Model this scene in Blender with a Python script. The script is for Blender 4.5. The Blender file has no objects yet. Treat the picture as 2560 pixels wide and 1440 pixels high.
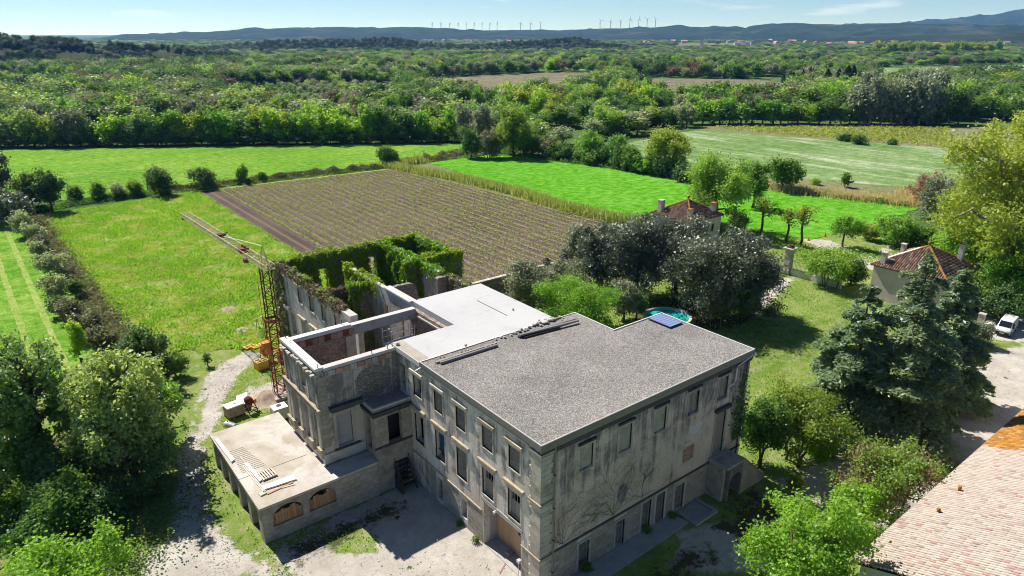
import bpy, math, random
import numpy as np
from mathutils import Vector, Matrix, noise as mnoise

# ------------------------------------------------------------------ camera
# World frame: x runs along the mansion's shaded front, y along its sunlit side,
# origin at the mansion's nearest corner on the ground, z up, metres.
scene = bpy.context.scene
CAM = (-23.833, -27.614, 36.0)
PITCH = math.radians(20.4087)
YAW = math.radians(-37.9)
cam_data = bpy.data.cameras.new('camera')
cam_data.lens = 24.0
cam_data.sensor_width = 36.0
cam_data.clip_start = 0.5
cam_data.clip_end = 60000.0
cam = bpy.data.objects.new('camera', cam_data)
scene.collection.objects.link(cam)
cam.location = CAM
cam.rotation_euler = (math.radians(90) - PITCH, 0, YAW)
scene.camera = cam

# ------------------------------------------------------------------ sky and sun
SUN_EL = math.radians(50.5)
SUN_AZ = math.atan2(-0.145, 0.99)
world = bpy.data.worlds.new('World')
scene.world = world
world.use_nodes = True
wn = world.node_tree.nodes
wl = world.node_tree.links
wn.clear()
w_out = wn.new('ShaderNodeOutputWorld')
w_bg = wn.new('ShaderNodeBackground')
w_sky = wn.new('ShaderNodeTexSky')
w_sky.sky_type = 'NISHITA'
w_sky.sun_disc = False
w_sky.sun_elevation = SUN_EL
w_sky.sun_rotation = SUN_AZ
w_sky.altitude = 60
w_sky.air_density = 0.5
w_sky.dust_density = 0.0
w_sky.ozone_density = 3.0
w_bg.inputs['Strength'].default_value = 0.074
w_tint = wn.new('ShaderNodeMixRGB')
w_tint.blend_type = 'MULTIPLY'
w_tint.inputs[0].default_value = 1.0
w_tint.inputs[2].default_value = (0.97, 1.02, 1.05, 1)
wl.new(w_sky.outputs[0], w_tint.inputs[1])
# thin fair-weather clouds low over the horizon, all round
w_tc = wn.new('ShaderNodeTexCoord')
w_mp = wn.new('ShaderNodeMapping')
w_mp.inputs['Scale'].default_value = (5.0, 5.0, 34.0)
w_no = wn.new('ShaderNodeTexNoise')
w_no.inputs['Scale'].default_value = 1.6
w_no.inputs['Detail'].default_value = 7
w_cr = wn.new('ShaderNodeMapRange')
w_cr.inputs['From Min'].default_value = 0.6
w_cr.inputs['From Max'].default_value = 0.78
w_cr.inputs['To Max'].default_value = 0.4
w_mix = wn.new('ShaderNodeMixRGB')
w_mix.inputs[2].default_value = (11.5, 12.3, 13.0, 1)
wl.new(w_tc.outputs['Generated'], w_mp.inputs['Vector'])
wl.new(w_mp.outputs[0], w_no.inputs['Vector'])
wl.new(w_no.outputs['Fac'], w_cr.inputs['Value'])
wl.new(w_cr.outputs[0], w_mix.inputs[0])
wl.new(w_tint.outputs[0], w_mix.inputs[1])
wl.new(w_mix.outputs[0], w_bg.inputs['Color'])
wl.new(w_bg.outputs[0], w_out.inputs['Surface'])

sun_data = bpy.data.lights.new('sun', 'SUN')
sun_data.energy = 5.0
sun_data.angle = math.radians(0.53)
sun_data.color = (1.0, 0.955, 0.88)
sun = bpy.data.objects.new('sun', sun_data)
scene.collection.objects.link(sun)
sdir = Vector((math.sin(SUN_AZ) * math.cos(SUN_EL), math.cos(SUN_AZ) * math.cos(SUN_EL), math.sin(SUN_EL)))
sun.rotation_euler = sdir.to_track_quat('Z', 'Y').to_euler()
sun.location = (0, 60, 80)

vs = scene.view_settings
vs.view_transform = 'Standard'
vs.look = 'None'
vs.exposure = 0.62
vs.gamma = 1.0
vs.use_curve_mapping = False
scene.cycles.max_bounces = 6
scene.cycles.diffuse_bounces = 2
scene.cycles.glossy_bounces = 2
scene.cycles.transmission_bounces = 4
scene.cycles.transparent_max_bounces = 8
scene.cycles.volume_bounces = 0
scene.cycles.filter_width = 1.0

# ------------------------------------------------------------------ survey helpers
# positions were surveyed from the photograph: a sight line is cut with a real plane
FPX = 2560 * 24 / 36
_c, _s = math.cos(PITCH), math.sin(PITCH)
_cy, _sy = math.cos(YAW), math.sin(YAW)
def ray(px, py):
    x = (px - 1280) / FPX
    z = -(py - 720) / FPX
    X, Y, Z = x, _c + _s * z, -_s + _c * z
    return (X * _cy - Y * _sy, X * _sy + Y * _cy, Z)
def G(px, py, z=0.0):
    r = ray(px, py)
    t = (z - CAM[2]) / r[2]
    return (CAM[0] + r[0] * t, CAM[1] + r[1] * t)
def project(P):
    """world points (N,3) -> photo pixels and depth"""
    P = np.asarray(P, float)
    dx, dy, dz = P[:, 0] - CAM[0], P[:, 1] - CAM[1], P[:, 2] - CAM[2]
    X = dx * _cy + dy * _sy
    Y = -dx * _sy + dy * _cy
    d = Y * _c - dz * _s
    u = Y * _s + dz * _c
    d = np.where(np.abs(d) < 1e-3, 1e-3, d)
    return 1280 + FPX * X / d, 720 - FPX * u / d, d
def height_at(base, top_y):
    x, y = G(*base)
    r = ray(base[0], top_y)
    d = math.hypot(x - CAM[0], y - CAM[1])
    return CAM[2] + r[2] * d / math.hypot(r[0], r[1])
def dist_to(x, y):
    return math.hypot(x - CAM[0], y - CAM[1])
def in_poly(x, y, poly):
    x = np.asarray(x, float); y = np.asarray(y, float)
    inside = np.zeros(x.shape, bool)
    n = len(poly); j = n - 1
    for i in range(n):
        xi, yi = poly[i]; xj, yj = poly[j]
        if yi != yj:
            c = ((yi > y) != (yj > y)) & (x < (xj - xi) * (y - yi) / (yj - yi) + xi)
            inside ^= c
        j = i
    return inside
def poly_dist(x, y, poly):
    """signed distance, positive inside"""
    x = np.asarray(x, float); y = np.asarray(y, float)
    d = np.full(x.shape, 1e9)
    n = len(poly)
    for i in range(n):
        ax, ay = poly[i]; bx, by = poly[(i + 1) % n]
        vx, vy = bx - ax, by - ay
        L2 = vx * vx + vy * vy + 1e-9
        t = np.clip(((x - ax) * vx + (y - ay) * vy) / L2, 0, 1)
        d = np.minimum(d, np.hypot(x - ax - t * vx, y - ay - t * vy))
    return np.where(in_poly(x, y, poly), d, -d)

# ------------------------------------------------------------------ object helpers
COL = scene.collection
def link(o, parent=None):
    COL.objects.link(o)
    if parent is not None:
        o.parent = parent
    return o
def tag(o, label=None, cat=None, group=None, kind=None):
    if label: o['label'] = label
    if cat: o['category'] = cat
    if group: o['group'] = group
    if kind: o['kind'] = kind
    return o
def thing(name, label, cat, loc=(0, 0, 0), rz=0.0, group=None):
    o = bpy.data.objects.new(name, None)
    o.empty_display_size = 0.2
    o.location = loc
    o.rotation_euler = (0, 0, rz)
    link(o)
    return tag(o, label, cat, group)
def copy_tree(o, parent=None):
    c = o.copy()
    COL.objects.link(c)
    c.parent = parent
    for ch in o.children:
        if ch is not c:
            copy_tree(ch, c)
    return c
class MB:
    """collects faces for one mesh"""
    def __init__(self):
        self.v = []; self.f = []; self.m = []
    def quad(self, a, b, c, d, m=0):
        n = len(self.v); self.v += [tuple(a), tuple(b), tuple(c), tuple(d)]
        self.f.append((n, n + 1, n + 2, n + 3)); self.m.append(m)
    def poly(self, pts, m=0):
        n = len(self.v); self.v += [tuple(p) for p in pts]
        self.f.append(tuple(range(n, n + len(pts)))); self.m.append(m)
    def box(self, x0, x1, y0, y1, z0, z1, m=0, skip=''):
        n = len(self.v)
        self.v += [(x0, y0, z0), (x1, y0, z0), (x1, y1, z0), (x0, y1, z0), (x0, y0, z1), (x1, y0, z1), (x1, y1, z1), (x0, y1, z1)]
        F = dict(b=(0, 3, 2, 1), t=(4, 5, 6, 7), s=(0, 1, 5, 4), e=(1, 2, 6, 5), n=(2, 3, 7, 6), w=(3, 0, 4, 7))
        for k, q in F.items():
            if k not in skip:
                self.f.append(tuple(n + i for i in q)); self.m.append(m)
        return self
    def obox(self, c, ax, ay, az, m=0):
        """box from centre and three half-axis vectors"""
        c, ax, ay, az = Vector(c), Vector(ax), Vector(ay), Vector(az)
        n = len(self.v)
        for s in ((-1, -1, -1), (1, -1, -1), (1, 1, -1), (-1, 1, -1), (-1, -1, 1), (1, -1, 1), (1, 1, 1), (-1, 1, 1)):
            self.v.append(tuple(c + ax * s[0] + ay * s[1] + az * s[2]))
        for q in ((0, 3, 2, 1), (4, 5, 6, 7), (0, 1, 5, 4), (1, 2, 6, 5), (2, 3, 7, 6), (3, 0, 4, 7)):
            self.f.append(tuple(n + i for i in q)); self.m.append(m)
        return self
    def bar(self, p, q, w, h=None, m=0):
        p, q = Vector(p), Vector(q)
        d = q - p; L = d.length
        if L < 1e-6: return self
        d /= L
        up = Vector((0, 0, 1)) if abs(d.z) < 0.95 else Vector((1, 0, 0))
        s = d.cross(up).normalized(); u = s.cross(d)
        return self.obox((p + q) / 2, d * L / 2, s * w / 2, u * (h or w) / 2, m)
    def tube(self, pts, rad, n=8, m=0, cap=True):
        pts = [Vector(p) for p in pts]
        if not hasattr(rad, '__len__'): rad = [rad] * len(pts)
        rings = []
        for i, p in enumerate(pts):
            d = (pts[min(i + 1, len(pts) - 1)] - pts[max(i - 1, 0)])
            d = d.normalized() if d.length > 1e-9 else Vector((0, 0, 1))
            up = Vector((0, 0, 1)) if abs(d.z) < 0.95 else Vector((1, 0, 0))
            s = d.cross(up).normalized(); u = s.cross(d)
            st = len(self.v)
            for k in range(n):
                a = 2 * math.pi * k / n
                self.v.append(tuple(p + (s * math.cos(a) + u * math.sin(a)) * rad[i]))
            rings.append(st)
        for i in range(len(pts) - 1):
            for k in range(n):
                k2 = (k + 1) % n
                self.f.append((rings[i] + k, rings[i] + k2, rings[i + 1] + k2, rings[i + 1] + k)); self.m.append(m)
        if cap:
            self.f.append(tuple(rings[0] + k for k in reversed(range(n)))); self.m.append(m)
            self.f.append(tuple(rings[-1] + k for k in range(n))); self.m.append(m)
        return self
    def lathe(self, prof, c=(0, 0, 0), n=20, m=0):
        c = Vector(c); st = len(self.v)
        for (r, z) in prof:
            for k in range(n):
                a = 2 * math.pi * k / n
                self.v.append((c.x + r * math.cos(a), c.y + r * math.sin(a), c.z + z))
        for i in range(len(prof) - 1):
            for k in range(n):
                k2 = (k + 1) % n
                self.f.append((st + i * n + k, st + i * n + k2, st + (i + 1) * n + k2, st + (i + 1) * n + k)); self.m.append(m)
        return self
    def mesh(self, name, mats, smooth=False):
        me = bpy.data.meshes.new(name)
        me.from_pydata(self.v, [], self.f)
        if not isinstance(mats, (list, tuple)): mats = [mats]
        for mt in mats: me.materials.append(mt)
        if len(mats) > 1:
            me.polygons.foreach_set('material_index', self.m)
        if smooth:
            me.polygons.foreach_set('use_smooth', [True] * len(me.polygons))
        me.update()
        return me
    def build(self, name, mats, parent=None, smooth=False, bevel=0.0):
        o = bpy.data.objects.new(name, self.mesh(name, mats, smooth))
        link(o, parent)
        if bevel:
            weld(o.data)
            b = o.modifiers.new('bevel', 'BEVEL'); b.width = bevel; b.segments = 1; b.limit_method = 'ANGLE'
        return o
def weld(me):
    import bmesh
    bm = bmesh.new(); bm.from_mesh(me)
    bmesh.ops.remove_doubles(bm, verts=bm.verts, dist=0.0005)
    bm.to_mesh(me); bm.free()
def np_mesh(name, V, F, mat, attrs=None, smooth=False, kind='FACE'):
    """V (n,3), F (m,k) uniform polygons, numpy"""
    me = bpy.data.meshes.new(name)
    V = np.ascontiguousarray(V, np.float32); F = np.ascontiguousarray(F, np.int32)
    k = F.shape[1]
    me.vertices.add(len(V)); me.vertices.foreach_set('co', V.ravel())
    me.loops.add(F.size); me.loops.foreach_set('vertex_index', F.ravel())
    me.polygons.add(len(F))
    me.polygons.foreach_set('loop_start', np.arange(0, F.size, k, dtype=np.int32))
    me.update(calc_edges=True)
    if attrs:
        for an, arr in attrs.items():
            at = me.attributes.new(an, 'FLOAT', kind)
            at.data.foreach_set('value', np.ascontiguousarray(arr, np.float32))
    if smooth:
        me.polygons.foreach_set('use_smooth', np.ones(len(F), bool))
    for mt in (mat if isinstance(mat, (list, tuple)) else [mat]):
        me.materials.append(mt)
    return me

# ------------------------------------------------------------------ material helpers
class NT:
    def __init__(self, name):
        self.mat = bpy.data.materials.new(name)
        self.mat.use_nodes = True
        self.t = self.mat.node_tree
        self.t.nodes.clear()
        self.out = self.t.nodes.new('ShaderNodeOutputMaterial')
        self._tc = None
    def n(self, typ, **kw):
        nd = self.t.nodes.new('ShaderNode' + typ)
        for k, v in kw.items(): setattr(nd, k, v)
        return nd
    def l(self, a, b): self.t.links.new(a, b)
    def set(self, sock, v):
        if hasattr(v, 'is_linked') or hasattr(v, 'node'): self.l(v, sock)
        elif isinstance(v, (tuple, list)) and sock.type == 'RGBA': sock.default_value = (*v[:3], 1)
        else: sock.default_value = v
    def coord(self, scale=None):
        if self._tc is None: self._tc = self.n('TexCoord')
        s = self._tc.outputs['Object']
        if scale is None: return s
        mp = self.n('Mapping')
        mp.inputs['Scale'].default_value = scale if hasattr(scale, '__len__') else (scale,) * 3
        self.l(s, mp.inputs['Vector']); return mp.outputs[0]
    def noise(self, scale, detail=4, rough=0.55, vec=None, dist=0.0):
        nd = self.n('TexNoise')
        nd.inputs['Scale'].default_value = scale; nd.inputs['Detail'].default_value = detail
        nd.inputs['Roughness'].default_value = rough; nd.inputs['Distortion'].default_value = dist
        self.l(vec if vec is not None else self.coord(), nd.inputs['Vector'])
        return nd.outputs['Fac']
    def voro(self, scale, vec=None, feature='F1', out='Distance', rnd=1.0):
        nd = self.n('TexVoronoi', feature=feature)
        nd.inputs['Scale'].default_value = scale; nd.inputs['Randomness'].default_value = rnd
        self.l(vec if vec is not None else self.coord(), nd.inputs['Vector'])
        return nd.outputs[out]
    def ramp(self, fac, lo, hi, a=0.0, b=1.0):
        nd = self.n('MapRange')
        nd.inputs['From Min'].default_value = lo; nd.inputs['From Max'].default_value = hi
        nd.inputs['To Min'].default_value = a; nd.inputs['To Max'].default_value = b
        self.l(fac, nd.inputs['Value']); return nd.outputs[0]
    def mix(self, fac, a, b, mode='MIX'):
        nd = self.n('MixRGB', blend_type=mode)
        self.set(nd.inputs[0], fac); self.set(nd.inputs[1], a); self.set(nd.inputs[2], b)
        return nd.outputs[0]
    def math(self, op, a, b=0.0, clamp=False):
        nd = self.n('Math', operation=op, use_clamp=clamp)
        self.set(nd.inputs[0], a); self.set(nd.inputs[1], b); return nd.outputs[0]
    def attr(self, name):
        nd = self.n('Attribute', attribute_name=name); return nd.outputs['Fac']
    def objrand(self):
        return self.n('ObjectInfo').outputs['Random']
    def sep(self):
        nd = self.n('SeparateXYZ'); self.l(self.coord(), nd.inputs[0]); return nd.outputs
    def hsv(self, col, h=0.5, s=1.0, v=1.0):
        nd = self.n('HueSaturation')
        self.set(nd.inputs['Hue'], h); self.set(nd.inputs['Saturation'], s); self.set(nd.inputs['Value'], v)
        self.set(nd.inputs['Color'], col); return nd.outputs[0]
    def bump(self, height, strength=0.5, dist=0.05):
        nd = self.n('Bump')
        nd.inputs['Strength'].default_value = strength; nd.inputs['Distance'].default_value = dist
        self.l(height, nd.inputs['Height']); return nd.outputs[0]
    def pbr(self, col, rough=0.85, metal=0.0, normal=None, spec=0.3, **kw):
        nd = self.n('BsdfPrincipled')
        self.set(nd.inputs['Base Color'], col); self.set(nd.inputs['Roughness'], rough)
        nd.inputs['Metallic'].default_value = metal
        nd.inputs['Specular IOR Level'].default_value = spec
        for k, v in kw.items(): self.set(nd.inputs[k], v)
        if normal is not None: self.l(normal, nd.inputs['Normal'])
        self.l(nd.outputs[0], self.out.inputs['Surface'])
        return self.mat
M = {}
def simple(name, col, rough=0.8, metal=0.0, var=0.12, scale=3.0, bump=0.0, spec=0.3):
    t = NT(name)
    c = t.hsv(col, 0.5, 1.0, t.ramp(t.noise(scale, 5), 0.3, 0.7, 1 - var, 1 + var))
    c = t.hsv(c, 0.5, 1.0, t.ramp(t.objrand(), 0, 1, 1 - var, 1 + var))
    M[name] = t.pbr(c, rough, metal, t.bump(t.noise(scale * 6, 4), bump, 0.02) if bump else None, spec)
    return M[name]
LEAF_GAIN = 1.55
def leafmat(name, c1, c2, trans=0.38, gloss=0.05, var=0.16, hue=0.02, spec_rough=0.45):
    t = NT(name)
    c1 = tuple(min(.6, x * LEAF_GAIN) for x in c1); c2 = tuple(min(.7, x * LEAF_GAIN) for x in c2); trans = min(.6, trans + .14); gloss *= .35
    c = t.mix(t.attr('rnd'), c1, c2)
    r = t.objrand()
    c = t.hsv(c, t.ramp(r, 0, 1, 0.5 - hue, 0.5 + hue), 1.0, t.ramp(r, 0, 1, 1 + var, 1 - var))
    d = t.n('BsdfDiffuse'); tr = t.n('BsdfTranslucent'); gl = t.n('BsdfGlossy')
    t.l(c, d.inputs['Color'])
    t.l(t.mix(1.0, c, (1.25, 1.2, 0.55), 'MULTIPLY'), tr.inputs['Color'])
    gl.inputs['Roughness'].default_value = spec_rough
    gl.inputs['Color'].default_value = (0.9, 0.95, 1, 1)
    m1 = t.n('MixShader'); m1.inputs[0].default_value = trans
    t.l(d.outputs[0], m1.inputs[1]); t.l(tr.outputs[0], m1.inputs[2])
    m2 = t.n('MixShader'); m2.inputs[0].default_value = gloss
    t.l(m1.outputs[0], m2.inputs[1]); t.l(gl.outputs[0], m2.inputs[2])
    t.l(m2.outputs[0], t.out.inputs['Surface'])
    M[name] = t.mat
    return t.mat
# ------------------------------------------------------------------ materials
def grass_mat(name, base, alt, dry, dry_amt=0.35, scale=0.12, bump=0.6, fine=9.0, streak=None):
    t = NT(name)
    con = 1.0
    c = t.mix(t.ramp(t.noise(scale, 5, 0.62), 0.34, 0.66), base, alt)
    v = t.coord(streak) if streak else None
    c = t.mix(t.ramp(t.noise(scale * 2.7, 5, 0.65, v), 0.5, 0.72, 0, dry_amt), c, dry)
    f = t.noise(fine, 4, 0.7)
    c = t.hsv(c, 0.5, 1.0, t.ramp(f, 0.3, 0.7, 0.55, 1.42))
    f2 = t.noise(fine * 0.18, 4, 0.7)
    c = t.hsv(c, t.ramp(f2, 0.3, 0.7, 0.51, 0.48), t.ramp(f2, 0.3, 0.7, 1.05, 0.86), t.ramp(f2, 0.32, 0.68, 0.72, 1.24))
    h = t.math('ADD', t.noise(fine * 0.5, 5, 0.7), t.noise(fine * 0.12, 3))
    M[name] = t.pbr(c, 0.95, 0, t.bump(h, bump, 0.35), 0.0)
grass_mat('meadow', (0.15, 0.225, 0.022), (0.25, 0.32, 0.036), (0.34, 0.40, 0.14), 0.8, 0.06, 1.0, 5.0)
grass_mat('far_meadow', (0.095, 0.25, 0.018), (0.15, 0.31, 0.025), (0.26, 0.36, 0.07), 0.65, 0.03, 0.5, 3.0, (0.35, 1.0, 1.0))
grass_mat('crop', (0.075, 0.29, 0.008), (0.10, 0.34, 0.012), (0.16, 0.37, 0.05), 0.35, 0.03, 0.5, 3.0)
grass_mat('pale_field', (0.105, 0.215, 0.05), (0.19, 0.285, 0.11), (0.42, 0.47, 0.32), 1.0, 0.035, 0.5, 2.0, (1.4, 0.22, 1.0))
grass_mat('scrub', (0.055, 0.12, 0.03), (0.10, 0.16, 0.05), (0.20, 0.20, 0.09), 0.45, 0.02, 0.8, 1.5)
grass_mat('dry_field', (0.165, 0.145, 0.10), (0.20, 0.19, 0.115), (0.17, 0.20, 0.085), 0.5, 0.01, 0.4, 0.6)
grass_mat('rough_strip', (0.16, 0.19, 0.07), (0.22, 0.22, 0.11), (0.3, 0.24, 0.15), 0.6, 0.06, 0.7, 4.0)
grass_mat('verge', (0.22, 0.34, 0.06), (0.28, 0.37, 0.08), (0.37, 0.36, 0.17), 0.5, 0.1, 0.6, 5.0)

def soil_mat():
    t = NT('soil')
    n1 = t.noise(0.08, 5); n2 = t.noise(3.0, 6, 0.7)
    c = t.mix(t.ramp(n1, 0.35, 0.65), (0.085, 0.058, 0.047), (0.125, 0.09, 0.074))
    w = t.n('TexWave', wave_type='BANDS', bands_direction='X', wave_profile='SIN')
    w.inputs['Scale'].default_value = math.pi / 20
    w.inputs['Distortion'].default_value = 0.6; w.inputs['Detail'].default_value = 3; w.inputs['Detail Scale'].default_value = 1.5
    t.l(t.coord(), w.inputs['Vector'])
    c = t.mix(t.ramp(w.outputs['Fac'], 0.55, 0.95, 0, 0.55), c, (0.20, 0.175, 0.125))
    c = t.mix(t.ramp(t.noise(0.6, 5, 0.7), 0.58, 0.75, 0, 0.5), c, (0.13, 0.17, 0.05))
    c = t.hsv(c, 0.5, 1.0, t.ramp(n2, 0.3, 0.7, 0.65, 1.3))
    M['soil'] = t.pbr(c, 0.95, 0, t.bump(t.math('ADD', n2, w.outputs['Fac']), 0.8, 0.2), 0.1)
soil_mat()

def yard_mat():
    """grass and gravel mixed by surveyed cover values stored on the sheet"""
    t = NT('yard')
    g = t.mix(t.ramp(t.noise(0.25, 5, 0.65), 0.35, 0.65), (0.13, 0.205, 0.035), (0.225, 0.29, 0.075))
    g = t.mix(t.ramp(t.noise(0.8, 5, 0.7), 0.48, 0.68, 0, 0.75), g, (0.36, 0.33, 0.20))
    fine = t.noise(11, 4, 0.75)
    g = t.hsv(g, 0.5, 1, t.ramp(fine, 0.3, 0.7, 0.6, 1.35))
    s = t.mix(t.ramp(t.noise(0.35, 6, 0.65), 0.35, 0.68), (0.40, 0.365, 0.32), (0.56, 0.525, 0.475))
    s = t.mix(t.ramp(t.noise(1.6, 6, 0.7), 0.5, 0.75, 0, 0.5), s, (0.24, 0.20, 0.16))
    s = t.hsv(s, 0.5, 1, t.ramp(t.noise(26, 4, 0.8), 0.3, 0.7, 0.72, 1.22))
    n = t.math('MULTIPLY', t.math('SUBTRACT', t.noise(0.7, 7, 0.78), 0.5), 3.0)
    fac = t.ramp(t.math('ADD', t.attr('gravel'), n), 0.12, 0.42)
    c = t.mix(fac, g, s)
    e = t.ramp(t.math('ADD', t.attr('earth'), n), 0.35, 0.7)
    d = t.mix(t.ramp(t.noise(0.7, 6, 0.7), 0.35, 0.7), (0.10, 0.075, 0.055), (0.07, 0.09, 0.035))
    d = t.hsv(d, 0.5, 1, t.ramp(fine, 0.3, 0.7, 0.7, 1.3))
    c = t.mix(e, c, d)
    h = t.math('ADD', t.noise(7, 6, 0.75), t.math('MULTIPLY', t.noise(30, 3), 0.5))
    M['yard'] = t.pbr(c, 0.95, 0, t.bump(h, 0.6, 0.12), 0.0)
yard_mat()

def plaster_mat(name, light, warm, dark, stain=0.55, lo=0.45, hi=0.62, top_stain=0.0, ztop=11.5, yellow=0.0):
    """old lime plaster with lichen and rain streaks"""
    t = NT(name)
    c = t.mix(t.ramp(t.noise(0.45, 6, 0.6), 0.38, 0.64), light, warm)
    streak = t.noise(1.0, 6, 0.66, t.coord((1.7, 1.7, 0.11)), 0.3)
    blot = t.noise(0.33, 7, 0.72, None, 0.8)
    z = t.sep()['Z']
    s = t.math('ADD', t.math('MULTIPLY', streak, 0.5), t.math('MULTIPLY', blot, 0.5))
    if top_stain:
        s = t.math('ADD', s, t.ramp(z, ztop - 7.5, ztop, -top_stain, top_stain))
    c = t.mix(t.ramp(s, lo, hi, 0, stain), c, dark)
    if yellow:
        c = t.mix(t.math('MULTIPLY', t.ramp(t.noise(0.7, 5, 0.6), 0.5, 0.7), t.ramp(z, 3.0, 6.0, yellow, 0)), c, (0.30, 0.25, 0.13))
    f = t.noise(6, 6, 0.75)
    c = t.hsv(c, 0.5, 1, t.ramp(f, 0.3, 0.7, 0.78, 1.2))
    # bare patches where plaster fell off
    chip = t.ramp(t.noise(0.9, 5, 0.55, None, 0.8), 0.645, 0.665)
    c = t.mix(t.math('MULTIPLY', chip, 0.6), c, (0.40, 0.37, 0.32))
    h = t.math('SUBTRACT', t.math('ADD', f, t.math('MULTIPLY', t.noise(24, 4), 0.4)), chip)
    M[name] = t.pbr(c, 0.92, 0, t.bump(h, 0.5, 0.03), 0.15)
plaster_mat('plaster_side', (0.66, 0.62, 0.585), (0.56, 0.485, 0.40), (0.165, 0.152, 0.165), 0.85, 0.49, 0.58, 0.03, 11.5, 0.15)
plaster_mat('plaster_front', (0.66, 0.55, 0.485), (0.55, 0.45, 0.355), (0.16, 0.134, 0.142), 0.88, 0.49, 0.60, 0.085, 11.5, 0.7)
plaster_mat('plaster_tower', (0.55, 0.485, 0.435), (0.46, 0.39, 0.335), (0.14, 0.128, 0.13), 0.85, 0.47, 0.58, 0.05, 11.5)
plaster_mat('plaster_ruin', (0.58, 0.565, 0.54), (0.50, 0.46, 0.40), (0.20, 0.20, 0.21), 0.7, 0.5, 0.62)
plaster_mat('plaster_pale', (0.62, 0.60, 0.58), (0.58, 0.55, 0.52), (0.42, 0.40, 0.38), 0.4, 0.5, 0.65)
plaster_mat('dirty_concrete', (0.40, 0.37, 0.32), (0.34, 0.30, 0.245), (0.27, 0.24, 0.20), 0.6, 0.52, 0.64)

def stone_mat(name, a, b, dark, joint=False, var=0.16, sc=2.0):
    t = NT(name)
    c = t.mix(t.ramp(t.noise(sc, 6, 0.65), 0.35, 0.65), a, b)
    c = t.mix(t.ramp(t.noise(sc * 0.5, 6, 0.65, None, 0.5), 0.5, 0.66, 0, 0.55), c, dark)
    c = t.hsv(c, 0.5, 1, t.ramp(t.objrand(), 0, 1, 1 - var, 1 + var))
    f = t.noise(18, 6, 0.75)
    c = t.hsv(c, 0.5, 1, t.ramp(f, 0.3, 0.7, 0.82, 1.16))
    M[name] = t.pbr(c, 0.9, 0, t.bump(f, 0.45, 0.03), 0.15)
stone_mat('limestone', (0.50, 0.455, 0.38), (0.42, 0.38, 0.31), (0.20, 0.19, 0.18))
stone_mat('limestone_warm', (0.45, 0.385, 0.29), (0.37, 0.305, 0.215), (0.2, 0.175, 0.145))
stone_mat('limestone_pale', (0.48, 0.45, 0.40), (0.42, 0.38, 0.33), (0.25, 0.225, 0.2))
stone_mat('ashlar', (0.40, 0.36, 0.305), (0.32, 0.28, 0.23), (0.14, 0.125, 0.115))
stone_mat('black_stone', (0.075, 0.072, 0.07), (0.11, 0.105, 0.10), (0.035, 0.035, 0.036))
stone_mat('white_coping', (0.60, 0.58, 0.555), (0.52, 0.49, 0.465), (0.5, 0.47, 0.44))
stone_mat('concrete', (0.47, 0.455, 0.43), (0.40, 0.385, 0.36), (0.25, 0.24, 0.23))
stone_mat('brick_rose', (0.42, 0.22, 0.16), (0.47, 0.30, 0.24), (0.28, 0.18, 0.15), var=0.25, sc=5)
stone_mat('fresh_mortar', (0.29, 0.28, 0.28), (0.34, 0.33, 0.33), (0.2, 0.19, 0.19))

def rubble_mat(name, tint, sc=3.2, grey=0.0):
    t = NT(name)
    vec = t.n('Mapping'); vec.inputs['Scale'].default_value = (1, 1, 1.5); t.l(t.coord(), vec.inputs['Vector'])
    dn = t.n('TexNoise'); dn.inputs['Scale'].default_value = 1.3; t.l(vec.outputs[0], dn.inputs['Vector'])
    add = t.n('MixRGB', blend_type='ADD'); add.inputs[0].default_value = 0.25
    t.l(vec.outputs[0], add.inputs[1]); t.l(dn.outputs['Color'], add.inputs[2])
    edge = t.voro(sc, add.outputs[0], 'DISTANCE_TO_EDGE')
    cell = t.n('TexVoronoi'); cell.inputs['Scale'].default_value = sc; t.l(add.outputs[0], cell.inputs['Vector'])
    sepc = t.n('SeparateXYZ'); t.l(cell.outputs['Color'], sepc.inputs[0])
    c = t.mix(sepc.outputs['X'], tuple(x * 0.72 for x in tint), tuple(min(x * 1.28, .8) for x in tint))
    c = t.mix(t.ramp(sepc.outputs['Y'], 0.7, 1.0, 0, 0.5), c, (0.42, 0.27, 0.2))
    c = t.mix(t.ramp(edge, 0.02, 0.07), (tint[0] * .62, tint[1] * .58, tint[2] * .54), c)
    c = t.mix(t.ramp(t.noise(0.5, 6, .65), 0.5, 0.68, 0, 0.6), c, (0.16, 0.145, 0.14))
    h = t.math('ADD', t.ramp(edge, 0, 0.16), t.math('MULTIPLY', t.noise(14, 5), 0.35))
    M[name] = t.pbr(c, 0.93, 0, t.bump(h, 0.9, 0.06), 0.1)
rubble_mat('rubble', (0.40, 0.325, 0.275))
rubble_mat('rubble_grey', (0.27, 0.255, 0.24), 4.0)
rubble_mat('blind_infill', (0.30, 0.29, 0.275), 6.0)

def gravel_roof_mat():
    t = NT('gravel_roof')
    cell = t.n('TexVoronoi'); cell.inputs['Scale'].default_value = 15; t.l(t.coord(), cell.inputs['Vector'])
    sx = t.n('SeparateXYZ'); t.l(cell.outputs['Color'], sx.inputs[0])
    c = t.mix(sx.outputs['X'], (0.16, 0.15, 0.138), (0.47, 0.45, 0.42))
    c = t.mix(t.ramp(sx.outputs['Y'], 0.8, 1.0, 0, 0.5), c, (0.28, 0.23, 0.2))
    c = t.mix(t.ramp(cell.outputs['Distance'], 0.3, 0.75, 0, 0.65), c, (0.075, 0.07, 0.07))
    c = t.hsv(c, 0.5, 1, t.ramp(t.noise(0.22, 6, .7), 0.3, 0.7, 0.8, 1.2))
    c = t.mix(t.ramp(t.noise(0.5, 5, .7, None, 1.0), 0.6, 0.75, 0, 0.35), c, (0.16, 0.15, 0.12))
    M['gravel_roof'] = t.pbr(c, 0.95, 0, t.bump(cell.outputs['Distance'], 0.7, -0.05), 0.1)
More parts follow.
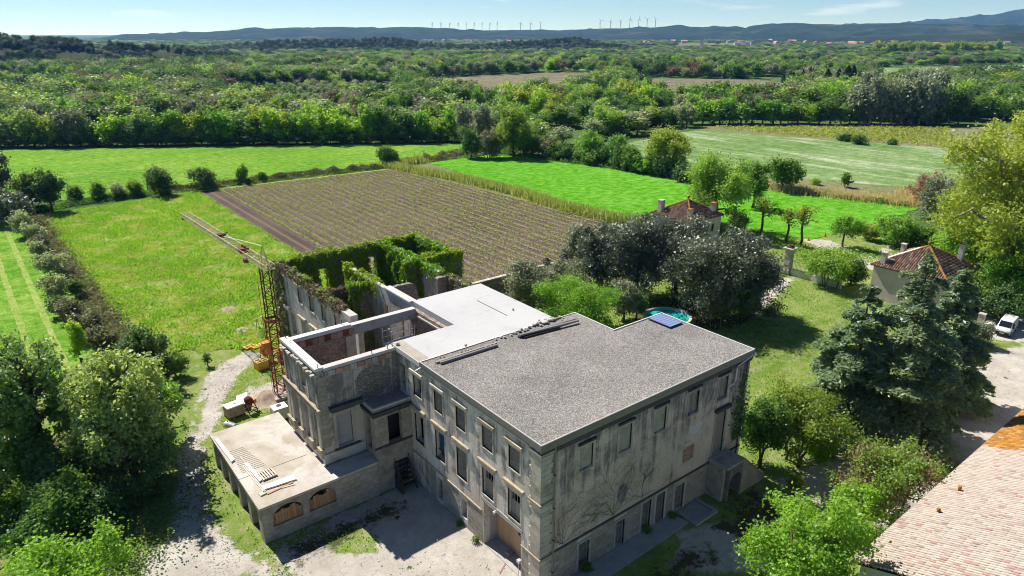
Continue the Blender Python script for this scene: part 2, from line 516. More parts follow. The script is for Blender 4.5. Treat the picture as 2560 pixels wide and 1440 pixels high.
gravel_roof_mat()

def membrane_mat():
    t = NT('white_roof')
    c = t.mix(t.ramp(t.noise(0.22, 6, .62, t.coord((1.0, 0.5, 1))), 0.45, 0.75, 0, 0.6), (0.475, 0.47, 0.475), (0.37, 0.365, 0.375))
    br = t.n('TexBrick'); br.inputs['Scale'].default_value = 1.0
    br.inputs['Brick Width'].default_value = 5.0; br.inputs['Row Height'].default_value = 1.05; br.inputs['Mortar Size'].default_value = 0.012
    t.l(t.coord(), br.inputs['Vector'])
    c = t.mix(t.math('MULTIPLY', br.outputs['Fac'], 0.4), c, (0.30, 0.29, 0.29))
    c = t.mix(t.ramp(t.noise(0.5, 6, .7, None, 1.0), 0.56, 0.75, 0, 0.6), c, (0.33, 0.31, 0.29))
    M['white_roof'] = t.pbr(c, 0.7, 0, t.bump(t.noise(3, 4), 0.1, 0.02), 0.25)
membrane_mat()

def terrace_mat():
    t = NT('terrace_slab')
    c = t.mix(t.ramp(t.noise(0.4, 6, .6), 0.35, 0.65), (0.48, 0.44, 0.385), (0.37, 0.32, 0.26))
    c = t.mix(t.ramp(t.noise(0.22, 5, .6, None, .6), 0.5, 0.58, 0, 0.75), c, (0.53, 0.505, 0.475))
    c = t.mix(t.ramp(t.noise(0.8, 6, .7, None, .5), 0.56, 0.7, 0, 0.5), c, (0.29, 0.215, 0.12))
    c = t.mix(t.ramp(t.noise(2.4, 7, .75), 0.6, 0.75, 0, 0.6), c, (0.15, 0.13, 0.12))
    c = t.hsv(c, .5, 1, t.ramp(t.noise(14, 5, .8), 0.3, 0.7, 0.85, 1.15))
    M['terrace_slab'] = t.pbr(c, 0.85, 0, t.bump(t.noise(9, 6, .7), 0.3, 0.03), 0.2)
terrace_mat()

def wood_mat(name, a, b, var=0.2):
    t = NT(name)
    g = t.noise(3.0, 6, .65, t.coord((6, 6, 0.5)))
    c = t.mix(t.ramp(g, 0.35, 0.65), a, b)
    c = t.hsv(c, .5, 1, t.ramp(t.objrand(), 0, 1, 1 - var, 1 + var))
    M[name] = t.pbr(c, 0.8, 0, t.bump(g, 0.3, 0.01), 0.2)
wood_mat('wood_orange', (0.44, 0.25, 0.135), (0.36, 0.19, 0.10))
wood_mat('wood_door', (0.50, 0.32, 0.20), (0.44, 0.265, 0.155), 0.1)
wood_mat('wood_grey', (0.33, 0.30, 0.27), (0.25, 0.22, 0.195))
wood_mat('wood_pale', (0.64, 0.57, 0.47), (0.55, 0.47, 0.38))
wood_mat('wood_dark', (0.085, 0.07, 0.06), (0.055, 0.047, 0.042))
wood_mat('bark', (0.13, 0.105, 0.085), (0.085, 0.068, 0.055))
wood_mat('bark_pale', (0.40, 0.36, 0.29), (0.28, 0.245, 0.19))
wood_mat('bark_orange', (0.36, 0.24, 0.07), (0.20, 0.155, 0.09))
simple('rust', (0.20, 0.055, 0.028), 0.85, 0.0, 0.45, 2.5, 0.4)
simple('rust_brown', (0.13, 0.045, 0.028), 0.85, 0.0, 0.4, 2.5, 0.4)
simple('crane_yellow', (0.42, 0.35, 0.22), 0.7, 0.0, 0.35, 2.0)
simple('orange_paint', (0.62, 0.20, 0.06), 0.6, 0.0, 0.25)
simple('yellow_form', (0.80, 0.47, 0.08), 0.6, 0.0, 0.12)
simple('galvanised', (0.55, 0.55, 0.56), 0.45, 0.6, 0.1)
simple('scaffold_steel', (0.62, 0.58, 0.56), 0.5, 0.35, 0.1)
simple('white_plastic', (0.80, 0.79, 0.77), 0.5, 0.0, 0.06)
simple('grey_plastic', (0.50, 0.49, 0.47), 0.6, 0.0, 0.12)
simple('dark_metal', (0.045, 0.045, 0.05), 0.5, 0.3, 0.2)
simple('zinc_trim', (0.22, 0.21, 0.20), 0.5, 0.25, 0.1)
simple('zinc_light', (0.66, 0.64, 0.62), 0.5, 0.1, 0.08)
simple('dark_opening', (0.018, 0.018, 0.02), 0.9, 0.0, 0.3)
simple('black_paint', (0.02, 0.02, 0.022), 0.5, 0.0, 0.2)
simple('white_paint', (0.70, 0.70, 0.69), 0.55, 0.0, 0.05)
simple('red_paint', (0.65, 0.04, 0.05), 0.5, 0.0, 0.1)
simple('blue_paint', (0.03, 0.06, 0.5), 0.5, 0.0, 0.1)
simple('blue_board', (0.02, 0.06, 0.16), 0.4, 0.0, 0.2)
simple('sand', (0.30, 0.235, 0.185), 0.95, 0.0, 0.3, 2.0, 0.6)
simple('rock', (0.44, 0.41, 0.37), 0.9, 0.0, 0.25, 4.0, 0.6)
simple('tyre', (0.02, 0.02, 0.02), 0.85, 0.0, 0.1)
simple('wall_white', (0.66, 0.62, 0.58), 0.85, 0.0, 0.1, 0.8, 0.2)
simple('wall_pink', (0.58, 0.50, 0.46), 0.85, 0.0, 0.12, 0.8, 0.2)
simple('roof_red', (0.42, 0.24, 0.17), 0.9, 0.0, 0.2)
simple('turbine_white', (0.62, 0.64, 0.66), 0.5, 0.0, 0.03)

def car_paint():
    t = NT('van_paint_shade')
    M['van_paint_shade'] = t.pbr((0.55, 0.56, 0.59), 0.35, 0.0, None, 0.5)  # white paint toned down to stand in for tree shade
    t = NT('van_glass')
    M['van_glass'] = t.pbr((0.012, 0.016, 0.022), 0.06, 0.0, None, 0.8)
    t = NT('solar_glass_sky_reflect')
    M['solar_glass_sky_reflect'] = t.pbr((0.22, 0.27, 0.48), 0.25, 0.0, None, 0.9)  # light blue base colour stands in for the reflected sky
    t = NT('water')
    h = t.noise(2.2, 3)
    M['water'] = t.pbr((0.03, 0.40, 0.38), 0.06, 0.0, t.bump(h, 0.12, 0.05), 0.5)
    t = NT('pool_liner')
    M['pool_liner'] = t.pbr((0.10, 0.50, 0.52), 0.5)
car_paint()

def tile_mat(name, cols, var=0.18):
    t = NT(name)
    r = t.attr('rnd')
    nd = t.n('ValToRGB'); nd.color_ramp.interpolation = 'CONSTANT'
    el = nd.color_ramp.elements
    el[0].position = 0; el[0].color = (*cols[0][1], 1)
    el[1].position = cols[1][0]; el[1].color = (*cols[1][1], 1)
    for p, c in cols[2:]:
        e = el.new(p); e.color = (*c, 1)
    t.l(r, nd.inputs[0])
    c = t.hsv(nd.outputs[0], .5, 1, t.ramp(t.math('FRACT', t.math('MULTIPLY', r, 57.31)), 0, 1, 1 - var, 1 + var))
    c = t.mix(t.ramp(t.noise(5, 6, .7), 0.5, 0.75, 0, 0.45), c, tuple(x * 0.6 for x in cols[0][1]))
    M[name] = t.pbr(c, 0.85, 0, t.bump(t.noise(25, 4), 0.3, 0.01), 0.2)
tile_mat('tile_rose', [(0, (0.46, 0.40, 0.34)), (0.3, (0.45, 0.39, 0.335)), (0.62, (0.44, 0.37, 0.325)), (0.84, (0.40, 0.325, 0.285)), (0.95, (0.38, 0.23, 0.20)), (0.985, (0.31, 0.25, 0.21))], 0.1)
tile_mat('tile_orange', [(0, (0.40, 0.185, 0.04)), (0.35, (0.45, 0.225, 0.05)), (0.7, (0.33, 0.15, 0.04)), (0.88, (0.44, 0.31, 0.17)), (0.95, (0.27, 0.165, 0.075))])
tile_mat('tile_old', [(0, (0.16, 0.105, 0.085)), (0.35, (0.22, 0.15, 0.125)), (0.6, (0.36, 0.20, 0.12)), (0.8, (0.45, 0.25, 0.12)), (0.93, (0.42, 0.36, 0.32))])
tile_mat('tile_dark', [(0, (0.13, 0.09, 0.075)), (0.3, (0.20, 0.12, 0.10)), (0.6, (0.28, 0.17, 0.14)), (0.85, (0.40, 0.22, 0.13))])

# foliage: (colour a, colour b)
leafmat('lf_ash', (0.075, 0.15, 0.036), (0.29, 0.37, 0.14), 0.36, 0.1)
leafmat('lf_mid', (0.05, 0.12, 0.022), (0.14, 0.225, 0.05), 0.36, 0.05)
leafmat('lf_dark', (0.035, 0.08, 0.024), (0.09, 0.155, 0.05), 0.3, 0.06)
leafmat('lf_holm', (0.038, 0.055, 0.032), (0.125, 0.145, 0.095), 0.16, 0.2)
leafmat('lf_silver', (0.10, 0.13, 0.095), (0.23, 0.265, 0.21), 0.3, 0.08, 0.1)
leafmat('lf_olive', (0.11, 0.135, 0.09), (0.20, 0.22, 0.155), 0.22, 0.10, 0.1)
leafmat('lf_plane', (0.155, 0.225, 0.03), (0.31, 0.35, 0.085), 0.46, 0.05)
leafmat('lf_lime', (0.11, 0.24, 0.025), (0.23, 0.36, 0.055), 0.46, 0.05)
leafmat('lf_spring', (0.10, 0.215, 0.03), (0.20, 0.32, 0.07), 0.44, 0.06)
leafmat('lf_yellow', (0.12, 0.19, 0.026), (0.25, 0.295, 0.055), 0.44, 0.05)
leafmat('lf_pine', (0.018, 0.038, 0.02), (0.045, 0.075, 0.035), 0.15, 0.05)
leafmat('lf_cedar', (0.08, 0.135, 0.08), (0.28, 0.34, 0.185), 0.36, 0.1, 0.06)
leafmat('lf_cypress', (0.010, 0.022, 0.011), (0.022, 0.042, 0.018), 0.1, 0.03, 0.1)
leafmat('lf_bare', (0.10, 0.075, 0.06), (0.17, 0.14, 0.11), 0.2, 0.02, 0.1)
leafmat('lf_ivy', (0.11, 0.20, 0.012), (0.21, 0.31, 0.022), 0.42, 0.05, 0.05)
leafmat('lf_vine', (0.14, 0.22, 0.035), (0.30, 0.37, 0.08), 0.42, 0.03, 0.15)
leafmat('lf_reed', (0.10, 0.155, 0.045), (0.24, 0.28, 0.135), 0.4, 0.04, 0.1)
leafmat('lf_bramble', (0.06, 0.08, 0.032), (0.19, 0.18, 0.12), 0.25, 0.06, 0.1)
leafmat('lf_grass', (0.10, 0.23, 0.02), (0.21, 0.35, 0.05), 0.45, 0.03, 0.05)
leafmat('lf_straw', (0.30, 0.26, 0.15), (0.42, 0.37, 0.24), 0.35, 0.03, 0.1)
leafmat('lf_redbud', (0.13, 0.20, 0.04), (0.24, 0.33, 0.07), 0.42, 0.05)
leafmat('lf_purple', (0.17, 0.085, 0.09), (0.30, 0.17, 0.16), 0.35, 0.03)
leafmat('lf_blossom', (0.10, 0.14, 0.075), (0.36, 0.40, 0.29), 0.35, 0.05, 0.1)
# ------------------------------------------------------------------ vegetation generators
def frames(N):
    """two tangents for each unit normal"""
    ref = np.where(np.abs(N[:, 2:3]) < 0.9, np.array([[0, 0, 1.0]]), np.array([[1.0, 0, 0]]))
    T = np.cross(N, ref); T /= np.linalg.norm(T, axis=1, keepdims=True) + 1e-9
    return T, np.cross(N, T)
def cards(P, N, S, rng, aspect=1.35):
    """one small bent-free leaf quad per point (a rhombus), returns V,F"""
    n = len(P)
    T, Bt = frames(N)
    a = rng.uniform(0, 2 * np.pi, (n, 1))
    U = T * np.cos(a) + Bt * np.sin(a); W = -T * np.sin(a) + Bt * np.cos(a)
    S = np.asarray(S).reshape(-1, 1) if hasattr(S, '__len__') else np.full((n, 1), S)
    hu = U * S * 0.5 * aspect; hw = W * S * 0.5
    V = np.empty((n, 4, 3))
    V[:, 0] = P - hu; V[:, 1] = P + hw * 0.9 - hu * .1; V[:, 2] = P + hu; V[:, 3] = P - hw * 0.9 - hu * .1
    F = np.arange(n * 4).reshape(n, 4)
    return V.reshape(-1, 3), F
def rand_unit(rng, n):
    v = rng.normal(size=(n, 3)); return v / (np.linalg.norm(v, axis=1, keepdims=True) + 1e-9)
def norm(v): return v / (np.linalg.norm(v, axis=1, keepdims=True) + 1e-9)
def tubes_np(segs, n=5):
    """segs: list of (p0,p1,r0,r1)"""
    if not segs: segs = [((0, 0, 0), (0, 0, .1), .01, .01)]
    P0 = np.array([s[0] for s in segs], float); P1 = np.array([s[1] for s in segs], float)
    R0 = np.array([s[2] for s in segs])[:, None]; R1 = np.array([s[3] for s in segs])[:, None]
    D = norm(P1 - P0); T, Bt = frames(D)
    V = []
    for k in range(n):
        a = 2 * math.pi * k / n
        d = T * math.cos(a) + Bt * math.sin(a)
        V.append(P0 + d * R0); V.append(P1 + d * R1)
    V = np.stack(V, 1); m = len(segs)
    base = (np.arange(m) * 2 * n)[:, None]
    F = []
    for k in range(n):
        k2 = (k + 1) % n
        F.append(np.concatenate([base + 2 * k, base + 2 * k2, base + 2 * k2 + 1, base + 2 * k + 1], 1))
    return V.reshape(-1, 3), np.concatenate(F, 0)
def bent(p0, p1, r0, r1, rng, k=3, amp=0.12):
    p0 = np.array(p0, float); p1 = np.array(p1, float)
    L = np.linalg.norm(p1 - p0); pts = [p0]
    for i in range(1, k):
        t = i / k
        pts.append(p0 + (p1 - p0) * t + rng.normal(size=3) * L * amp * 0.5 + np.array([0, 0, L * 0.06 * math.sin(math.pi * t)]))
    pts.append(p1)
    return [(pts[i], pts[i + 1], r0 + (r1 - r0) * i / k, r0 + (r1 - r0) * (i + 1) / k) for i in range(k)]

def broad_tree(rng, H, R, bare=0.22, lobes=14, ls=0.25, cover=1.7, lobe_r=0.42, droop=0.0, sparse=0.0, stems=1, up=0.35, trunk_r=None, flat=1.0, max_leaves=30000):
    """deciduous or evergreen broadleaf: forked trunk, limbs to each lobe, leaves on lobe shells. returns (wood V,F),(leaf V,F,rnd)"""
    zc = H * (bare + 1) / 2; rz = H * (1 - bare) / 2
    tr = trunk_r or 0.028 * H + 0.03
    segs = []
    C = []; LR = []
    ga = rng.uniform(0, 6.28); gx, gy = math.cos(ga) * .12, math.sin(ga) * .12   # crowns lean and are lopsided
    for i in range(lobes):
        u = (i + 0.5) / lobes
        z = 1 - 2 * u; a = i * 2.399963 + rng.uniform(-.6, .6)
        q = math.sqrt(max(0, 1 - z * z))
        rad = rng.uniform(0.42, 0.92) if i % 3 else rng.uniform(.25, .6)
        zz = z * rad * flat
        if zz < 0: q = math.sqrt(q)  # broad skirt
        sq = rng.uniform(.8, 1.12)
        C.append(((q * rad * math.cos(a) * sq + gx * z) * R, (q * rad * math.sin(a) * sq + gy * z) * R, zc + zz * rz * rng.uniform(.85, 1.1)))
        LR.append(lobe_r * rng.uniform(0.62, 1.25) * (1.2 - .45 * rad))
    C.append((0, 0, zc + rz * .25)); LR.append(lobe_r * 1.1)
    C = np.array(C); LR = np.array(LR)
    for s in range(stems):
        bx = (rng.normal(size=2) * 0.12 * R) if stems > 1 else (0, 0)
        fork = np.array([bx[0] * 1.5 + rng.normal() * .05 * R, bx[1] * 1.5 + rng.normal() * .05 * R, H * (bare + .08)])
        segs += bent((bx[0], bx[1], -0.1), fork, tr / math.sqrt(stems), tr * .75 / math.sqrt(stems), rng, 3, .08)
        top = np.array([fork[0] + rng.normal() * .1 * R, fork[1] + rng.normal() * .1 * R, zc + rz * .45])
        segs += bent(fork, top, tr * .7 / math.sqrt(stems), tr * .15, rng, 4, .1)
        for i in range(s, len(C), stems):
            t = np.clip((C[i][2] - fork[2]) / (top[2] - fork[2] + 1e-6), 0, 1) * .6
            st = fork + (top - fork) * t
            segs += bent(st, C[i], tr * .42 / math.sqrt(stems), tr * .12, rng, 3, .16)
            for k in range(3):
                d = rand_unit(rng, 1)[0]; d[2] = abs(d[2]) * .6
                segs += bent(C[i], C[i] + d * np.array([R, R, rz]) * LR[i] * .8, tr * .1, tr * .03, rng, 2, .15)
    area = np.sum(4 * np.pi * (LR * (R * R * rz) ** (1 / 3)) ** 2) * (1 - sparse)
    n = int(min(max_leaves, max(200, area * cover / (ls * ls))))
    w = LR ** 2; idx = rng.choice(len(C), n, p=w / w.sum())
    K = 9
    tw = norm(rand_unit(rng, len(C) * K) + np.array([0, 0, .22])).reshape(len(C), K, 3)
    tl = rng.uniform(.55, 1.3, (len(C), K))
    kk = rng.integers(0, K, n)
    g = rng.uniform(0, 1, n) < 0.8
    td = tw[idx, kk]
    fuzz = rng.normal(size=(n, 3)) * np.where(g, .2, .46)[:, None]
    t_ = np.where(g, tl[idx, kk] * (1 - rng.uniform(0, 1, n) ** 1.6 * .65), rng.uniform(.1, .8, n))
    off = td * t_[:, None] + fuzz
    P = C[idx] + off * LR[idx][:, None] * np.array([[R, R, (R + rz) / 2]])
    d = norm(off)
    P += rng.normal(size=(n, 3)) * ls * .8
    P[:, 2] -= droop * rng.uniform(0, 1, n) * R * .3
    P[:, 2] = np.maximum(P[:, 2], 0.12)
    N = norm(d * .55 + rng.normal(size=(n, 3)) * .6 + np.array([0, 0, up]))
    V, F = cards(P, N, ls * rng.uniform(.65, 1.3, n), rng)
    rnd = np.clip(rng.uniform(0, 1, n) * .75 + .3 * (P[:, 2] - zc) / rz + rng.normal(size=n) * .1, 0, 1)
    return tubes_np(segs), (V, F, rnd)

def shrub(rng, H, R, ls=0.16, cover=1.5, lobes=9, max_leaves=14000):
    return broad_tree(rng, H, R, 0.06, lobes, ls, cover, 0.5, stems=4, trunk_r=0.05 + .01 * H, max_leaves=max_leaves)

def conifer_tree(rng, H, R, ls=0.3, layers=16, droop=0.25, plates=6, start=0.08, spray=1.0, max_leaves=40000, power=0.85):
    """cedar or pine: tiers of long branches carrying flat sprays of needles"""
    segs = [((0, 0, -.1), (0, 0, H * .5), .022 * H + .05, .015 * H), ((0, 0, H * .5), (rng.normal() * .1, rng.normal() * .1, H * .98), .015 * H, .02)]
    P = []; N = []; S = []
    a0 = rng.uniform(0, 6.28)
    brs = []
    for i in range(layers):
        t = (i + rng.uniform(.1, .9)) / layers
        z = H * (start + (1 - start) * t)
        L = R * (1 - t) ** power * rng.uniform(.75, 1.1) + .25
        k = max(3, int(plates * (1 - t * .5)))
        for j in range(k):
            a = a0 + i * 1.1 + j * 2 * math.pi / k + rng.uniform(-.35, .35)
            brs.append((z + rng.uniform(-.02, .02) * H, a, L * rng.uniform(.7, 1.12), t))
    tot = sum(b[2] ** 1.4 for b in brs)
    for (z, a, L, t) in brs:
        d = np.array([math.cos(a), math.sin(a), 0.0]); side = np.array([-math.sin(a), math.cos(a), 0.0])
        rise = L * rng.uniform(.02, .28) * (1 if t > .35 else .45); dr = droop * L * rng.uniform(.6, 1.2)
        def pt(s): return np.array([0, 0, z]) + d * L * s + np.array([0, 0, rise * s - dr * s * s])
        segs += [(pt(0), pt(.5), .012 * L + .03, .008 * L + .015), (pt(.5), pt(1.0), .008 * L + .015, .008)]
        n = int(max_leaves * L ** 1.4 / tot)
        s = rng.uniform(.18, 1.05, n) ** .8
        w = (rng.uniform(-1, 1, n)) * L * .26 * spray * np.sin(np.clip(s, 0, 1) * math.pi * .88 + .2) ** .7
        # finger-like side twigs
        fing = np.round(s * 9) / 9
        g = rng.uniform(0, 1, n) < .7
        s = np.where(g, fing + np.abs(w) / L * .5 + rng.normal(size=n) * .012, s)
        p = np.array([0, 0, z])[None] + d[None] * (L * s)[:, None] + side[None] * w[:, None]
        p[:, 2] += rise * s - dr * s * s - np.abs(w) * .22 + rng.normal(size=n) * .06 - rng.uniform(0, 1, n) ** 3 * .5
        P.append(p); N.append(norm(np.array([0, 0, 1.0])[None] + rng.normal(size=(n, 3)) * .45)); S.append(np.full(n, ls))
    n = 400
    zt = rng.uniform(.9, 1.0, n) * H
    P.append(np.stack([rng.normal(size=n) * .12, rng.normal(size=n) * .12, zt], 1)); N.append(rand_unit(rng, n)); S.append(np.full(n, ls))
    P = np.concatenate(P); N = np.concatenate(N); S = np.concatenate(S) * rng.uniform(.6, 1.25, len(P))
    P[:, 2] = np.maximum(P[:, 2], .15)
    V, F = cards(P, N, S, rng, 1.9)
    rr = np.hypot(P[:, 0], P[:, 1]) / R
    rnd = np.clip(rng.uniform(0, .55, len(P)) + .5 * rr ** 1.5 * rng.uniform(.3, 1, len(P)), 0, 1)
    return tubes_np(segs, 6), (V, F, rnd)

def cypress_tree(rng, H, R, ls=.35, n=1600):
    t = rng.uniform(0.03, 1, n) ** .9
    r = R * np.sin(np.clip(t * 1.02, 0, 1) ** .55 * math.pi) ** .6 * rng.uniform(.65, 1.05, n)
    r = np.where(t > .93, r * .5, r)
    a = rng.uniform(0, 6.28, n)
    P = np.stack([r * np.cos(a), r * np.sin(a), t * H], 1)
    N = norm(np.stack([np.cos(a), np.sin(a), np.full(n, .3)], 1) + rng.normal(size=(n, 3)) * .35)
    V, F = cards(P, N, ls * rng.uniform(.7, 1.3, n), rng)
    return tubes_np([((0, 0, -.1), (0, 0, H * .8), .12, .05)]), (V, F, rng.uniform(0, 1, n))

def pine_far(rng, H, R, ls=.6, n=900):
    (wv, wf), (V, F, r) = broad_tree(rng, H, R, .3, 9, ls, 1.3, .45, flat=.8, max_leaves=n)
    return (wv, wf), (V, F, r)

KIND = {  # material, bark, generator options
    'ash': ('lf_ash', 'bark', dict(bare=.16, lobes=22, lobe_r=.34)),
    'mid': ('lf_mid', 'bark', dict(bare=.12, lobes=16)),
    'dark': ('lf_dark', 'bark', dict(bare=.1, lobes=14)),
    'holm': ('lf_holm', 'bark', dict(bare=.08, lobes=26, lobe_r=.33, cover=1.9)),
    'silver': ('lf_silver', 'bark_pale', dict(bare=.12, lobes=20, lobe_r=.34, cover=1.3)),
    'olive': ('lf_olive', 'bark', dict(bare=.12, lobes=18, lobe_r=.36)),
    'plane': ('lf_plane', 'bark_pale', dict(bare=.14, lobes=40, lobe_r=.25, cover=1.5)),
    'lime': ('lf_lime', 'bark', dict(bare=.1, lobes=22, lobe_r=.34)),
    'spring': ('lf_spring', 'bark', dict(bare=.14, lobes=22, lobe_r=.33)),
    'yellow': ('lf_yellow', 'bark', dict(bare=.14, lobes=20, lobe_r=.34)),
    'bare': ('lf_bare', 'bark', dict(bare=.1, lobes=14, cover=.7)),
    'blossom': ('lf_blossom', 'bark', dict(bare=.08, lobes=14, cover=1.4)),
    'redbud': ('lf_redbud', 'bark', dict(bare=.12, lobes=24, lobe_r=.3, cover=.8, stems=3)),
    'purple': ('lf_purple', 'bark', dict(bare=.12, lobes=18, lobe_r=.3, cover=.7, stems=2)),
    'pistachio': ('lf_lime', 'bark_orange', dict(bare=.14, lobes=30, lobe_r=.27, cover=1.5, stems=2)),
    'pollard': ('lf_yellow', 'bark', dict(bare=.38, lobes=14, lobe_r=.3, cover=.42)),
    'bramble': ('lf_bramble', 'bark', dict(bare=.04, lobes=12, lobe_r=.45, stems=3)),
    'pine': ('lf_pine', 'bark', dict(bare=.25, lobes=12, lobe_r=.4)),
}
TREE_TRIS = 0
def put_tree(name, kind, x, y, H, R, label, cat='tree', group=None, seed=0, ls=None, maxl=26000, **over):
    """one individually modelled tree: name > trunk, crown"""
    global TREE_TRIS
    rng = np.random.default_rng(seed + int(abs(x * 13 + y * 7)))
    d = dist_to(x, y)
    ls = ls or max(0.14, 0.0021 * d)
    mat, bark, opt = KIND[kind]
    opt = dict(opt); opt.update(over)
    (wv, wf), (V, F, r) = broad_tree(rng, H, R, ls=ls, max_leaves=maxl, **opt)
    return tree_object(name, (wv, wf), (V, F, r), M[mat], M[bark], (x, y, 0), label, cat, group)
def tree_object(name, wood, leaf, lm, bm, loc, label, cat, group=None, rz=0.0):
    global TREE_TRIS
    TREE_TRIS += len(wood[1]) * 2 + len(leaf[1]) * 2
    t = thing(name, label, cat, loc, rz, group)
    link(bpy.data.objects.new('trunk', np_mesh('trunk', wood[0], wood[1], bm, smooth=True)), t)
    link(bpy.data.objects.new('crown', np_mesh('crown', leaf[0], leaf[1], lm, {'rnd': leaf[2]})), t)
    return t

def leaf_blanket(name, P, N, mat, ls, rng, parent=None, aspect=1.3, jitter=.5):
    N = norm(N + rng.normal(size=N.shape) * jitter)
    V, F = cards(P, N, ls * rng.uniform(.65, 1.3, len(P)), rng, aspect)
    me = np_mesh(name, V, F, mat, {'rnd': rng.uniform(0, 1, len(P))})
    return link(bpy.data.objects.new(name, me), parent)

def blades(P, h, w, rng, lean=.35):
    """upright grass or reed blades: one triangle-like quad each"""
    n = len(P)
    a = rng.uniform(0, 6.283, n)
    s = np.stack([np.cos(a), np.sin(a), np.zeros(n)], 1)
    hh = (h * rng.uniform(.55, 1.25, n))[:, None]; ww = (w * rng.uniform(.6, 1.3, n))[:, None]
    tip = P + np.stack([rng.normal(size=n) * lean, rng.normal(size=n) * lean, np.ones(n)], 1) * hh
    V = np.stack([P - s * ww, P + s * ww, tip + s * ww * .25, tip - s * ww * .25], 1)
    return V.reshape(-1, 3), np.arange(4 * n).reshape(n, 4)

# cheap shared meshes for the woods
PROTO = {}
def proto(kind, var):
    key = (kind, var)
    if key in PROTO: return PROTO[key]
    rng = np.random.default_rng(sum(map(ord, kind)) * 31 + var)
    if kind == 'cypress':
        w, l = cypress_tree(rng, 11, 1.15); mat, bark = 'lf_cypress', 'bark'
    else:
        mat, bark, opt = KIND[kind]; opt = dict(opt)
        opt['lobes'] = 13 if kind not in ('silver', 'plane') else 18
        opt['lobe_r'] = .40
        opt['cover'] = opt.get('cover', 1.5) * .75
        opt['bare'] = .02
        H = 12.0; R = (4.3, 3.7, 5.0)[var % 3]
        w, l = broad_tree(rng, H, R, ls=.62, max_leaves=2300, **opt)
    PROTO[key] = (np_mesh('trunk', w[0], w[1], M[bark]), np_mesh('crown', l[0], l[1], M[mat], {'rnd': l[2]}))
    return PROTO[key]
# ------------------------------------------------------------------ land
def sheet(name, poly, z, mat, jag=0.0, step=2.0, seed=1, label=None):
    """flat piece of ground with an uneven outline"""
    pts = []
    n = len(poly)
    for i in range(n):
        ax, ay = poly[i]; bx, by = poly[(i + 1) % n]
        L = math.hypot(bx - ax, by - ay); k = max(1, int(L / step))
        for j in range(k):
            t = j / k
            x, y = ax + (bx - ax) * t, ay + (by - ay) * t
            nx, ny = (by - ay) / (L + 1e-9), -(bx - ax) / (L + 1e-9)
            o = jag * (mnoise.noise((x * .35 + seed, y * .35, 0)) + .6 * mnoise.noise((x * 1.1, y * 1.1 + seed, 3)))
            pts.append((x + nx * o, y + ny * o, z))
    mb = MB(); mb.poly(pts)
    o = mb.build(name, mat)
    if o.data.polygons[0].normal.z < 0: o.data.flip_normals()
    tag(o, kind='structure')
    return o
def PX(*pts): return [G(*p) for p in pts]

# plain reaching to the horizon
mb = MB()
rings = [0, 60, 150, 300, 600, 1200, 2500, 5000, 9000, 16000, 26000]
for i in range(len(rings) - 1):
    for k in range(48):
        a0, a1 = 2 * math.pi * k / 48, 2 * math.pi * (k + 1) / 48
        r0, r1 = rings[i], rings[i + 1]
        p = [(r0 * math.cos(a0), r0 * math.sin(a0), -.06), (r1 * math.cos(a0), r1 * math.sin(a0), -.06), (r1 * math.cos(a1), r1 * math.sin(a1), -.06), (r0 * math.cos(a1), r0 * math.sin(a1), -.06)]
        mb.poly(p[1:] if r0 == 0 else p) if r0 else mb.poly([p[0], p[1], p[2]])
tag(mb.build('ground', M['scrub']), kind='structure')

VINE = [(16.8, 149), (68.5, 145.5), (74.5, 70.5), (73, 50), (20, 50), (17, 52)]
MEAD = [(-16.0, 145), (15, 149.5), (16.9, 148.5), (17, 52), (13, 49), (-1.5, 49), (-4.5, 53), (-9.5, 56), (-13.0, 60), (-14.2, 75), (-15.2, 110)]
FARM = [(-22, 258), (-13.5, 253.5), (45, 218), (112, 175), (109, 166), (80, 153), (67, 151.5), (16, 155), (-7, 157), (-26, 164)]
CROP = [(82, 149), (108, 148.5), (112, 132), (123, 87), (138, 33.5), (120, 33), (96, 35), (90, 46), (76, 70), (78, 100)]
PALE = [(139, 127), (156, 139), (200, 146), (231, 142), (246, 110), (262, 40), (215, 30), (190, 42), (163, 38), (150, 60), (142, 95)]
STRIP = [(-70, 150), (-18, 146), (-17.5, 110), (-17.0, 75), (-17.5, 62), (-24, 56), (-70, 54)]
sheet('meadow', MEAD, .02, M['meadow'], 1.6, .7, 2)
sheet('far_meadow', FARM, .02, M['far_meadow'], .8, 2, 3)
sheet('vineyard_soil', VINE, .03, M['soil'], .5, 1.2, 4)
sheet('crop_field', CROP, .02, M['crop'], .8, 1.5, 5)
sheet('pale_field', PALE, .02, M['pale_field'], 1.2, 2, 6)
sheet('grass_strip', STRIP, .0, M['far_meadow'], .6, 1.5, 7)
for k, (x0, x1) in enumerate(((-23.2, -22.4), (-26.0, -25.2))):
    sheet('wheel_track', [(x0, 146), (x1, 146), (x1 + 1.8, 58), (x0 + 1.8, 58)], .02, M['verge'], .15, 1.2, 8 + k)
sheet('bare_track', [(-70, 54), (-70, 120), (-34, 120), (-31, 70), (-30.5, 54)], .024, M['dirty_concrete'], .5, 2, 9)
sheet('verge_track', [(15, 150.0), (68, 147.3), (69, 145.8), (15.5, 148.7)], .04, M['verge'], .35, 1.2, 10)
sheet('rough_margin', [(69, 150), (82, 150.5), (77.5, 100), (76, 70), (90, 46), (88, 44), (74.5, 68), (74.5, 71)], .01, M['rough_strip'], .5, 1.5, 11)
sheet('rough_margin', [(123.5, 88), (140, 34), (166, 38), (152, 62), (143, 95), (138, 128), (110, 150), (108.5, 148), (113, 132)], .008, M['rough_strip'], .8, 2, 12)
sheet('far_vineyard', PX((1760, 316), (2660, 318), (2660, 395), (2380, 372), (1900, 338), (1740, 324)), .03, M['rough_strip'], 1.0, 3, 13)
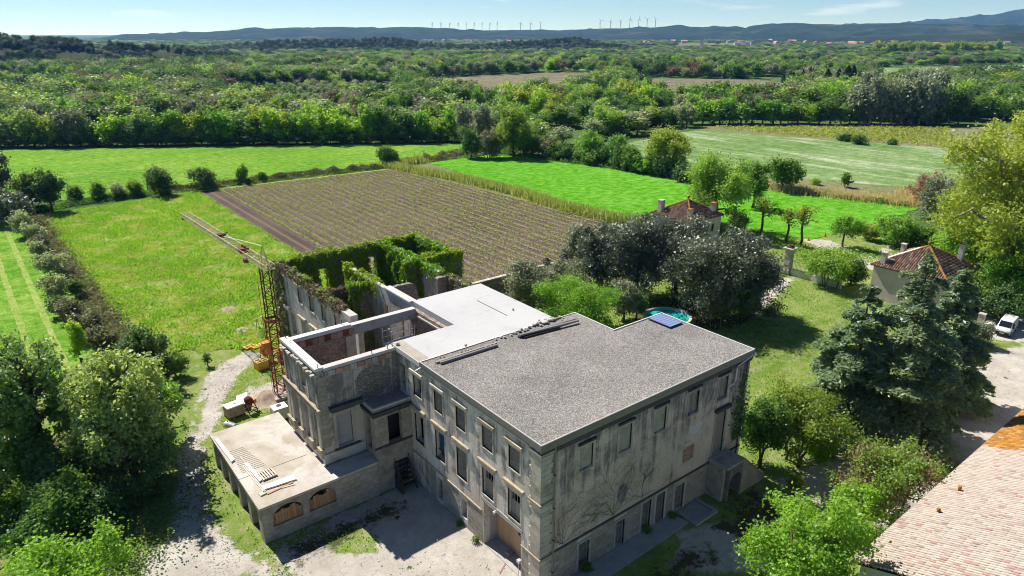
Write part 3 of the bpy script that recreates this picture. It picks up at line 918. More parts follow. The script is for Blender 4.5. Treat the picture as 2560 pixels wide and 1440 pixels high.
sheet('ploughed_field', PX((880, 210), (1130, 192), (1390, 180), (1570, 190), (1500, 216), (1330, 242), (1210, 262), (1180, 240), (1000, 218)), .03, M['dry_field'], 2, 8, 14)
sheet('stubble_field', PX((1560, 196), (1900, 200), (2000, 216), (1900, 262), (1690, 262), (1600, 228)), .03, M['dry_field'], 2, 8, 15)
sheet('pasture', PX((2150, 172), (2560, 162), (2620, 205), (2200, 212)), .03, M['pale_field'], 2, 8, 16)
sheet('stubble_field', PX((1690, 109), (1900, 107), (1900, 117), (1690, 119)), .04, M['dry_field'], 5, 30, 17)
sheet('pasture', PX((-60, 192), (160, 202), (110, 222), (-60, 222)), .03, M['verge'], 2, 8, 18)
sheet('stubble_field', PX((1930, 158), (2110, 152), (2110, 166), (1950, 174)), .03, M['dry_field'], 2, 10, 19)
sheet('vine_field', PX((1350, 150), (1560, 160), (1900, 185), (1560, 182), (1400, 172)), .04, M['verge'], 2, 10, 20)
sheet('stubble_field', PX((2160, 92), (2560, 88), (2560, 98), (2200, 100)), .05, M['dry_field'], 8, 50, 21)
CLEAR = [  # photo-space outlines of open ground kept free of wood
    [(880, 212), (1130, 192), (1390, 180), (1570, 190), (1500, 220), (1330, 255), (1210, 275), (1180, 250), (1000, 222)],
    [(1560, 192), (1900, 198), (2010, 214), (1920, 272), (1690, 272), (1600, 235)],
    [(2150, 170), (2560, 160), (2620, 207), (2200, 216)],
    [(1690, 108), (1900, 106), (1900, 120), (1690, 121)],
    [(-60, 190), (160, 200), (110, 224), (-60, 224)],
    [(1930, 156), (2110, 150), (2110, 168), (1950, 176)],
    [(1350, 149), (1560, 158), (1900, 184), (1560, 184), (1400, 174)],
    [(1760, 312), (2400, 314), (2400, 372), (1740, 326)],
    [(750, 285), (860, 282), (860, 312), (760, 312)],
    [(1340, 330), (1470, 318), (1470, 352), (1340, 362)],
]
# hills ------------------------------------------------------------
def hill_mat(name, a, b, rock, rock_amt, sc):
    t = NT(name)
    c = t.mix(t.ramp(t.noise(sc, 8, .7), 0.38, 0.62), a, b)
    c = t.mix(t.ramp(t.noise(sc * .35, 6, .7, None, .6), 0.55, 0.68, 0, rock_amt), c, rock)
    M[name] = t.pbr(c, 1.0, 0, t.bump(t.noise(sc * 2, 6, .7), 1.0, 8.0), 0.05)
hill_mat('hill_near', (0.035, 0.05, 0.022), (0.07, 0.085, 0.04), (0.26, 0.235, 0.205), 0.75, .03)
hill_mat('hill_far', (0.015, 0.028, 0.014), (0.035, 0.05, 0.025), (0.15, 0.14, 0.095), 0.4, .006)
def ridge(name, prof, d0, d1, mat, rough=2.0, cols=220, rows=14, seed=0, back=1.35, zbase=-3):
    xs = np.linspace(prof[0][0], prof[-1][0], cols)
    ys = np.interp(xs, [p[0] for p in prof], [p[1] for p in prof])
    V = []
    surf = []
    for i in range(cols):
        r = ray(xs[i], ys[i]); h = math.hypot(r[0], r[1])
        ux, uy = r[0] / h, r[1] / h
        zc = CAM[2] + r[2] / h * d1
        row = []
        for j in range(rows + 5):
            if j <= rows:
                t = j / rows; d = d0 + (d1 - d0) * t
                s = t * t * (3 - 2 * t); z = zbase + (zc - zbase) * (s * .75 + t * .25)
            else:
                t = (j - rows) / 4; d = d1 + (d1 * back - d1) * t; z = zc + (zbase - zc) * t * t
            x, y = CAM[0] + ux * d, CAM[1] + uy * d
            sc = 14.0 / (d1 - d0 + 60)
            z += rough * (mnoise.noise((x * sc + seed, y * sc, seed)) + .5 * mnoise.noise((x * sc * 3, y * sc * 3, seed))) * (1 if 0 < j else 0) * (.35 if j == rows else 1)
            row.append((x, y, z))
        V += row; surf.append(row)
    R = rows + 5
    F = [(i * R + j, (i + 1) * R + j, (i + 1) * R + j + 1, i * R + j + 1) for i in range(cols - 1) for j in range(R - 1)]
    me = np_mesh(name, np.array(V), np.array(F), mat, smooth=True)
    o = link(bpy.data.objects.new(name, me)); tag(o, kind='structure')
    return np.array(surf)
near_ridge = ridge('wooded_ridge', [(-260, 96), (-80, 92), (0, 99), (60, 103), (150, 107), (230, 110), (300, 120), (345, 128), (420, 127), (470, 130), (530, 138), (600, 150)], 820, 1020, M['hill_near'], 4, 180, 12, 3, zbase=0)
mid_ridge = ridge('wooded_ridge', [(330, 136), (440, 130), (560, 124), (640, 114), (700, 110), (760, 108), (830, 108), (900, 107), (950, 103), (1000, 104), (1030, 112), (1080, 117), (1150, 122), (1230, 119), (1300, 112), (1400, 106), (1440, 103), (1480, 110), (1510, 117), (1570, 124)], 1450, 1750, M['hill_near'], 4, 200, 12, 7, zbase=0)
ridge('far_plateau', [(120, 118), (220, 102), (260, 94), (330, 86), (420, 84), (500, 80), (600, 74), (700, 70), (830, 68), (950, 69), (1050, 68), (1100, 71), (1200, 76), (1300, 75), (1400, 76), (1500, 72), (1600, 70), (1700, 66), (1760, 68), (1840, 66), (1880, 74), (1960, 90)], 3600, 5600, M['hill_far'], 16, 260, 18, 11)
ridge('far_hill', [(1700, 92), (1820, 74), (1860, 71), (1880, 65), (1920, 60), (1980, 58), (2030, 60), (2100, 61), (2200, 58), (2260, 58), (2300, 60), (2400, 62), (2560, 63), (2800, 60)], 3800, 5200, M['hill_far'], 14, 200, 18, 17)
ridge('mountain', [(2100, 72), (2180, 63), (2250, 58), (2300, 52), (2400, 45), (2500, 34), (2560, 22), (2650, 8), (2800, -5)], 6500, 8800, M['hill_far'], 30, 120, 18, 23, 1.06)
ridge('far_hill', [(1880, 100), (2000, 96), (2120, 92), (2300, 88), (2450, 84), (2600, 80)], 2600, 3300, M['hill_far'], 5, 80, 10, 31)

# ------------------------------------------------------------------ yard around the mansion
GRAVEL = [PX((340, 1470), (345, 1385), (430, 1345), (425, 1240), (435, 1150), (475, 1050), (500, 955), (545, 905), (640, 868), (668, 884), (612, 925), (572, 985), (560, 1035), (540, 1075), (515, 1100), (520, 1170), (530, 1290), (600, 1360), (700, 1415), (760, 1440)),
          [(-13.5, 16.5), (-13, 9.5), (-16, 4), (-18, -2), (-14, -8), (1, -8), (1, 17), (-3, 16.6)],
          PX((610, 965), (720, 945), (725, 1010), (640, 1030), (600, 1010)),
          PX((2640, 845), (2470, 875), (2400, 925), (2340, 985), (2270, 1050), (2170, 1110), (2040, 1150), (1940, 1200), (1960, 1300), (2150, 1360), (2350, 1260), (2660, 1000)),
          PX((1945, 695), (1995, 690), (1960, 730), (1890, 800), (1830, 830), (1860, 780)),
          PX((1990, 590), (2080, 600), (2180, 640), (2230, 600), (2260, 590), (2200, 680), (2110, 660)),
          PX((1700, 1320), (2000, 1250), (2100, 1330), (2000, 1440), (1650, 1440)),
          PX((-120, 900), (30, 940), (60, 1060), (80, 1290), (-120, 1340)),
          PX((2380, 780), (2570, 770), (2600, 860), (2480, 850)),
          PX((180, 1340), (260, 1360), (260, 1420), (190, 1400))]
LESS = [PX((528, 1165), (560, 1190), (720, 1400), (640, 1380), (560, 1330)),
        PX((800, 1345), (880, 1310), (960, 1340), (940, 1385), (830, 1390)),
        PX((560, 1010), (600, 1020), (560, 1110), (530, 1100)),
        PX((470, 1080), (500, 1000), (520, 990), (500, 1080)),
        [(-12.6, 15.2), (-9, 14.6), (-8, 16.2), (-12.6, 16.2)]]
EARTH = [PX((1560, 760), (1700, 720), (1880, 760), (1930, 800), (1760, 850), (1560, 830)), PX((60, 1080), (400, 1050), (420, 1250), (80, 1290)),
         [(-13, 11.5), (-2, 12.5), (-1, 16.4), (-12.8, 16.4)], [(14, -9), (23, -6), (23, -.5), (14, -2.2)], [(4, -7), (14, -6), (14, -2.2), (6, -2.2)]]
gx = np.arange(-62, 118.1, .6); gy = np.arange(-42, 62.1, .6)
X, Y = np.meshgrid(gx, gy, indexing='ij')
gr = np.full(X.shape, -.9)
for p in GRAVEL: gr = np.maximum(gr, np.clip(poly_dist(X, Y, p) / 1.3, -1, 1) * .9)
for p in LESS: gr = np.minimum(gr, 1 - np.clip(poly_dist(X, Y, p) / 1.0 + .4, 0, 1) * 1.3)
ea = np.full(X.shape, -.9)
for p in EARTH: ea = np.maximum(ea, np.clip(poly_dist(X, Y, p) / 2.0, -1, 1) * .8)
Z = np.zeros_like(X)
pxx, pyy, dep = project(np.stack([X.ravel(), Y.ravel(), Z.ravel()], 1))
Z += .03 * np.sin(X * .7 + np.cos(Y * .5)) * np.sin(Y * .6) - .03
ii, jj = np.meshgrid(np.arange(len(gx) - 1), np.arange(len(gy) - 1), indexing='ij')
nY = len(gy)
F = np.stack([ii * nY + jj, (ii + 1) * nY + jj, (ii + 1) * nY + jj + 1, ii * nY + jj + 1], -1).reshape(-1, 4)
me = np_mesh('courtyard_ground', np.stack([X.ravel(), Y.ravel(), Z.ravel() - .001], 1), F, M['yard'], {'gravel': gr.ravel(), 'earth': ea.ravel()}, True, 'POINT')
tag(link(bpy.data.objects.new('courtyard_ground', me)), kind='structure')
def gravel_at(x, y):
    i = np.clip(((np.asarray(x) + 62) / .6).astype(int), 0, len(gx) - 1); j = np.clip(((np.asarray(y) + 42) / .6).astype(int), 0, len(gy) - 1)
    return gr[i, j]
# ------------------------------------------------------------------ mansion
def wall_mesh(mb, axis, c, t, u0, u1, z0, z1, openings=(), top=None, du=0.0, m=0):
    """wall with real openings. axis 'x': runs along x at y in [c,c+t]; axis 'y': runs along y at x in [c,c+t]"""
    us = {u0, u1}; zs = {z0, z1}
    for (a, b, p, q) in openings: us |= {a, b}; zs |= {p, q}
    if du:
        n = int((u1 - u0) / du)
        for i in range(1, n): us.add(u0 + (u1 - u0) * i / n)
    us = sorted(u for u in us if u0 - 1e-6 <= u <= u1 + 1e-6); zs = sorted(z for z in zs if z0 - 1e-6 <= z <= z1 + 1e-6)
    nu, nz = len(us) - 1, len(zs) - 1
    def solid(i, j):
        if i < 0 or j < 0 or i >= nu or j >= nz: return False
        uc, zc = (us[i] + us[i + 1]) / 2, (zs[j] + zs[j + 1]) / 2
        return not any(a < uc < b and p < zc < q for (a, b, p, q) in openings)
    def P(u, w, z):
        if top and abs(z - z1) < 1e-6: z = top(u)
        return (u, w, z) if axis == 'x' else (w, u, z)
    def q(a, b, c_, d):
        mb.quad(a, b, c_, d, m) if axis == 'x' else mb.quad(d, c_, b, a, m)
    w0, w1 = c, c + t
    for i in range(nu):
        for j in range(nz):
            if not solid(i, j): continue
            a, b, p, r = us[i], us[i + 1], zs[j], zs[j + 1]
            q(P(a, w0, p), P(b, w0, p), P(b, w0, r), P(a, w0, r))
            q(P(b, w1, p), P(a, w1, p), P(a, w1, r), P(b, w1, r))
            if not solid(i - 1, j): q(P(a, w1, p), P(a, w0, p), P(a, w0, r), P(a, w1, r))
            if not solid(i + 1, j): q(P(b, w0, p), P(b, w1, p), P(b, w1, r), P(b, w0, r))
            if not solid(i, j - 1): q(P(a, w1, p), P(b, w1, p), P(b, w0, p), P(a, w0, p))
            if not solid(i, j + 1): q(P(a, w0, r), P(b, w0, r), P(b, w1, r), P(a, w1, r))
def part_box(name, x0, x1, y0, y1, z0, z1, mat, parent, bevel=0.0):
    mb = MB(); mb.box(x0, x1, y0, y1, z0, z1)
    return mb.build(name, mat, parent, bevel=bevel)
_shared = {}
def shared_box(name, loc, size, mat, parent, jitter=0.0, rng=random):
    """alike pieces share one unit mesh"""
    key = (name, mat.name)
    if key not in _shared:
        mb = MB(); mb.box(-.5, .5, -.5, .5, -.5, .5)
        _shared[key] = mb.mesh(name, mat)
    o = bpy.data.objects.new(name, _shared[key])
    o.location = loc; o.scale = size
    if jitter: o.rotation_euler = tuple(rng.uniform(-jitter, jitter) for _ in range(3))
    return link(o, parent)
random.seed(5)
MAN = thing('mansion', 'old three storey stone mansion with flat gravel roof, roofless corner tower and arcaded terrace', 'mansion')
ZR = 12.0
LC = [2.75, 5.8, 9.15, 12.2, 15.35]          # window axes along the sunlit side
side_open = []
for i, b in enumerate(LC):
    side_open.append((b - .6, b + .6, 8.6, 10.35))
    side_open.append((b - .68, b + .68, 4.25 if i > 1 else 4.6, 6.85))
side_open += [(17.25, 18.15, 8.1, 10.6), (8.65, 9.5, .7, 2.4), (12.1, 12.9, .3, 2.4), (2.0, 6.4, 0.0, 3.95)]
mb = MB(); wall_mesh(mb, 'y', 0.0, .55, 0.0, 19.0, 0.0, ZR - .15, side_open)
mb.build('side_wall', M['plaster_side'], MAN)
FRW = [(3.95, 8.6, 10.55), (7.72, 8.45, 10.65), (11.4, 8.6, 10.65), (15.2, 8.65, 10.75), (18.85, 8.65, 10.8)]
front_open = [(a - .62, a + .62, z0, z1 - .15) for a, z0, z1 in FRW]
GD = [(3.6, 4.6, .05, 2.4), (7.35, 8.25, .05, 2.4), (10.15, 11.15, .05, 2.75), (11.75, 12.75, .05, 2.75), (14.0, 15.1, .05, 2.5)]
front_open += GD + [(18.45, 19.7, 3.5, 7.45)]
mb = MB(); wall_mesh(mb, 'x', 0.0, .55, 0.55, 22.3, 0.0, ZR - .15, front_open)
mb.build('front_wall', M['plaster_front'], MAN)
mb = MB()
mb.box(21.8, 22.3, .55, 9.4, 0, ZR - .15); mb.box(16.1, 21.8, 8.9, 9.4, 0, ZR - .15); mb.box(15.6, 16.1, 8.9, 14.4, 0, ZR - .15)
mb.box(13.5, 14.0, 14.4, 26.3, 0, ZR - .15); mb.box(14.0, 15.6, 13.9, 14.4, 0, ZR - .15); mb.box(6.2, 13.5, 25.8, 26.3, 0, ZR - .15)
mb.build('rear_wall', M['plaster_front'], MAN)
# dark rooms behind the openings
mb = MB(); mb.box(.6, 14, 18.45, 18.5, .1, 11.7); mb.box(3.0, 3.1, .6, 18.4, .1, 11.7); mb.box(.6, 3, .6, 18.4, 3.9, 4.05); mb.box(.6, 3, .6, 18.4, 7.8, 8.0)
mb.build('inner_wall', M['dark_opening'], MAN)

def window_side(b, z0, z1, hw, kind, lint_z, lint_hw, mat_l):
    """surround, lintel shelf and infill of one side opening (faces -x)"""
    w = thing_part('window', MAN)
    mb = MB()
    for s in (-1, 1):
        mb.box(-.035, .10, b + s * hw - (.16 if s < 0 else 0), b + s * hw + (.16 if s > 0 else 0), z0 - .1, z1 + .2)
    mb.box(-.032, .10, b - hw, b + hw, z1, z1 + .2)
    mb.build('frame', M['limestone'], w)
    part_box('sill', -.06, .14, b - hw - .12, b + hw + .12, z0 - .12, z0, M['limestone'], w)
    if lint_z:
        mb = MB()
        mb.box(-.20, .05, b - lint_hw, b + lint_hw, lint_z - .09, lint_z + .12); mb.box(-.12, .05, b - lint_hw + .08, b + lint_hw - .08, lint_z - .24, lint_z - .09)
        mb.build('hood', M[mat_l], w)
    if kind == 'blind':
        part_box('infill', .12, .40, b - hw, b + hw, z0, z1, M['blind_infill'], w)
    elif kind == 'door':
        n = 7; W = 2 * hw
        for k in range(n):
            part_box('plank', .26, .31, b - hw + W * k / n + .006, b - hw + W * (k + 1) / n - .006, z0 + .02, z1 - .95, M['wood_grey'], w)
        mb = MB(); mb.box(.27, .31, b - hw, b - hw + .1, z1 - .95, z1); mb.box(.27, .31, b + hw - .1, b + hw, z1 - .95, z1); mb.box(.27, .31, b - hw, b + hw, z1 - .1, z1); mb.box(.268, .315, b - hw, b + hw, z1 - 1.0, z1 - .93)
        mb.build('door_frame', M['wood_grey'], w)
        for k in range(3): part_box('bar', .275, .305, b - hw + .1 + (2 * hw - .2) * (k + 1) / 4 - .025, b - hw + .1 + (2 * hw - .2) * (k + 1) / 4 + .025, z1 - .93, z1 - .1, M['wood_grey'], w)
    elif kind == 'blue':
        part_box('pane', .3, .33, b - hw + .1, b + hw - .1, z0 + .7, z1, M['blue_board'], w)
        mb = MB(); mb.bar((.28, b - hw, z0 + .65), (.28, b + hw, z0 + .65), .06); mb.bar((.28, b - .02, z0), (.28, b - .02, z0 + .65), .05); mb.build('rail', M['wood_dark'], w)
    return w
def thing_part(name, parent):
    o = bpy.data.objects.new(name, None); o.empty_display_size = .1
    return link(o, parent)
kinds_up = ['blind', 'blind', 'blind', 'blind', 'open']
kinds_mid = ['door', 'door', 'blind', 'blue', 'open']
for i, b in enumerate(LC):
    window_side(b, 8.6, 10.35, .6, kinds_up[i], 10.72, .95, 'limestone_warm' if i < 2 else 'limestone')
    window_side(b, 4.25 if i > 1 else 4.6, 6.85, .68, kinds_mid[i], 7.4, 1.1, 'limestone_warm')
def window_front(a, z0, z1, hw, kind):
    w = thing_part('window', MAN)
    mb = MB()
    for s in (-1, 1):
        mb.box(a + s * hw - (.17 if s < 0 else 0), a + s * hw + (.17 if s > 0 else 0), -.035, .1, z0 - .05, z1 + .2)
    mb.box(a - hw, a + hw, -.032, .1, z1, z1 + .2); mb.box(a - .09, a + .09, -.06, -.036, z1 - .12, z1 + .2)
    mb.build('frame', M['limestone'], w)
    part_box('sill', a - hw - .1, a + hw + .1, -.06, .14, z0 - .12, z0 - .052, M['limestone'], w)
    part_box('hood', a - .8, a + .8, -.17, -.002, z1 + .26, z1 + .42, M['black_stone'], w)
    if kind == 'blind': part_box('infill', a - hw, a + hw, .1, .4, z0, z1, M['limestone'], w)
    else:
        for s in (-1, 1):
            for k in range(4):
                x0 = a + (s * hw if s < 0 else 0.01) + k * (hw - .01) / 4
                part_box('shutter_board', x0 + .005, x0 + (hw - .01) / 4 - .005, .2, .24, z0 + .02, z1 - .02, M['wood_grey'], w)
for i, (a, z0, z1) in enumerate(FRW):
    window_front(a, z0, z1 - .15, .62, 'blind' if i < 3 else 'shutter')
# front door at the head of the outside stair
d = thing_part('door', MAN)
mb = MB(); mb.box(18.25, 18.45, -.04, .1, 3.5, 7.65); mb.box(19.7, 19.9, -.04, .1, 3.5, 7.65); mb.box(18.45, 19.7, -.037, .1, 7.45, 7.65); mb.build('frame', M['limestone'], d)
part_box('hood', 18.1, 20.05, -.32, -.002, 7.7, 7.95, M['black_stone'], d)
for k in range(5): part_box('board', 18.45 + k * .25 + .006, 18.45 + (k + 1) * .25 - .006, .22, .27, 3.5, 7.45, M['wood_grey'], d)
# ground floor openings walled up with rubble
for k, (a0, a1, z0, z1) in enumerate(GD):
    g = thing_part('walled_opening', MAN)
    mb = MB(); mb.box(a0 - .2, a0, -.05, .12, 0, z1 + .2); mb.box(a1, a1 + .2, -.05, .12, 0, z1 + .2); mb.box(a0, a1, -.047, .12, z1, z1 + .2); mb.build('frame', M['concrete'], g)
    part_box('infill', a0, a1, .22, .45, .0, z1, M['rubble_grey'], g)
# plaster scars on the front
mb = MB()
mb.poly([(7.8 + .5 * math.cos(t) * (1.1 if math.sin(t) > 0 else 1), -.012, 4.75 + .85 * math.sin(t)) for t in [i * math.pi / 9 for i in range(18)]])
mb.build('plaster_patch', M['fresh_mortar'], MAN)
mb = MB(); mb.poly([(15.9 + .75 * math.cos(t) * (1 + .2 * math.sin(3 * t)), -.010, 7.1 + .6 * math.sin(t) * (1 + .25 * math.cos(2 * t))) for t in [i * math.pi / 12 for i in range(24)]])
mb.build('plaster_patch', M['plaster_pale'], MAN)
bp = thing_part('brick_patch', MAN)
mb = MB(); mb.box(14.5, 15.9, -.004, .02, 4.35, 5.85); mb.build('mortar', M['limestone'], bp)
for r in range(12):
    for k in range(5):
        if (r in (0, 11) and k in (0, 4)) or random.random() < .06: continue
        shared_box('brick', (14.62 + k * .27 + (.12 if r % 2 else 0), -.008, 4.43 + r * .118), (.24, .03, .095), M['brick_rose'], bp, .01)
# cornice, string courses, roof edge
mb = MB()
mb.box(.0, 22.42, -.14, -.002, 11.25, 11.42); mb.box(.0, 22.42, -.07, -.002, 11.05, 11.25); mb.box(22.3, 22.44, -.002, 9.4, 11.25, 11.42)
mb.build('cornice', M['black_stone'], MAN)
mb = MB(); mb.box(1.3, 22.3, -.08, -.002, 2.98, 3.14); mb.build('string_course', M['black_stone'], MAN)
mb = MB(); mb.box(-.09, -.002, 6.6, 19, 2.9, 3.02); mb.box(-.09, -.002, 1.15, 1.95, 2.9, 3.02); mb.build('string_course', M['limestone_warm'], MAN)
mb = MB(); mb.box(-.07, -.002, 1.2, 14.0, 11.3, 11.44); mb.build('cornice', M['limestone'], MAN)
OUT = [(-.12, -.12), (22.42, -.12), (22.42, 9.52), (16.22, 9.52), (16.22, 14.52), (-.12, 14.52)]
mb = MB(); mb.poly([(x, y, ZR) for x, y in OUT]); mb.poly([(x, y, ZR - .14) for x, y in reversed(OUT)]); mb.build('gravel_roof', M['gravel_roof'], MAN)
mb = MB()
def trim(mb, p, q, w, z0, z1, inn):
    (x0, y0), (x1, y1) = p, q
    if abs(x0 - x1) > abs(y0 - y1): mb.box(min(x0, x1), max(x0, x1), min(y0, y0 + inn * w), max(y0, y0 + inn * w), z0, z1)
    else: mb.box(min(x0, x0 + inn * w), max(x0, x0 + inn * w), min(y0, y1), max(y0, y1), z0, z1)
trim(mb, (-.19, -.19), (22.49, -.19), .07, 11.5, 12.07, 1); trim(mb, (-.19, -.12), (-.19, 14.52), .07, 11.62, 12.07, 1)
mb.build('roof_fascia', M['zinc_trim'], MAN)
mb = MB()
trim(mb, (22.42, -.12), (22.42, 9.52), .1, 11.7, 12.09, 1); trim(mb, (16.32, 9.52), (22.52, 9.52), .1, 11.7, 12.09, 1)
trim(mb, (16.22, 9.52), (16.22, 14.6), .1, 11.7, 12.09, 1); trim(mb, (-.12, 14.52), (16.22, 14.52), .08, 11.9, 12.07, 1)
mb.box(-.12, 22.42, -.12, -.085, 12.002, 12.075); mb.box(-.12, -.085, -.085, 14.52, 12.002, 12.075)
mb.build('roof_flashing', M['zinc_light'], MAN)
# white flat roof over the middle
WH = [(-.1, 14.62), (14.1, 14.62), (14.1, 26.4), (6.1, 26.4), (6.1, 19.1), (-.1, 19.1)]
mb = MB(); mb.poly([(x, y, 11.98) for x, y in WH])
n = len(WH)
for i in range(n):
    (x0, y0), (x1, y1) = WH[i], WH[(i + 1) % n]; mb.quad((x0, y0, 11.45), (x1, y1, 11.45), (x1, y1, 11.98), (x0, y0, 11.98))
mb.poly([(x, y, 11.45) for x, y in reversed(WH)])
mb.build('white_roof', M['white_roof'], MAN)
mb = MB(); mb.box(-.16, -.1, 14.6, 19.1, 11.6, 11.985); mb.box(-.1, 6.1, 19.1, 19.16, 11.5, 11.984); mb.build('roof_edge', M['plaster_pale'], MAN)
mb = MB(); mb.box(-.095, .9, 14.64, 19.0, 11.981, 11.99); mb.build('roof_border', M['dirty_concrete'], MAN)
mb = MB(); mb.box(11.0, 11.06, 17.9, 22.6, 11.981, 12.03); mb.build('roof_joint', M['zinc_trim'], MAN)
# quoins on the near corner
z = 0.02; k = 0
while z < 11.2:
    h = .40
    long_y, long_x = (1.1, .78) if k % 2 == 0 else (.92, .95)
    mb = MB()
    mb.box(-.07, .0, -.07, long_y, z + .008, z + h - .008); mb.box(.0, long_x, -.07, .0, z + .008, z + h - .008)
    mb.build('quoin', M['limestone'], MAN)
    z += h; k += 1
for zz in (3.02, 7.42, 11.22):
    mb = MB(); mb.box(-.17, -.07, -.17, 1.15, zz - .05, zz + .1); mb.box(-.07, 1.1, -.17, -.07, zz - .05, zz + .1); mb.build('corner_band', M['limestone_warm'], MAN)
# ashlar base blocks
def ashlar(u0, u1, z0, z1, skips, face):
    z = z0; r = 0
    while z < z1 - .05:
        h = .42 if z + .42 <= z1 else z1 - z
        u = u0 - (.5 if r % 2 else 0)
        while u < u1:
            a, b = max(u, u0), min(u + 1.05, u1)
            ok = b - a > .12
            for (p, q, s, t) in skips:
                if a < q and b > p and z < t - .03 and z + h > s + .03:
                    if a < p - .12 : b = p
                    elif b > q + .12: a = q
                    else: ok = False
            if ok and b - a > .12:
                m = M['ashlar']
                if face == 'front': shared_box('ashlar_block', ((a + b) / 2, -.012 + random.uniform(0, .006), z + h / 2), (b - a - .018, .03, h - .018), m, MAN)
                elif face == 'side': shared_box('ashlar_block', (-.012 + random.uniform(0, .006), (a + b) / 2, z + h / 2), (.03, b - a - .018, h - .018), m, MAN)
                elif face == 'terrace': shared_box('ashlar_block', ((a + b) / 2, 16.488 + random.uniform(0, .006), z + h / 2), (b - a - .018, .03, h - .018), m, MAN)
            u += 1.05
        z += h; r += 1
ashlar(1.15, 18.3, 0, 2.95, [(a0 - .2, a1 + .2, 0, z1 + .2) for a0, a1, z0, z1 in GD], 'front')
ashlar(6.6, 14.0, 0, 2.86, [(8.5, 9.65, .5, 2.6), (12.0, 13.0, .0, 2.6)], 'side')
ashlar(1.2, 1.9, 0, 2.86, [], 'side')
# cart doorway
g = thing_part('cart_door', MAN)
mb = MB(); mb.box(.552, 1.45, 6.4, 6.5, 0, 3.95); mb.box(.552, 1.45, 1.9, 2.0, 0, 3.95); mb.box(.02, 1.45, 2.0, 6.4, .0, .03); mb.box(.56, 1.45, 2.0, 6.4, 3.95, 4.05); mb.build('reveal', M['concrete'], g)
for k in range(17):
    w = 4.4 / 17
    part_box('plank', 1.2, 1.25, 2.0 + k * w + .006, 2.0 + (k + 1) * w - .006, .05, 3.93, M['wood_door'], g)
sg = part_box('sign', 1.165, 1.195, 2.75, 3.75, 2.0, 2.95, M['black_paint'], g)
for k, (y0, y1, z, h) in enumerate(((2.85, 3.68, 2.72, .1), (2.95, 3.6, 2.52, .07), (3.3, 3.62, 2.40, .06), (2.92, 3.2, 2.40, .06), (2.9, 3.6, 2.28, .05), (2.9, 3.4, 2.17, .05), (2.95, 3.55, 2.07, .04))):
    part_box('lettering', 1.158, 1.164, y0, y1, z, z + h, M['white_paint'], sg)
mb = MB(); mb.box(-.07, .0, 1.8, 6.6, 3.95, 4.28); mb.build('lintel', M['concrete'], g)
part_box('red_strip', .5, .54, 2.3, 4.6, 3.86, 3.92, M['red_paint'], g)
mb = MB(); mb.box(1.17, 1.2, 2.15, 2.5, 1.15, 1.22); mb.box(1.17, 1.2, 2.15, 2.2, .95, 1.22); mb.build('latch', M['dark_metal'], g)
# small survey plates with blue figures
for (a, z) in ((1.75, 3.35), (5.75, 3.45)):
    p = part_box('number_plate', a - .14, a + .14, -.02, -.006, z - .13, z + .13, M['white_paint'], MAN)
    mb = MB(); mb.box(a - .07, a + .07, -.026, -.0205, z + .05, z + .09); mb.box(a + .03, a + .07, -.026, -.0205, z - .09, z + .05); mb.box(a - .07, a - .03, -.026, -.0205, z - .02, z + .05); mb.build('figure', M['blue_paint'], p)
p = part_box('number_plate', -.02, -.006, 1.5, 1.78, 3.25, 3.5, M['white_paint'], MAN)
mb = MB(); mb.box(-.026, -.0205, 1.57, 1.71, 3.42, 3.46); mb.box(-.026, -.0205, 1.57, 1.61, 3.3, 3.42); mb.build('figure', M['blue_paint'], p)
# pipes and gutters
mb = MB(); mb.tube([(1.05, -.16, 0), (1.05, -.16, 11.5)], .05, 8); mb.build('downpipe', M['zinc_trim'], MAN)
for zz in (1.5, 4.2, 6.8, 9.4): part_box('pipe_clip', .98, 1.12, -.23, -.08, zz, zz + .06, M['dark_metal'], MAN)
mb = MB(); mb.tube([(22.1, -.25, 11.75), (21.9, -.25, 11.6), (20.35, -.22, 11.25), (20.25, -.2, 11.1), (20.22, -.2, 9.9), (20.1, -.2, 9.75), (19.4, -.2, 9.7)], .055, 8); mb.build('downpipe', M['zinc_light'], MAN)
mb = MB(); mb.tube([(21.75, -.12, 11.4), (21.75, -.12, 0)], .05, 8); mb.build('downpipe', M['dark_metal'], MAN)
mb = MB(); mb.tube([(-.3, 14.15, 11.75), (-.75, 14.2, 11.6)], .06, 8); mb.build('water_spout', M['galvanised'], MAN)
# outside stair to the raised door
st = thing_part('stair', MAN)
mb = MB(); mb.box(18.0, 20.3, -1.9, -.01, 3.28, 3.5); mb.build('landing', M['ashlar'], st)
mb = MB(); mb.box(18.1, 18.45, -1.5, -.02, 0, 3.28); mb.build('pier', M['ashlar'], st)
STAIR_LATE = st
for k in range(9):
    zt = 3.28 - k * .36
    part_box('step', 20.31 + k * .40, 20.31 + (k + 1) * .40 + .0, -1.85, -.4, 0, zt - .02, M['ashlar'], st)
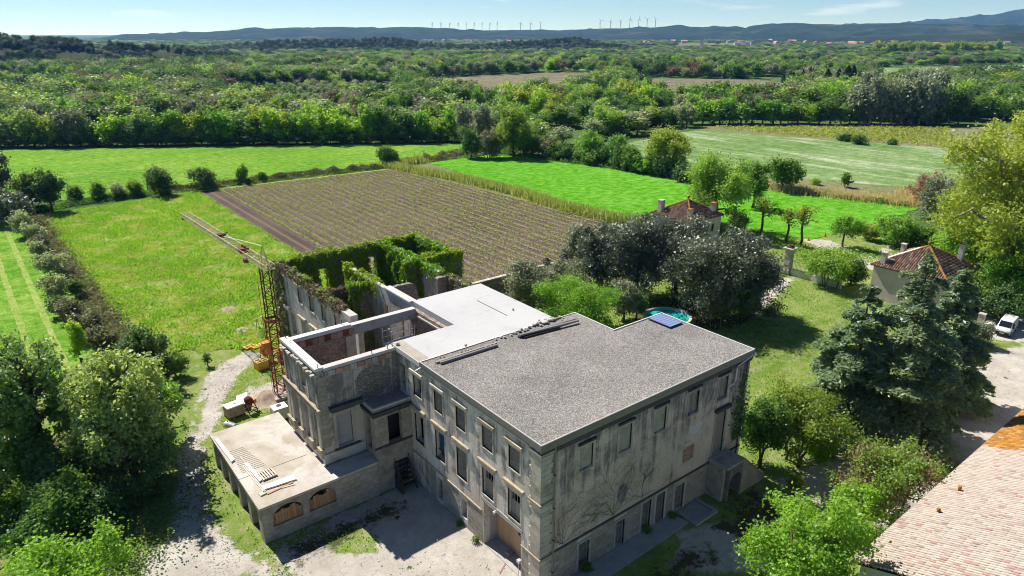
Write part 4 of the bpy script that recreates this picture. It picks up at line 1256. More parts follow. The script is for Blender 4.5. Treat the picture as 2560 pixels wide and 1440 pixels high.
# paving slab and sump along the front
mb = MB(); mb.poly([(2.5, -.06, .1), (13.6, -.06, .1), (14.1, -1.55, .08), (5.2, -1.75, .08), (3.4, -1.2, .08)][::-1]); mb.poly([(2.5, -.06, -.1), (3.4, -1.2, -.1), (5.2, -1.75, -.1), (14.1, -1.55, -.1), (13.6, -.06, -.1)][::-1])
for p, q_ in (((3.4, -1.2), (5.2, -1.75)), ((5.2, -1.75), (14.1, -1.55)), ((14.1, -1.55), (13.6, -.06))): mb.quad((*p, -.1), (*q_, -.1), (*q_, .08), (*p, .08))
o = mb.build('paving_slab', M['fresh_mortar'], MAN)
mb = MB(); mb.box(14.2, 16.9, -2.2, -1.95, -.05, .2); mb.box(16.65, 16.9, -1.95, -.1, -.05, .2); mb.box(14.2, 14.4, -1.95, -.1, -.05, .2); mb.box(14.4, 16.65, -1.95, -.1, -.05, .03); mb.build('stone_trough', M['fresh_mortar'], MAN)

# ------------------------------------------------------------------ corner tower (roofless), part of the mansion
TX0, TX1, TY0, TY1 = -7.0, 6.2, 18.5, 25.7
tower = thing_part('tower', MAN)
NB = [(19.0, 20.0), (20.95, 22.1), (23.1, 24.2)]
mb = MB(); wall_mesh(mb, 'y', TX0, .5, TY0, TY1, 0, 11.75, [(a, b, 4.4, 7.7) for a, b in NB] + [(21.0, 22.0, 9.3, 11.2)])
mb.build('side_wall', M['plaster_tower'], tower)
part_box('niche_infill', TX0 + .15, TX0 + .35, 21.0, 22.0, 9.3, 11.2, M['limestone_warm'], tower)
mb = MB(); mb.box(TX0 - .05, TX0 - .002, 22.35, 25.2, 8.95, 11.0); mb.box(TX0 - .05, TX0 - .002, 18.9, 20.8, 8.95, 11.0); mb.build('wall_panel', M['plaster_tower'], tower)
mb = MB(); wall_mesh(mb, 'x', TY0, .5, TX0 + .5, 0, 0, 11.6, [(-5.75, -4.45, 4.55, 7.5)])
mb.build('front_wall', M['plaster_tower'], tower)
part_box('window_infill', -5.75, -4.45, TY0 + .22, TY0 + .42, 4.55, 7.5, M['fresh_mortar'], tower)
mb = MB()
mb.box(-6.0, -5.75, TY0 - .06, TY0 + .1, 4.5, 7.75); mb.box(-4.45, -4.2, TY0 - .06, TY0 + .1, 4.5, 7.75); mb.box(-5.75, -4.45, TY0 - .057, TY0 + .1, 7.5, 7.75); mb.box(-5.2, -5.0, TY0 - .1, TY0 - .058, 7.4, 7.78)
mb.build('window_frame', M['limestone_pale'], tower)
part_box('window_sill', -6.1, -3.9, TY0 - .16, TY0 - .002, 4.32, 4.48, M['black_stone'], tower)
mb = MB(); mb.box(-6.3, -3.5, TY0 - .45, TY0 - .002, 8.15, 8.42); mb.box(-6.2, -3.5, TY0 - .3, TY0 - .002, 7.95, 8.15); mb.build('hood', M['black_stone'], tower)
# stone patch bared on the front, brick beam line
mb = MB(); rr = random.Random(3)
mb.poly([(-2.35 + (1.4 + .25 * rr.random()) * math.cos(t) * (1.0 if math.sin(t) < 0 else 1.0), TY0 - .012, 9.6 + (1.25 + .2 * rr.random()) * math.sin(t) * (1.25 if math.sin(t) < 0 else .95)) for t in [i * math.pi / 12 for i in range(24)]])
mb.build('bare_stone_patch', M['rubble_grey'], tower)
for k in range(9):
    shared_box('beam_brick', (-5.75 + k * .62, TY0 - .03, 11.42 - .1), (.56, .07, .42), M['brick_rose'] if k % 3 else M['concrete'], tower)
# rear wall with wide gap and lintel beam
mb = MB(); wall_mesh(mb, 'x', TY1 - .5, .5, TX0 + .5, 5.7, 0, 11.5, [(-.55, 5.3, 4.2, 10.75)])
mb.build('rear_wall', M['rubble'], tower)
mb = MB(); mb.box(-.9, 5.7, TY1 - .56, TY1 + .05, 10.76, 11.66); mb.build('concrete_beam', M['concrete'], tower)
mb = MB(); mb.box(-1.5, -.56, TY1 - .56, TY1 + .04, 4.0, 10.75); mb.build('pillar', M['limestone_pale'], tower)
mb = MB(); wall_mesh(mb, 'y', 5.7, .5, 19.1, TY1, 0, 11.42, []); mb.build('inner_wall', M['rubble'], tower)
mb = MB(); mb.box(5.55, 5.7, 19.2, TY1 - .57, 10.95, 11.1); mb.build('ledge', M['limestone_pale'], tower)
mb = MB(); mb.box(TX0 + .51, 5.69, TY0 + .51, TY1 - .57, 3.6, 3.9); mb.build('floor', M['rubble'], tower)
mb = MB(); mb.box(TX0 + .5, .0, TY0 + .5, TY0 + .54, 4, 11.3); mb.box(TX0 + .5, TX0 + .54, TY0 + .54, TY1 - .5, 8.0, 11.3); mb.build('inner_face', M['rubble'], tower)
# brick course under the coping inside
for k in range(10):
    shared_box('beam_brick', (-6.0 + k * .57, TY1 - .53, 11.15), (.52, .07, .55), M['brick_rose'] if k not in (2, 5, 8) else M['rust'], tower)
# coping
mb = MB(); mb.box(TX0 - .1, TX0 + .62, TY0 - .08, TY1 + .1, 11.752, 12.0); mb.build('coping', M['white_coping'], tower, bevel=.02)
mb = MB(); mb.box(TX0 + .62, -.16, TY0 - .08, TY0 + .58, 11.6, 11.86); mb.build('coping', M['white_coping'], tower, bevel=.02)
mb = MB(); mb.box(TX0 + .62, -.9, TY1 - .58, TY1 + .1, 11.5, 11.84); mb.build('coping', M['white_coping'], tower, bevel=.02)
mb = MB(); mb.box(-.9, 5.72, TY1 - .56, TY1 + .05, 11.662, 11.7); mb.build('beam_top', M['white_coping'], tower)
# crumbling cornice pieces
rr = random.Random(8)
for k in range(16):
    y = TY0 + .1 + k * .45
    if rr.random() < .18: continue
    mb = MB(); w = rr.uniform(.12, .34); mb.obox((TX0 - .1 - w / 2, y, 11.5 + rr.uniform(-.07, .1)), (w / 2, 0, rr.uniform(-.03, .03)), (0, rr.uniform(.14, .23), 0), (0, 0, rr.uniform(.06, .12)))
    mb.build('cornice_stone', M['limestone_pale'], tower)
mb = MB(); mb.box(TX0 - .12, TX0 - .002, TY0 - .02, TY1 + .02, 11.2, 11.38); mb.build('cornice', M['limestone'], tower)
mb = MB(); mb.box(TX0 - .3, TX0 - .002, TY0 - .3, TY1 + .1, 8.3, 8.5); mb.box(TX0 - .2, TX0 - .002, TY0 - .2, TY1 + .05, 8.05, 8.3); mb.build('string_course', M['limestone_warm'], tower)
mb = MB(); mb.box(TX0 - .36, TX0 - .3, TY0, TY1, 8.44, 8.56); mb.build('lead_flashing', M['dark_metal'], tower)
for k, (y, w) in enumerate(((25.2, .55), (24.45, .45), (22.6, .5), (20.5, .5), (18.78, .5))):
    mb = MB(); mb.box(TX0 - .16, TX0 - .003, y - w / 2, y + w / 2, 4.85, 7.8); mb.box(TX0 - .22, TX0 - .003, y - w / 2 - .05, y + w / 2 + .05, 7.8, 8.04); mb.build('pilaster', M['limestone'], tower)
    mb = MB(); mb.box(TX0 - .26, TX0 - .003, y - w / 2 - .08, y + w / 2 + .08, 3.97, 4.72); mb.box(TX0 - .34, TX0 - .003, y - w / 2 - .14, y + w / 2 + .14, 4.72, 4.85); mb.build('pedestal', M['limestone_warm'], tower)
    mb = MB(); mb.box(TX0 - .1, TX0 - .003, y - .2, y + .2, 8.6, 11.15); mb.build('upper_pilaster', M['plaster_tower'], tower)
mb = MB(); mb.box(TX0 + .5, TX0 + .56, 18.9, 24.3, 4.0, 8.0); mb.build('arcade_back', M['limestone_warm'], tower)
for i, z in enumerate(np.arange(4.9, 11.1, .42)):   # front corner quoins of the tower
    L_ = .95 if i % 2 else .7
    shared_box('quoin', (TX0 + L_ / 2 - .02, TY0 - .02, z + .2), (L_, .06, .4), M['ashlar'], tower)
mb = MB(); mb.box(TX0 - .05, -3.45, TY0 - .12, TY0 - .002, 3.5, 4.32); mb.build('plinth', M['limestone_pale'], tower)
# reinforcement stubs
for x, y in ((-6.7, TY1 - .3), (-6.8, TY0 + .1), (-.8, TY0 + .1), (-2.2, TY0 + .1), (-.3, TY0 + .2), (-1.6, TY1 - .2)):
    mb = MB(); mb.tube([(x, y, 11.6), (x + .05, y + .03, 12.3)], .035, 5); mb.build('reinforcing_bar', M['rust_brown'], tower)

# ------------------------------------------------------------------ porch in the angle
porch = thing_part('porch', MAN)
mb = MB(); wall_mesh(mb, 'x', 16.6, .45, -3.4, 0, 0, 7.55, [(-2.2, -.95, 4.45, 7.0), (-1.9, -.55, .1, 2.5)]); mb.build('front_wall', M['ashlar'], porch)
mb = MB(); wall_mesh(mb, 'y', -3.4, .45, 17.05, 18.5, 0, 7.55, [(17.3, 18.1, 4.0, 7.0)]); mb.build('side_wall', M['ashlar'], porch)
mb = MB(); mb.box(-3.65, -.08, 16.3, 18.48, 7.55, 7.72); mb.box(-3.55, -.08, 16.4, 18.48, 7.3, 7.549); mb.build('eave', M['black_stone'], porch)
mb = MB(); mb.box(-3.5, -.02, 16.5, 18.49, 7.722, 7.95); mb.build('roof_slab', M['fresh_mortar'], porch)
mb = MB(); mb.box(-3.5, -.02, 16.5, 16.68, 7.952, 8.08); mb.box(-3.5, -3.32, 16.68, 18.49, 7.952, 8.08); mb.build('roof_kerb', M['concrete'], porch)
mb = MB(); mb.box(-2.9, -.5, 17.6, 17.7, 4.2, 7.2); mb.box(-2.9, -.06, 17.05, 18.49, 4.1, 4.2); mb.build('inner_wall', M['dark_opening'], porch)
mb = MB(); mb.box(-3.5, -.06, 16.5, 16.598, 4.25, 4.42); mb.build('string_course', M['black_stone'], porch)
r = random.Random(2)
for row in range(7):
    z = 4.5 + row * .42
    for (a0, a1) in ((-3.4, -2.3), (-.85, -.05)):
        u = a0 - (.25 if row % 2 else 0)
        while u < a1:
            p, q_ = max(u, a0), min(u + .55, a1)
            if q_ - p > .1: shared_box('ashlar_block', ((p + q_) / 2, 16.59, z + .2), (q_ - p - .02, .03, .395), M['ashlar'], porch)
            u += .55

# ------------------------------------------------------------------ terrace over the arcade
ter = thing_part('terrace', MAN)
AX0, AX1, AY0, AY1, AZ = -13.0, -7.0, 16.5, 29.0, 3.3
def arch_wall(mb, axis, c, t, u0, u1, z1, arches, m=0):
    """arches: (centre, half width, sill, spring)"""
    us = {u0, u1}
    for (cc, hw, sill, sp) in arches:
        for k in range(13): us.add(cc - hw * math.cos(math.pi * k / 12))
    us = sorted(us)
    def P(u, w, z): return (u, w, z) if axis == 'x' else (w, u, z)
    def q(a, b, c_, d): mb.quad(a, b, c_, d, m) if axis == 'x' else mb.quad(d, c_, b, a, m)
    for a, b in zip(us[:-1], us[1:]):
        uc = (a + b) / 2; A_ = None
        for ar in arches:
            if abs(uc - ar[0]) < ar[1]: A_ = ar
        w0, w1 = c, c + t
        def solidpiece(za0, zb0, za1, zb1):
            q(P(a, w0, za0), P(b, w0, zb0), P(b, w0, zb1), P(a, w0, za1)); q(P(b, w1, zb0), P(a, w1, za0), P(a, w1, za1), P(b, w1, zb1))
        if A_ is None: solidpiece(0, 0, z1, z1)
        else:
            cc, hw, sill, sp = A_
            f = lambda u: sp + math.sqrt(max(0, 1 - ((u - cc) / hw) ** 2)) * min(hw, z1 - sp - .35)
            fa, fb = f(a), f(b)
            solidpiece(fa, fb, z1, z1)
            q(P(a, w1, fa), P(b, w1, fb), P(b, w0, fb), P(a, w0, fa))
            if sill > 0:
                solidpiece(0, 0, sill, sill); q(P(a, w0, sill), P(b, w0, sill), P(b, w1, sill), P(a, w1, sill))
    for (cc, hw, sill, sp) in arches:
        for s in (-1, 1):
            u = cc + s * hw
            q(P(u, c, sill), P(u, c + t, sill), P(u, c + t, sp), P(u, c, sp)) if s < 0 else q(P(u, c + t, sill), P(u, c, sill), P(u, c, sp), P(u, c + t, sp))
    for u, s in ((u0, -1), (u1, 1)):
        q(P(u, c + t, 0), P(u, c, 0), P(u, c, z1), P(u, c + t, z1)) if s < 0 else q(P(u, c, 0), P(u, c + t, 0), P(u, c + t, z1), P(u, c, z1))
mb = MB(); arch_wall(mb, 'x', -1.85, .3, 18.46, 20.3, 3.27, [(19.38, .78, 0, 1.7)]); mb.build('arch_wall', M['rubble_grey'], STAIR_LATE)
FA = [(-11.05, 1.15, 1.15, 1.95), (-8.3, 1.1, 1.15, 1.95)]
mb = MB(); arch_wall(mb, 'x', AY0, .45, AX0, -3.4, AZ - .2, FA); mb.build('front_wall', M['ashlar'], ter)
SA = [(18.35, .95, 0, 1.7), (20.9, .95, 0, 1.7), (23.4, .95, 0, 1.7), (25.8, .9, 0, 1.7), (28.0, .75, 0, 1.7)]
mb = MB(); arch_wall(mb, 'y', AX0, .45, AY0 + .45, AY1, AZ - .2, SA); mb.build('side_wall', M['ashlar'], ter)
mb = MB(); mb.box(AX0 + .45, AX1, AY1 - .45, AY1, 0, AZ - .2); mb.build('rear_wall', M['ashlar'], ter)
for (cc, hw, sill, sp) in FA:
    n = 10; r = random.Random(int(cc * 10))
    for k in range(n):
        w = 2 * hw / n; x = cc - hw + w * (k + .5)
        hgt = sp - sill + math.sqrt(max(0, 1 - ((x - cc) / hw) ** 2)) * .25 + r.uniform(-.12, .32) * (k / n + .3)
        shared_box('plank', (x, AY0 + .2, sill + hgt / 2), (w - .02, .03, hgt), M['wood_orange'], ter, .008, r)
ashlar(AX0 + .02, -3.45, 0, AZ - .25, [(cc - hw - .03, cc + hw + .03, sill - .02, 3.3) for cc, hw, sill, sp in FA], 'terrace')
mb = MB()
mb.poly([(AX0 - .15, AY0 - .15, AZ), (-6.9, AY0 - .15, AZ), (-6.9, TY0 - .3, AZ), (AX1 - .02, TY0 - .3, AZ), (AX1 - .02, AY1 + .1, AZ), (AX0 - .15, AY1 + .1, AZ)])
mb.poly([(AX0 - .15, AY0 - .15, AZ - .199), (-6.9, AY0 - .15, AZ - .199), (-6.9, TY0 - .3, AZ - .199), (AX1 - .02, TY0 - .3, AZ - .199), (AX1 - .02, AY1 + .1, AZ - .199), (AX0 - .15, AY1 + .1, AZ - .199)][::-1])
mb.quad((AX0 - .15, AY0 - .15, AZ - .199), (-6.9, AY0 - .15, AZ - .199), (-6.9, AY0 - .15, AZ), (AX0 - .15, AY0 - .15, AZ))
mb.quad((AX0 - .15, AY1 + .1, AZ - .199), (AX0 - .15, AY0 - .15, AZ - .199), (AX0 - .15, AY0 - .15, AZ), (AX0 - .15, AY1 + .1, AZ))
mb.quad((AX1, AY1 + .1, AZ - .199), (AX0 - .15, AY1 + .1, AZ - .199), (AX0 - .15, AY1 + .1, AZ), (AX1, AY1 + .1, AZ))
mb.build('terrace_slab', M['terrace_slab'], ter)
mb = MB(); mb.box(-6.88, -3.42, AY0 - .12, TY0 - .13, AZ - .19, AZ + .012); mb.build('lower_roof', M['concrete'], ter)
mb = MB(); mb.box(AX0 - .15, -7.6, 20.9, 20.94, AZ + .002, AZ + .012); mb.build('slab_joint', M['dark_metal'], ter)
mb = MB()
for k in range(14): mb.box(AX0 + .35, AX0 + 2.2 - .05 * k, 21.6 + k * .28, 21.68 + k * .28, AZ + .001, AZ + .02)
mb.build('slab_grooves', M['dirty_concrete'], ter)
# timber steps in the shaded angle
sp = thing('timber_stair', 'dark wooden stair standing in the shaded corner below the porch', 'stair', (-1.2, 15.9, 0))
for k in range(6): shared_box('tread', (0.0, .35 - k * .02 - .18 * k + .5, 2.3 - k * .36), (1.25, .28, .05), M['wood_dark'], sp)
mb = MB()
for s in (-.65, .65): mb.bar((s, .9, 2.45), (s, -.6, .1), .06, .25); mb.bar((s, .9, 0), (s, .9, 3.1), .08); mb.bar((s, -.5, 0), (s, -.5, 1.1), .08); mb.bar((s, .9, 3.1), (s, -.5, 1.1), .06)
mb.build('stringer', M['wood_dark'], sp)
for k in range(4): shared_box('side_board', (-.72, .6 - k * .3, .55), (.03, .24, 1.1), M['wood_dark'], sp)
# ------------------------------------------------------------------ ruined wing
RUIN = thing('ruined_wing', 'roofless ruined stone wing with bare window openings behind the white roof', 'ruin', (0, 27, 0))
def rl(o):   # keep world coordinates under the parent
    o.matrix_parent_inverse = Matrix.Translation((0, -27, 0)); return o
def rag(base, amp, f, seed):
    return lambda u: base + amp * (mnoise.noise((u * f, seed, 0)) + .5 * mnoise.noise((u * f * 3.1, seed, 5)))
RW = [30.4, 33.5, 36.6, 39.7, 42.6]
op = [(y - .55, y + .55, 9.0, 10.7) for y in RW[:4]] + [(y - .62, y + .62, 4.4, 6.9) for y in RW] + [(y - .6, y + .6, 0.6, 2.6) for y in RW[1:4]]
mb = MB(); wall_mesh(mb, 'y', 0, .55, 28.9, 47.2, 0, 11.6, op, rag(11.62, .18, .6, 1), .5); rl(mb.build('side_wall', M['plaster_ruin'], RUIN))
mb = MB(); mb.box(-.12, .68, 27.0, 29.0, 11.1, 11.75); rl(mb.build('wall_cap', M['white_coping'], RUIN, bevel=.03))
mb = MB(); mb.box(0, .55, 25.8, 28.9, 0, 11.1); rl(mb.build('side_wall', M['plaster_ruin'], RUIN))
for y in RW[:4]:
    for z, hw in ((11.05, .95), (7.35, 1.0)):
        mb = MB(); mb.box(-.22, -.002, y - hw, y + hw, z - .1, z + .12); mb.box(-.13, -.002, y - hw + .08, y + hw - .08, z - .26, z - .1); rl(mb.build('window_hood', M['limestone_warm'], RUIN))
for y in RW[:4]:
    mb = MB()
    for s in (-1, 1): mb.box(-.03, .1, y + s * .55 - (.15 if s < 0 else 0), y + s * .55 + (.15 if s > 0 else 0), 8.9, 10.9)
    mb.box(-.05, .12, y - .7, y + .7, 8.86, 8.998); rl(mb.build('window_frame', M['limestone_pale'], RUIN))
for i in range(17):
    zz = 4.2 + i * .42
    if zz < 11.2: rl(shared_box('quoin', (-.02, 43.6 + (.1 if i % 2 else 0), zz + .2), (.08, .9 + (.2 if i % 2 else 0), .4), M['limestone_pale'], RUIN))
mb = MB(); mb.box(-.34, -.002, 43.0, 44.4, 7.2, 7.5); mb.box(-.22, -.002, 43.1, 44.3, 6.95, 7.2); rl(mb.build('corner_band', M['limestone'], RUIN))
mb = MB(); mb.box(-.3, -.002, 43.1, 43.8, 11.1, 11.4); rl(mb.build('cornice', M['limestone_pale'], RUIN))
BO = [(5.0, 6.1, 7.3, 9.9), (8.3, 9.3, 7.5, 10.0), (11.5, 12.5, 7.6, 10.2), (15, 16, 8, 10)]
mb = MB(); wall_mesh(mb, 'x', 46.7, .5, .55, 18.4, 0, 11.7, BO, rag(11.7, .2, .4, 2), .6); rl(mb.build('rear_wall', M['rubble_grey'], RUIN))
mb = MB(); wall_mesh(mb, 'y', 18.0, .5, 38.2, 46.7, 0, 11.6, [], rag(11.6, .2, .4, 3), .6); rl(mb.build('end_wall', M['rubble_grey'], RUIN))
mb = MB(); wall_mesh(mb, 'x', 38.0, .5, 13.8, 19.6, 0, 11.6, [], rag(11.6, .15, .5, 4), .6); rl(mb.build('cross_wall', M['rubble_grey'], RUIN))
tp = lambda u: (11.6 if u > 33.6 else (7.6 if 31.6 < u < 33.2 else 11.5)) + .15 * mnoise.noise((u * .9, 6, 0))
mb = MB(); wall_mesh(mb, 'y', 13.3, .5, 26.4, 46.7, 0, 11.6, [(28.6, 29.7, 7.2, 10.0), (34.4, 35.6, 4, 8.4)], tp, .4); rl(mb.build('inner_wall', M['plaster_ruin'], RUIN))
tp2 = lambda u: 11.75 + .12 * mnoise.noise((u * .9, 9, 0)) - max(0, u - 40.3) * .5
mb = MB(); wall_mesh(mb, 'y', 5.9, .5, 26.3, 41.2, 0, 11.7, [(28.0, 29.3, 7.2, 10.3), (31.2, 32.2, 7.4, 10.0)], tp2, .4); rl(mb.build('inner_wall', M['plaster_ruin'], RUIN))
mb = MB(); mb.box(5.75, 6.55, 26.4, 31.6, 11.76, 11.98); rl(mb.build('wall_cap', M['white_coping'], RUIN, bevel=.03))
mb = MB(); wall_mesh(mb, 'x', 35.0, .5, 3.8, 5.9, 0, 11.4, [], rag(11.4, .2, .9, 11), .3); rl(mb.build('spur_wall', M['rubble'], RUIN))
tp3 = lambda u: (11.5 - max(0, u - 9.0) ** 2 * .9 if u < 9.9 else 9.6 - (u - 9.9) * .5) + .12 * mnoise.noise((u * 2, 13, 0))
mb = MB(); wall_mesh(mb, 'x', 32.0, .5, 6.4, 11.8, 0, 11.5, [], tp3, .25); rl(mb.build('spur_wall', M['rubble_grey'], RUIN))
mb = MB(); wall_mesh(mb, 'x', 31.2, .6, 11.9, 13.3, 0, 11.5, [], rag(11.6, .15, 1.5, 15), .25); rl(mb.build('spur_wall', M['rubble_grey'], RUIN))
mb = MB(); wall_mesh(mb, 'x', 37.6, .5, 11.6, 13.3, 0, 11.5, [], rag(11.6, .15, 1.5, 16), .25); rl(mb.build('spur_wall', M['rubble_grey'], RUIN))
mb = MB(); wall_mesh(mb, 'x', 36.3, .5, .55, 4.2, 0, 10.6, [], lambda u: 10.9 - (u - .55) * .12 + .1 * mnoise.noise((u * 2, 19, 0)), .25); rl(mb.build('spur_wall', M['rubble_grey'], RUIN))
mb = MB(); mb.box(.55, 18, 26.4, 46.7, -.02, .04); rl(mb.build('rubble_floor', M['rubble_grey'], RUIN))
# living ivy: name, list of wall boxes (x0,x1,y0,y1,ztop,drop)
def ivy(name, label, boxes, mat, ls, cover, seed, cat='ivy', group='ivy on the ruined walls', bulge=.5, grow=lambda x, y, z: 1.0, holes=()):
    rng = np.random.default_rng(seed)
    P = []; N = []
    for (x0, x1, y0, y1, zt, zb) in boxes:
        for face in ('t', 's', 'n', 'w', 'e'):
            if face == 't': A_ = (x1 - x0 + .3) * (y1 - y0 + .3)
            elif face in 'sn': A_ = (x1 - x0) * (zt - zb)
            else: A_ = (y1 - y0) * (zt - zb)
            n = int(A_ * cover * 2.6 / (ls * ls)) + 1
            u, v = rng.uniform(0, 1, n), rng.uniform(0, 1, n)
            if face == 't':
                p = np.stack([x0 - .15 + u * (x1 - x0 + .3), y0 - .15 + v * (y1 - y0 + .3), np.full(n, zt)], 1); nn = (0, 0, 1)
            elif face == 's': p = np.stack([x0 + u * (x1 - x0), np.full(n, y0), zb + v * (zt - zb)], 1); nn = (0, -1, .25)
            elif face == 'n': p = np.stack([x0 + u * (x1 - x0), np.full(n, y1), zb + v * (zt - zb)], 1); nn = (0, 1, .25)
            elif face == 'w': p = np.stack([np.full(n, x0), y0 + u * (y1 - y0), zb + v * (zt - zb)], 1); nn = (-1, 0, .25)
            else: p = np.stack([np.full(n, x1), y0 + u * (y1 - y0), zb + v * (zt - zb)], 1); nn = (1, 0, .25)
            b = np.array([max(0, .45 + .8 * mnoise.noise((q[0] * .9, q[1] * .9, q[2] * .9)) + .5 * mnoise.noise((q[0] * 2.3, q[1] * 2.3, q[2] * 2.3))) for q in p])
            keep = np.array([rng.random() < grow(*q) for q in p])
            for (hx0, hx1, hy0, hy1, hz0, hz1) in holes:
                keep &= ~((p[:, 0] > hx0) & (p[:, 0] < hx1) & (p[:, 1] > hy0) & (p[:, 1] < hy1) & (p[:, 2] > hz0) & (p[:, 2] < hz1))
            p = p + np.array(nn)[None] * (b * bulge * rng.uniform(.4, 1.1, n))[:, None] + rng.normal(size=p.shape) * .05
            lift = np.array([mnoise.noise((q[0] * .45, q[1] * .45, 7)) + .6 * mnoise.noise((q[0] * 1.3, q[1] * 1.3, 2)) for q in p])
            p[:, 2] += .28 * lift * np.clip(1 - (zt - p[:, 2]) / 2.5, 0, 1) * (bulge > .32)
            P.append(p[keep]); N.append(np.tile(norm(np.array([nn], float)), (n, 1))[keep])
    o = leaf_blanket(name, np.concatenate(P), np.concatenate(N), M[mat], ls, rng)
    return tag(o, label, cat, group)
ivy('ivy', 'long green ivy blanket along the rear wall of the ruin, beside the vineyard', [(.3, 18.4, 46.7, 47.2, 11.75, .5)], 'lf_ivy', .24, 1.5, 1, holes=[(a + .1, b - .1, 40, 50, c, d) for a, b, c, d in BO])
ivy('ivy', 'ivy over the short far end wall of the ruin facing the vineyard', [(18.0, 18.5, 38.6, 46.7, 11.7, 2)], 'lf_ivy', .24, 1.6, 2)
ivy('ivy', 'ivy on the stub wall pointing right at the ruin corner', [(13.8, 19.6, 38.0, 38.5, 11.7, 7.5)], 'lf_ivy', .24, 1.6, 3, grow=lambda x, y, z: 1 if x < 18 or z > 10.6 else .35)
ivy('ivy', 'ivy band on the long middle wall of the ruin', [(13.3, 13.8, 33.2, 46.7, 11.7, 6.0)], 'lf_ivy', .24, 1.5, 4, grow=lambda x, y, z: 1 if y > 36.5 else max(0, 1 - (11.3 - z) * .75) * (.4 + .6 * (y - 33) / 3.5), bulge=.42)
ivy('ivy', 'rounded ivy hanging over a short wall end in the middle of the ruin', [(11.5, 13.3, 37.6, 38.1, 11.7, 6.5)], 'lf_ivy', .24, 1.7, 5, grow=lambda x, y, z: 1 if x < 12.5 or z > 10.8 else .25)
ivy('ivy', 'thick ivy on the free standing inner wall nearest the crane', [(5.9, 6.4, 33.0, 41.2, 11.8, 3.0)], 'lf_ivy', .22, 1.7, 6, grow=lambda x, y, z: 1 if y > 38 else max(0.04, 1 - (11.7 - z) * .55) * min(1, (y - 32.5) / 2.5), bulge=.5)
ivy('ivy', 'ivy curtain falling over the spur wall above the scaffold', [(3.7, 5.9, 35.0, 35.5, 11.5, 2.5)], 'lf_ivy', .22, 1.7, 7, grow=lambda x, y, z: 1 if x < 4.6 or z > 10.6 else .12, bulge=.5)
ivy('ivy', 'thin ivy tufts on the wall top beside the white roof', [(13.3, 13.8, 26.6, 31.4, 11.6, 10.9)], 'lf_ivy', .2, .5, 8, grow=lambda x, y, z: 1 if mnoise.noise((y * 1.1, 3, 0)) > 0 else .05)
ivy('dead_ivy', 'grey leafless ivy along the top of the sunlit ruin wall', [(0, .55, 29.0, 47.2, 11.7, 11.3)], 'lf_bare', .2, 2.0, 9, 'dead ivy', 'withered ivy on the ruin', .5)
ivy('dead_ivy', 'dark dead ivy covering the ruin corner behind the crane mast', [(-.05, .55, 44.1, 47.2, 11.7, 1)], 'lf_bramble', .2, 1.5, 10, 'dead ivy', 'withered ivy on the ruin', .4)
ivy('dead_ivy', 'grey withered ivy on the low cross wall inside the ruin', [(.55, 4.2, 36.3, 36.8, 10.9, 8)], 'lf_bare', .2, 1.6, 11, 'dead ivy', 'withered ivy on the ruin', .4)
ivy('dead_ivy', 'grey withered ivy on the wall beside the white roof', [(13.25, 13.8, 26.5, 31.6, 11.6, 8.5)], 'lf_bare', .18, .8, 12, 'dead ivy', 'withered ivy on the ruin', .3)
ivy('ivy', 'yellow green ivy tufts along the sunlit ruin wall top', [(.1, .6, 30, 46, 11.9, 11.7)], 'lf_ivy', .2, 1.0, 13, grow=lambda x, y, z: 1 if mnoise.noise((y * .8, 8, 0)) > .1 else .03)
# leafless creeper on the mansion's shaded front
def creeper(name, label, root, seed, reach, n0=5):
    rng = random.Random(seed); mb = MB()
    def grow(x, z, a, L, r, depth):
        pts = [(x, -.03, z)]
        k = 6
        for i in range(k):
            a += rng.uniform(-.35, .35); x += math.cos(a) * L / k; z += math.sin(a) * L / k
            x = min(max(x, 1.25), 17.8); z = min(max(z, 3.2), 11.0)
            pts.append((x, -.025 - r, z))
            if depth < 3 and rng.random() < .62:
                grow(x, z, a + rng.choice((-1, 1)) * rng.uniform(.4, 1.1), L * rng.uniform(.45, .7), r * .6, depth + 1)
        mb.tube(pts, [r * (1 - .6 * i / k) for i in range(k + 1)], 4, 0, False)
    for i in range(n0): grow(root[0], root[1], math.radians(35 + 110 * i / max(1, n0 - 1)), reach * rng.uniform(.7, 1.1), .014, 0)
    o = mb.build(name, M['bark']); return tag(o, label, 'creeper', 'leafless creepers on the mansion front')
creeper('creeper', 'leafless creeper fanning over the plaster near the corner quoins', (2.0, 3.3), 4, 3.4, 6)
creeper('creeper', 'leafless creeper branching beside the oval plaster patch', (6.9, 3.3), 9, 3.8, 6)
creeper('creeper', 'leafless creeper between the oval patch and the brick patch', (10.0, 3.4), 15, 2.6, 4)

# ------------------------------------------------------------------ tower crane
CR = thing('tower_crane', 'rusty lattice tower crane with a pale yellow jib beside the ruin', 'crane', (-3.84, 37.8, 0))
def lattice(mb, p, q, w, h, pitch, r, up=Vector((0, 0, 1))):
    p, q = Vector(p), Vector(q); d = (q - p); L = d.length; d.normalize()
    s = d.cross(up)
    s = s.normalized() if s.length > .01 else Vector((1, 0, 0)); u = s.cross(d)
    cor = [s * a * w / 2 + u * b * h / 2 for a, b in ((-1, -1), (1, -1), (1, 1), (-1, 1))]
    for c_ in cor: mb.bar(p + c_, q + c_, r)
    n = max(2, int(L / pitch))
    for i in range(n):
        a, b = p + d * L * i / n, p + d * L * (i + 1) / n
        for k in range(4):
            c0, c1 = cor[k], cor[(k + 1) % 4]
            mb.bar(a + c0, a + c1, r * .6)
            mb.bar(a + (c0 if i % 2 else c1), b + (c1 if i % 2 else c0), r * .6)
mb = MB(); lattice(mb, (0, 0, .3), (0, 0, 9.0), 1.1, 1.1, .75, .1, Vector((0, 1, 0))); mb.build('lower_mast', M['rust'], CR)
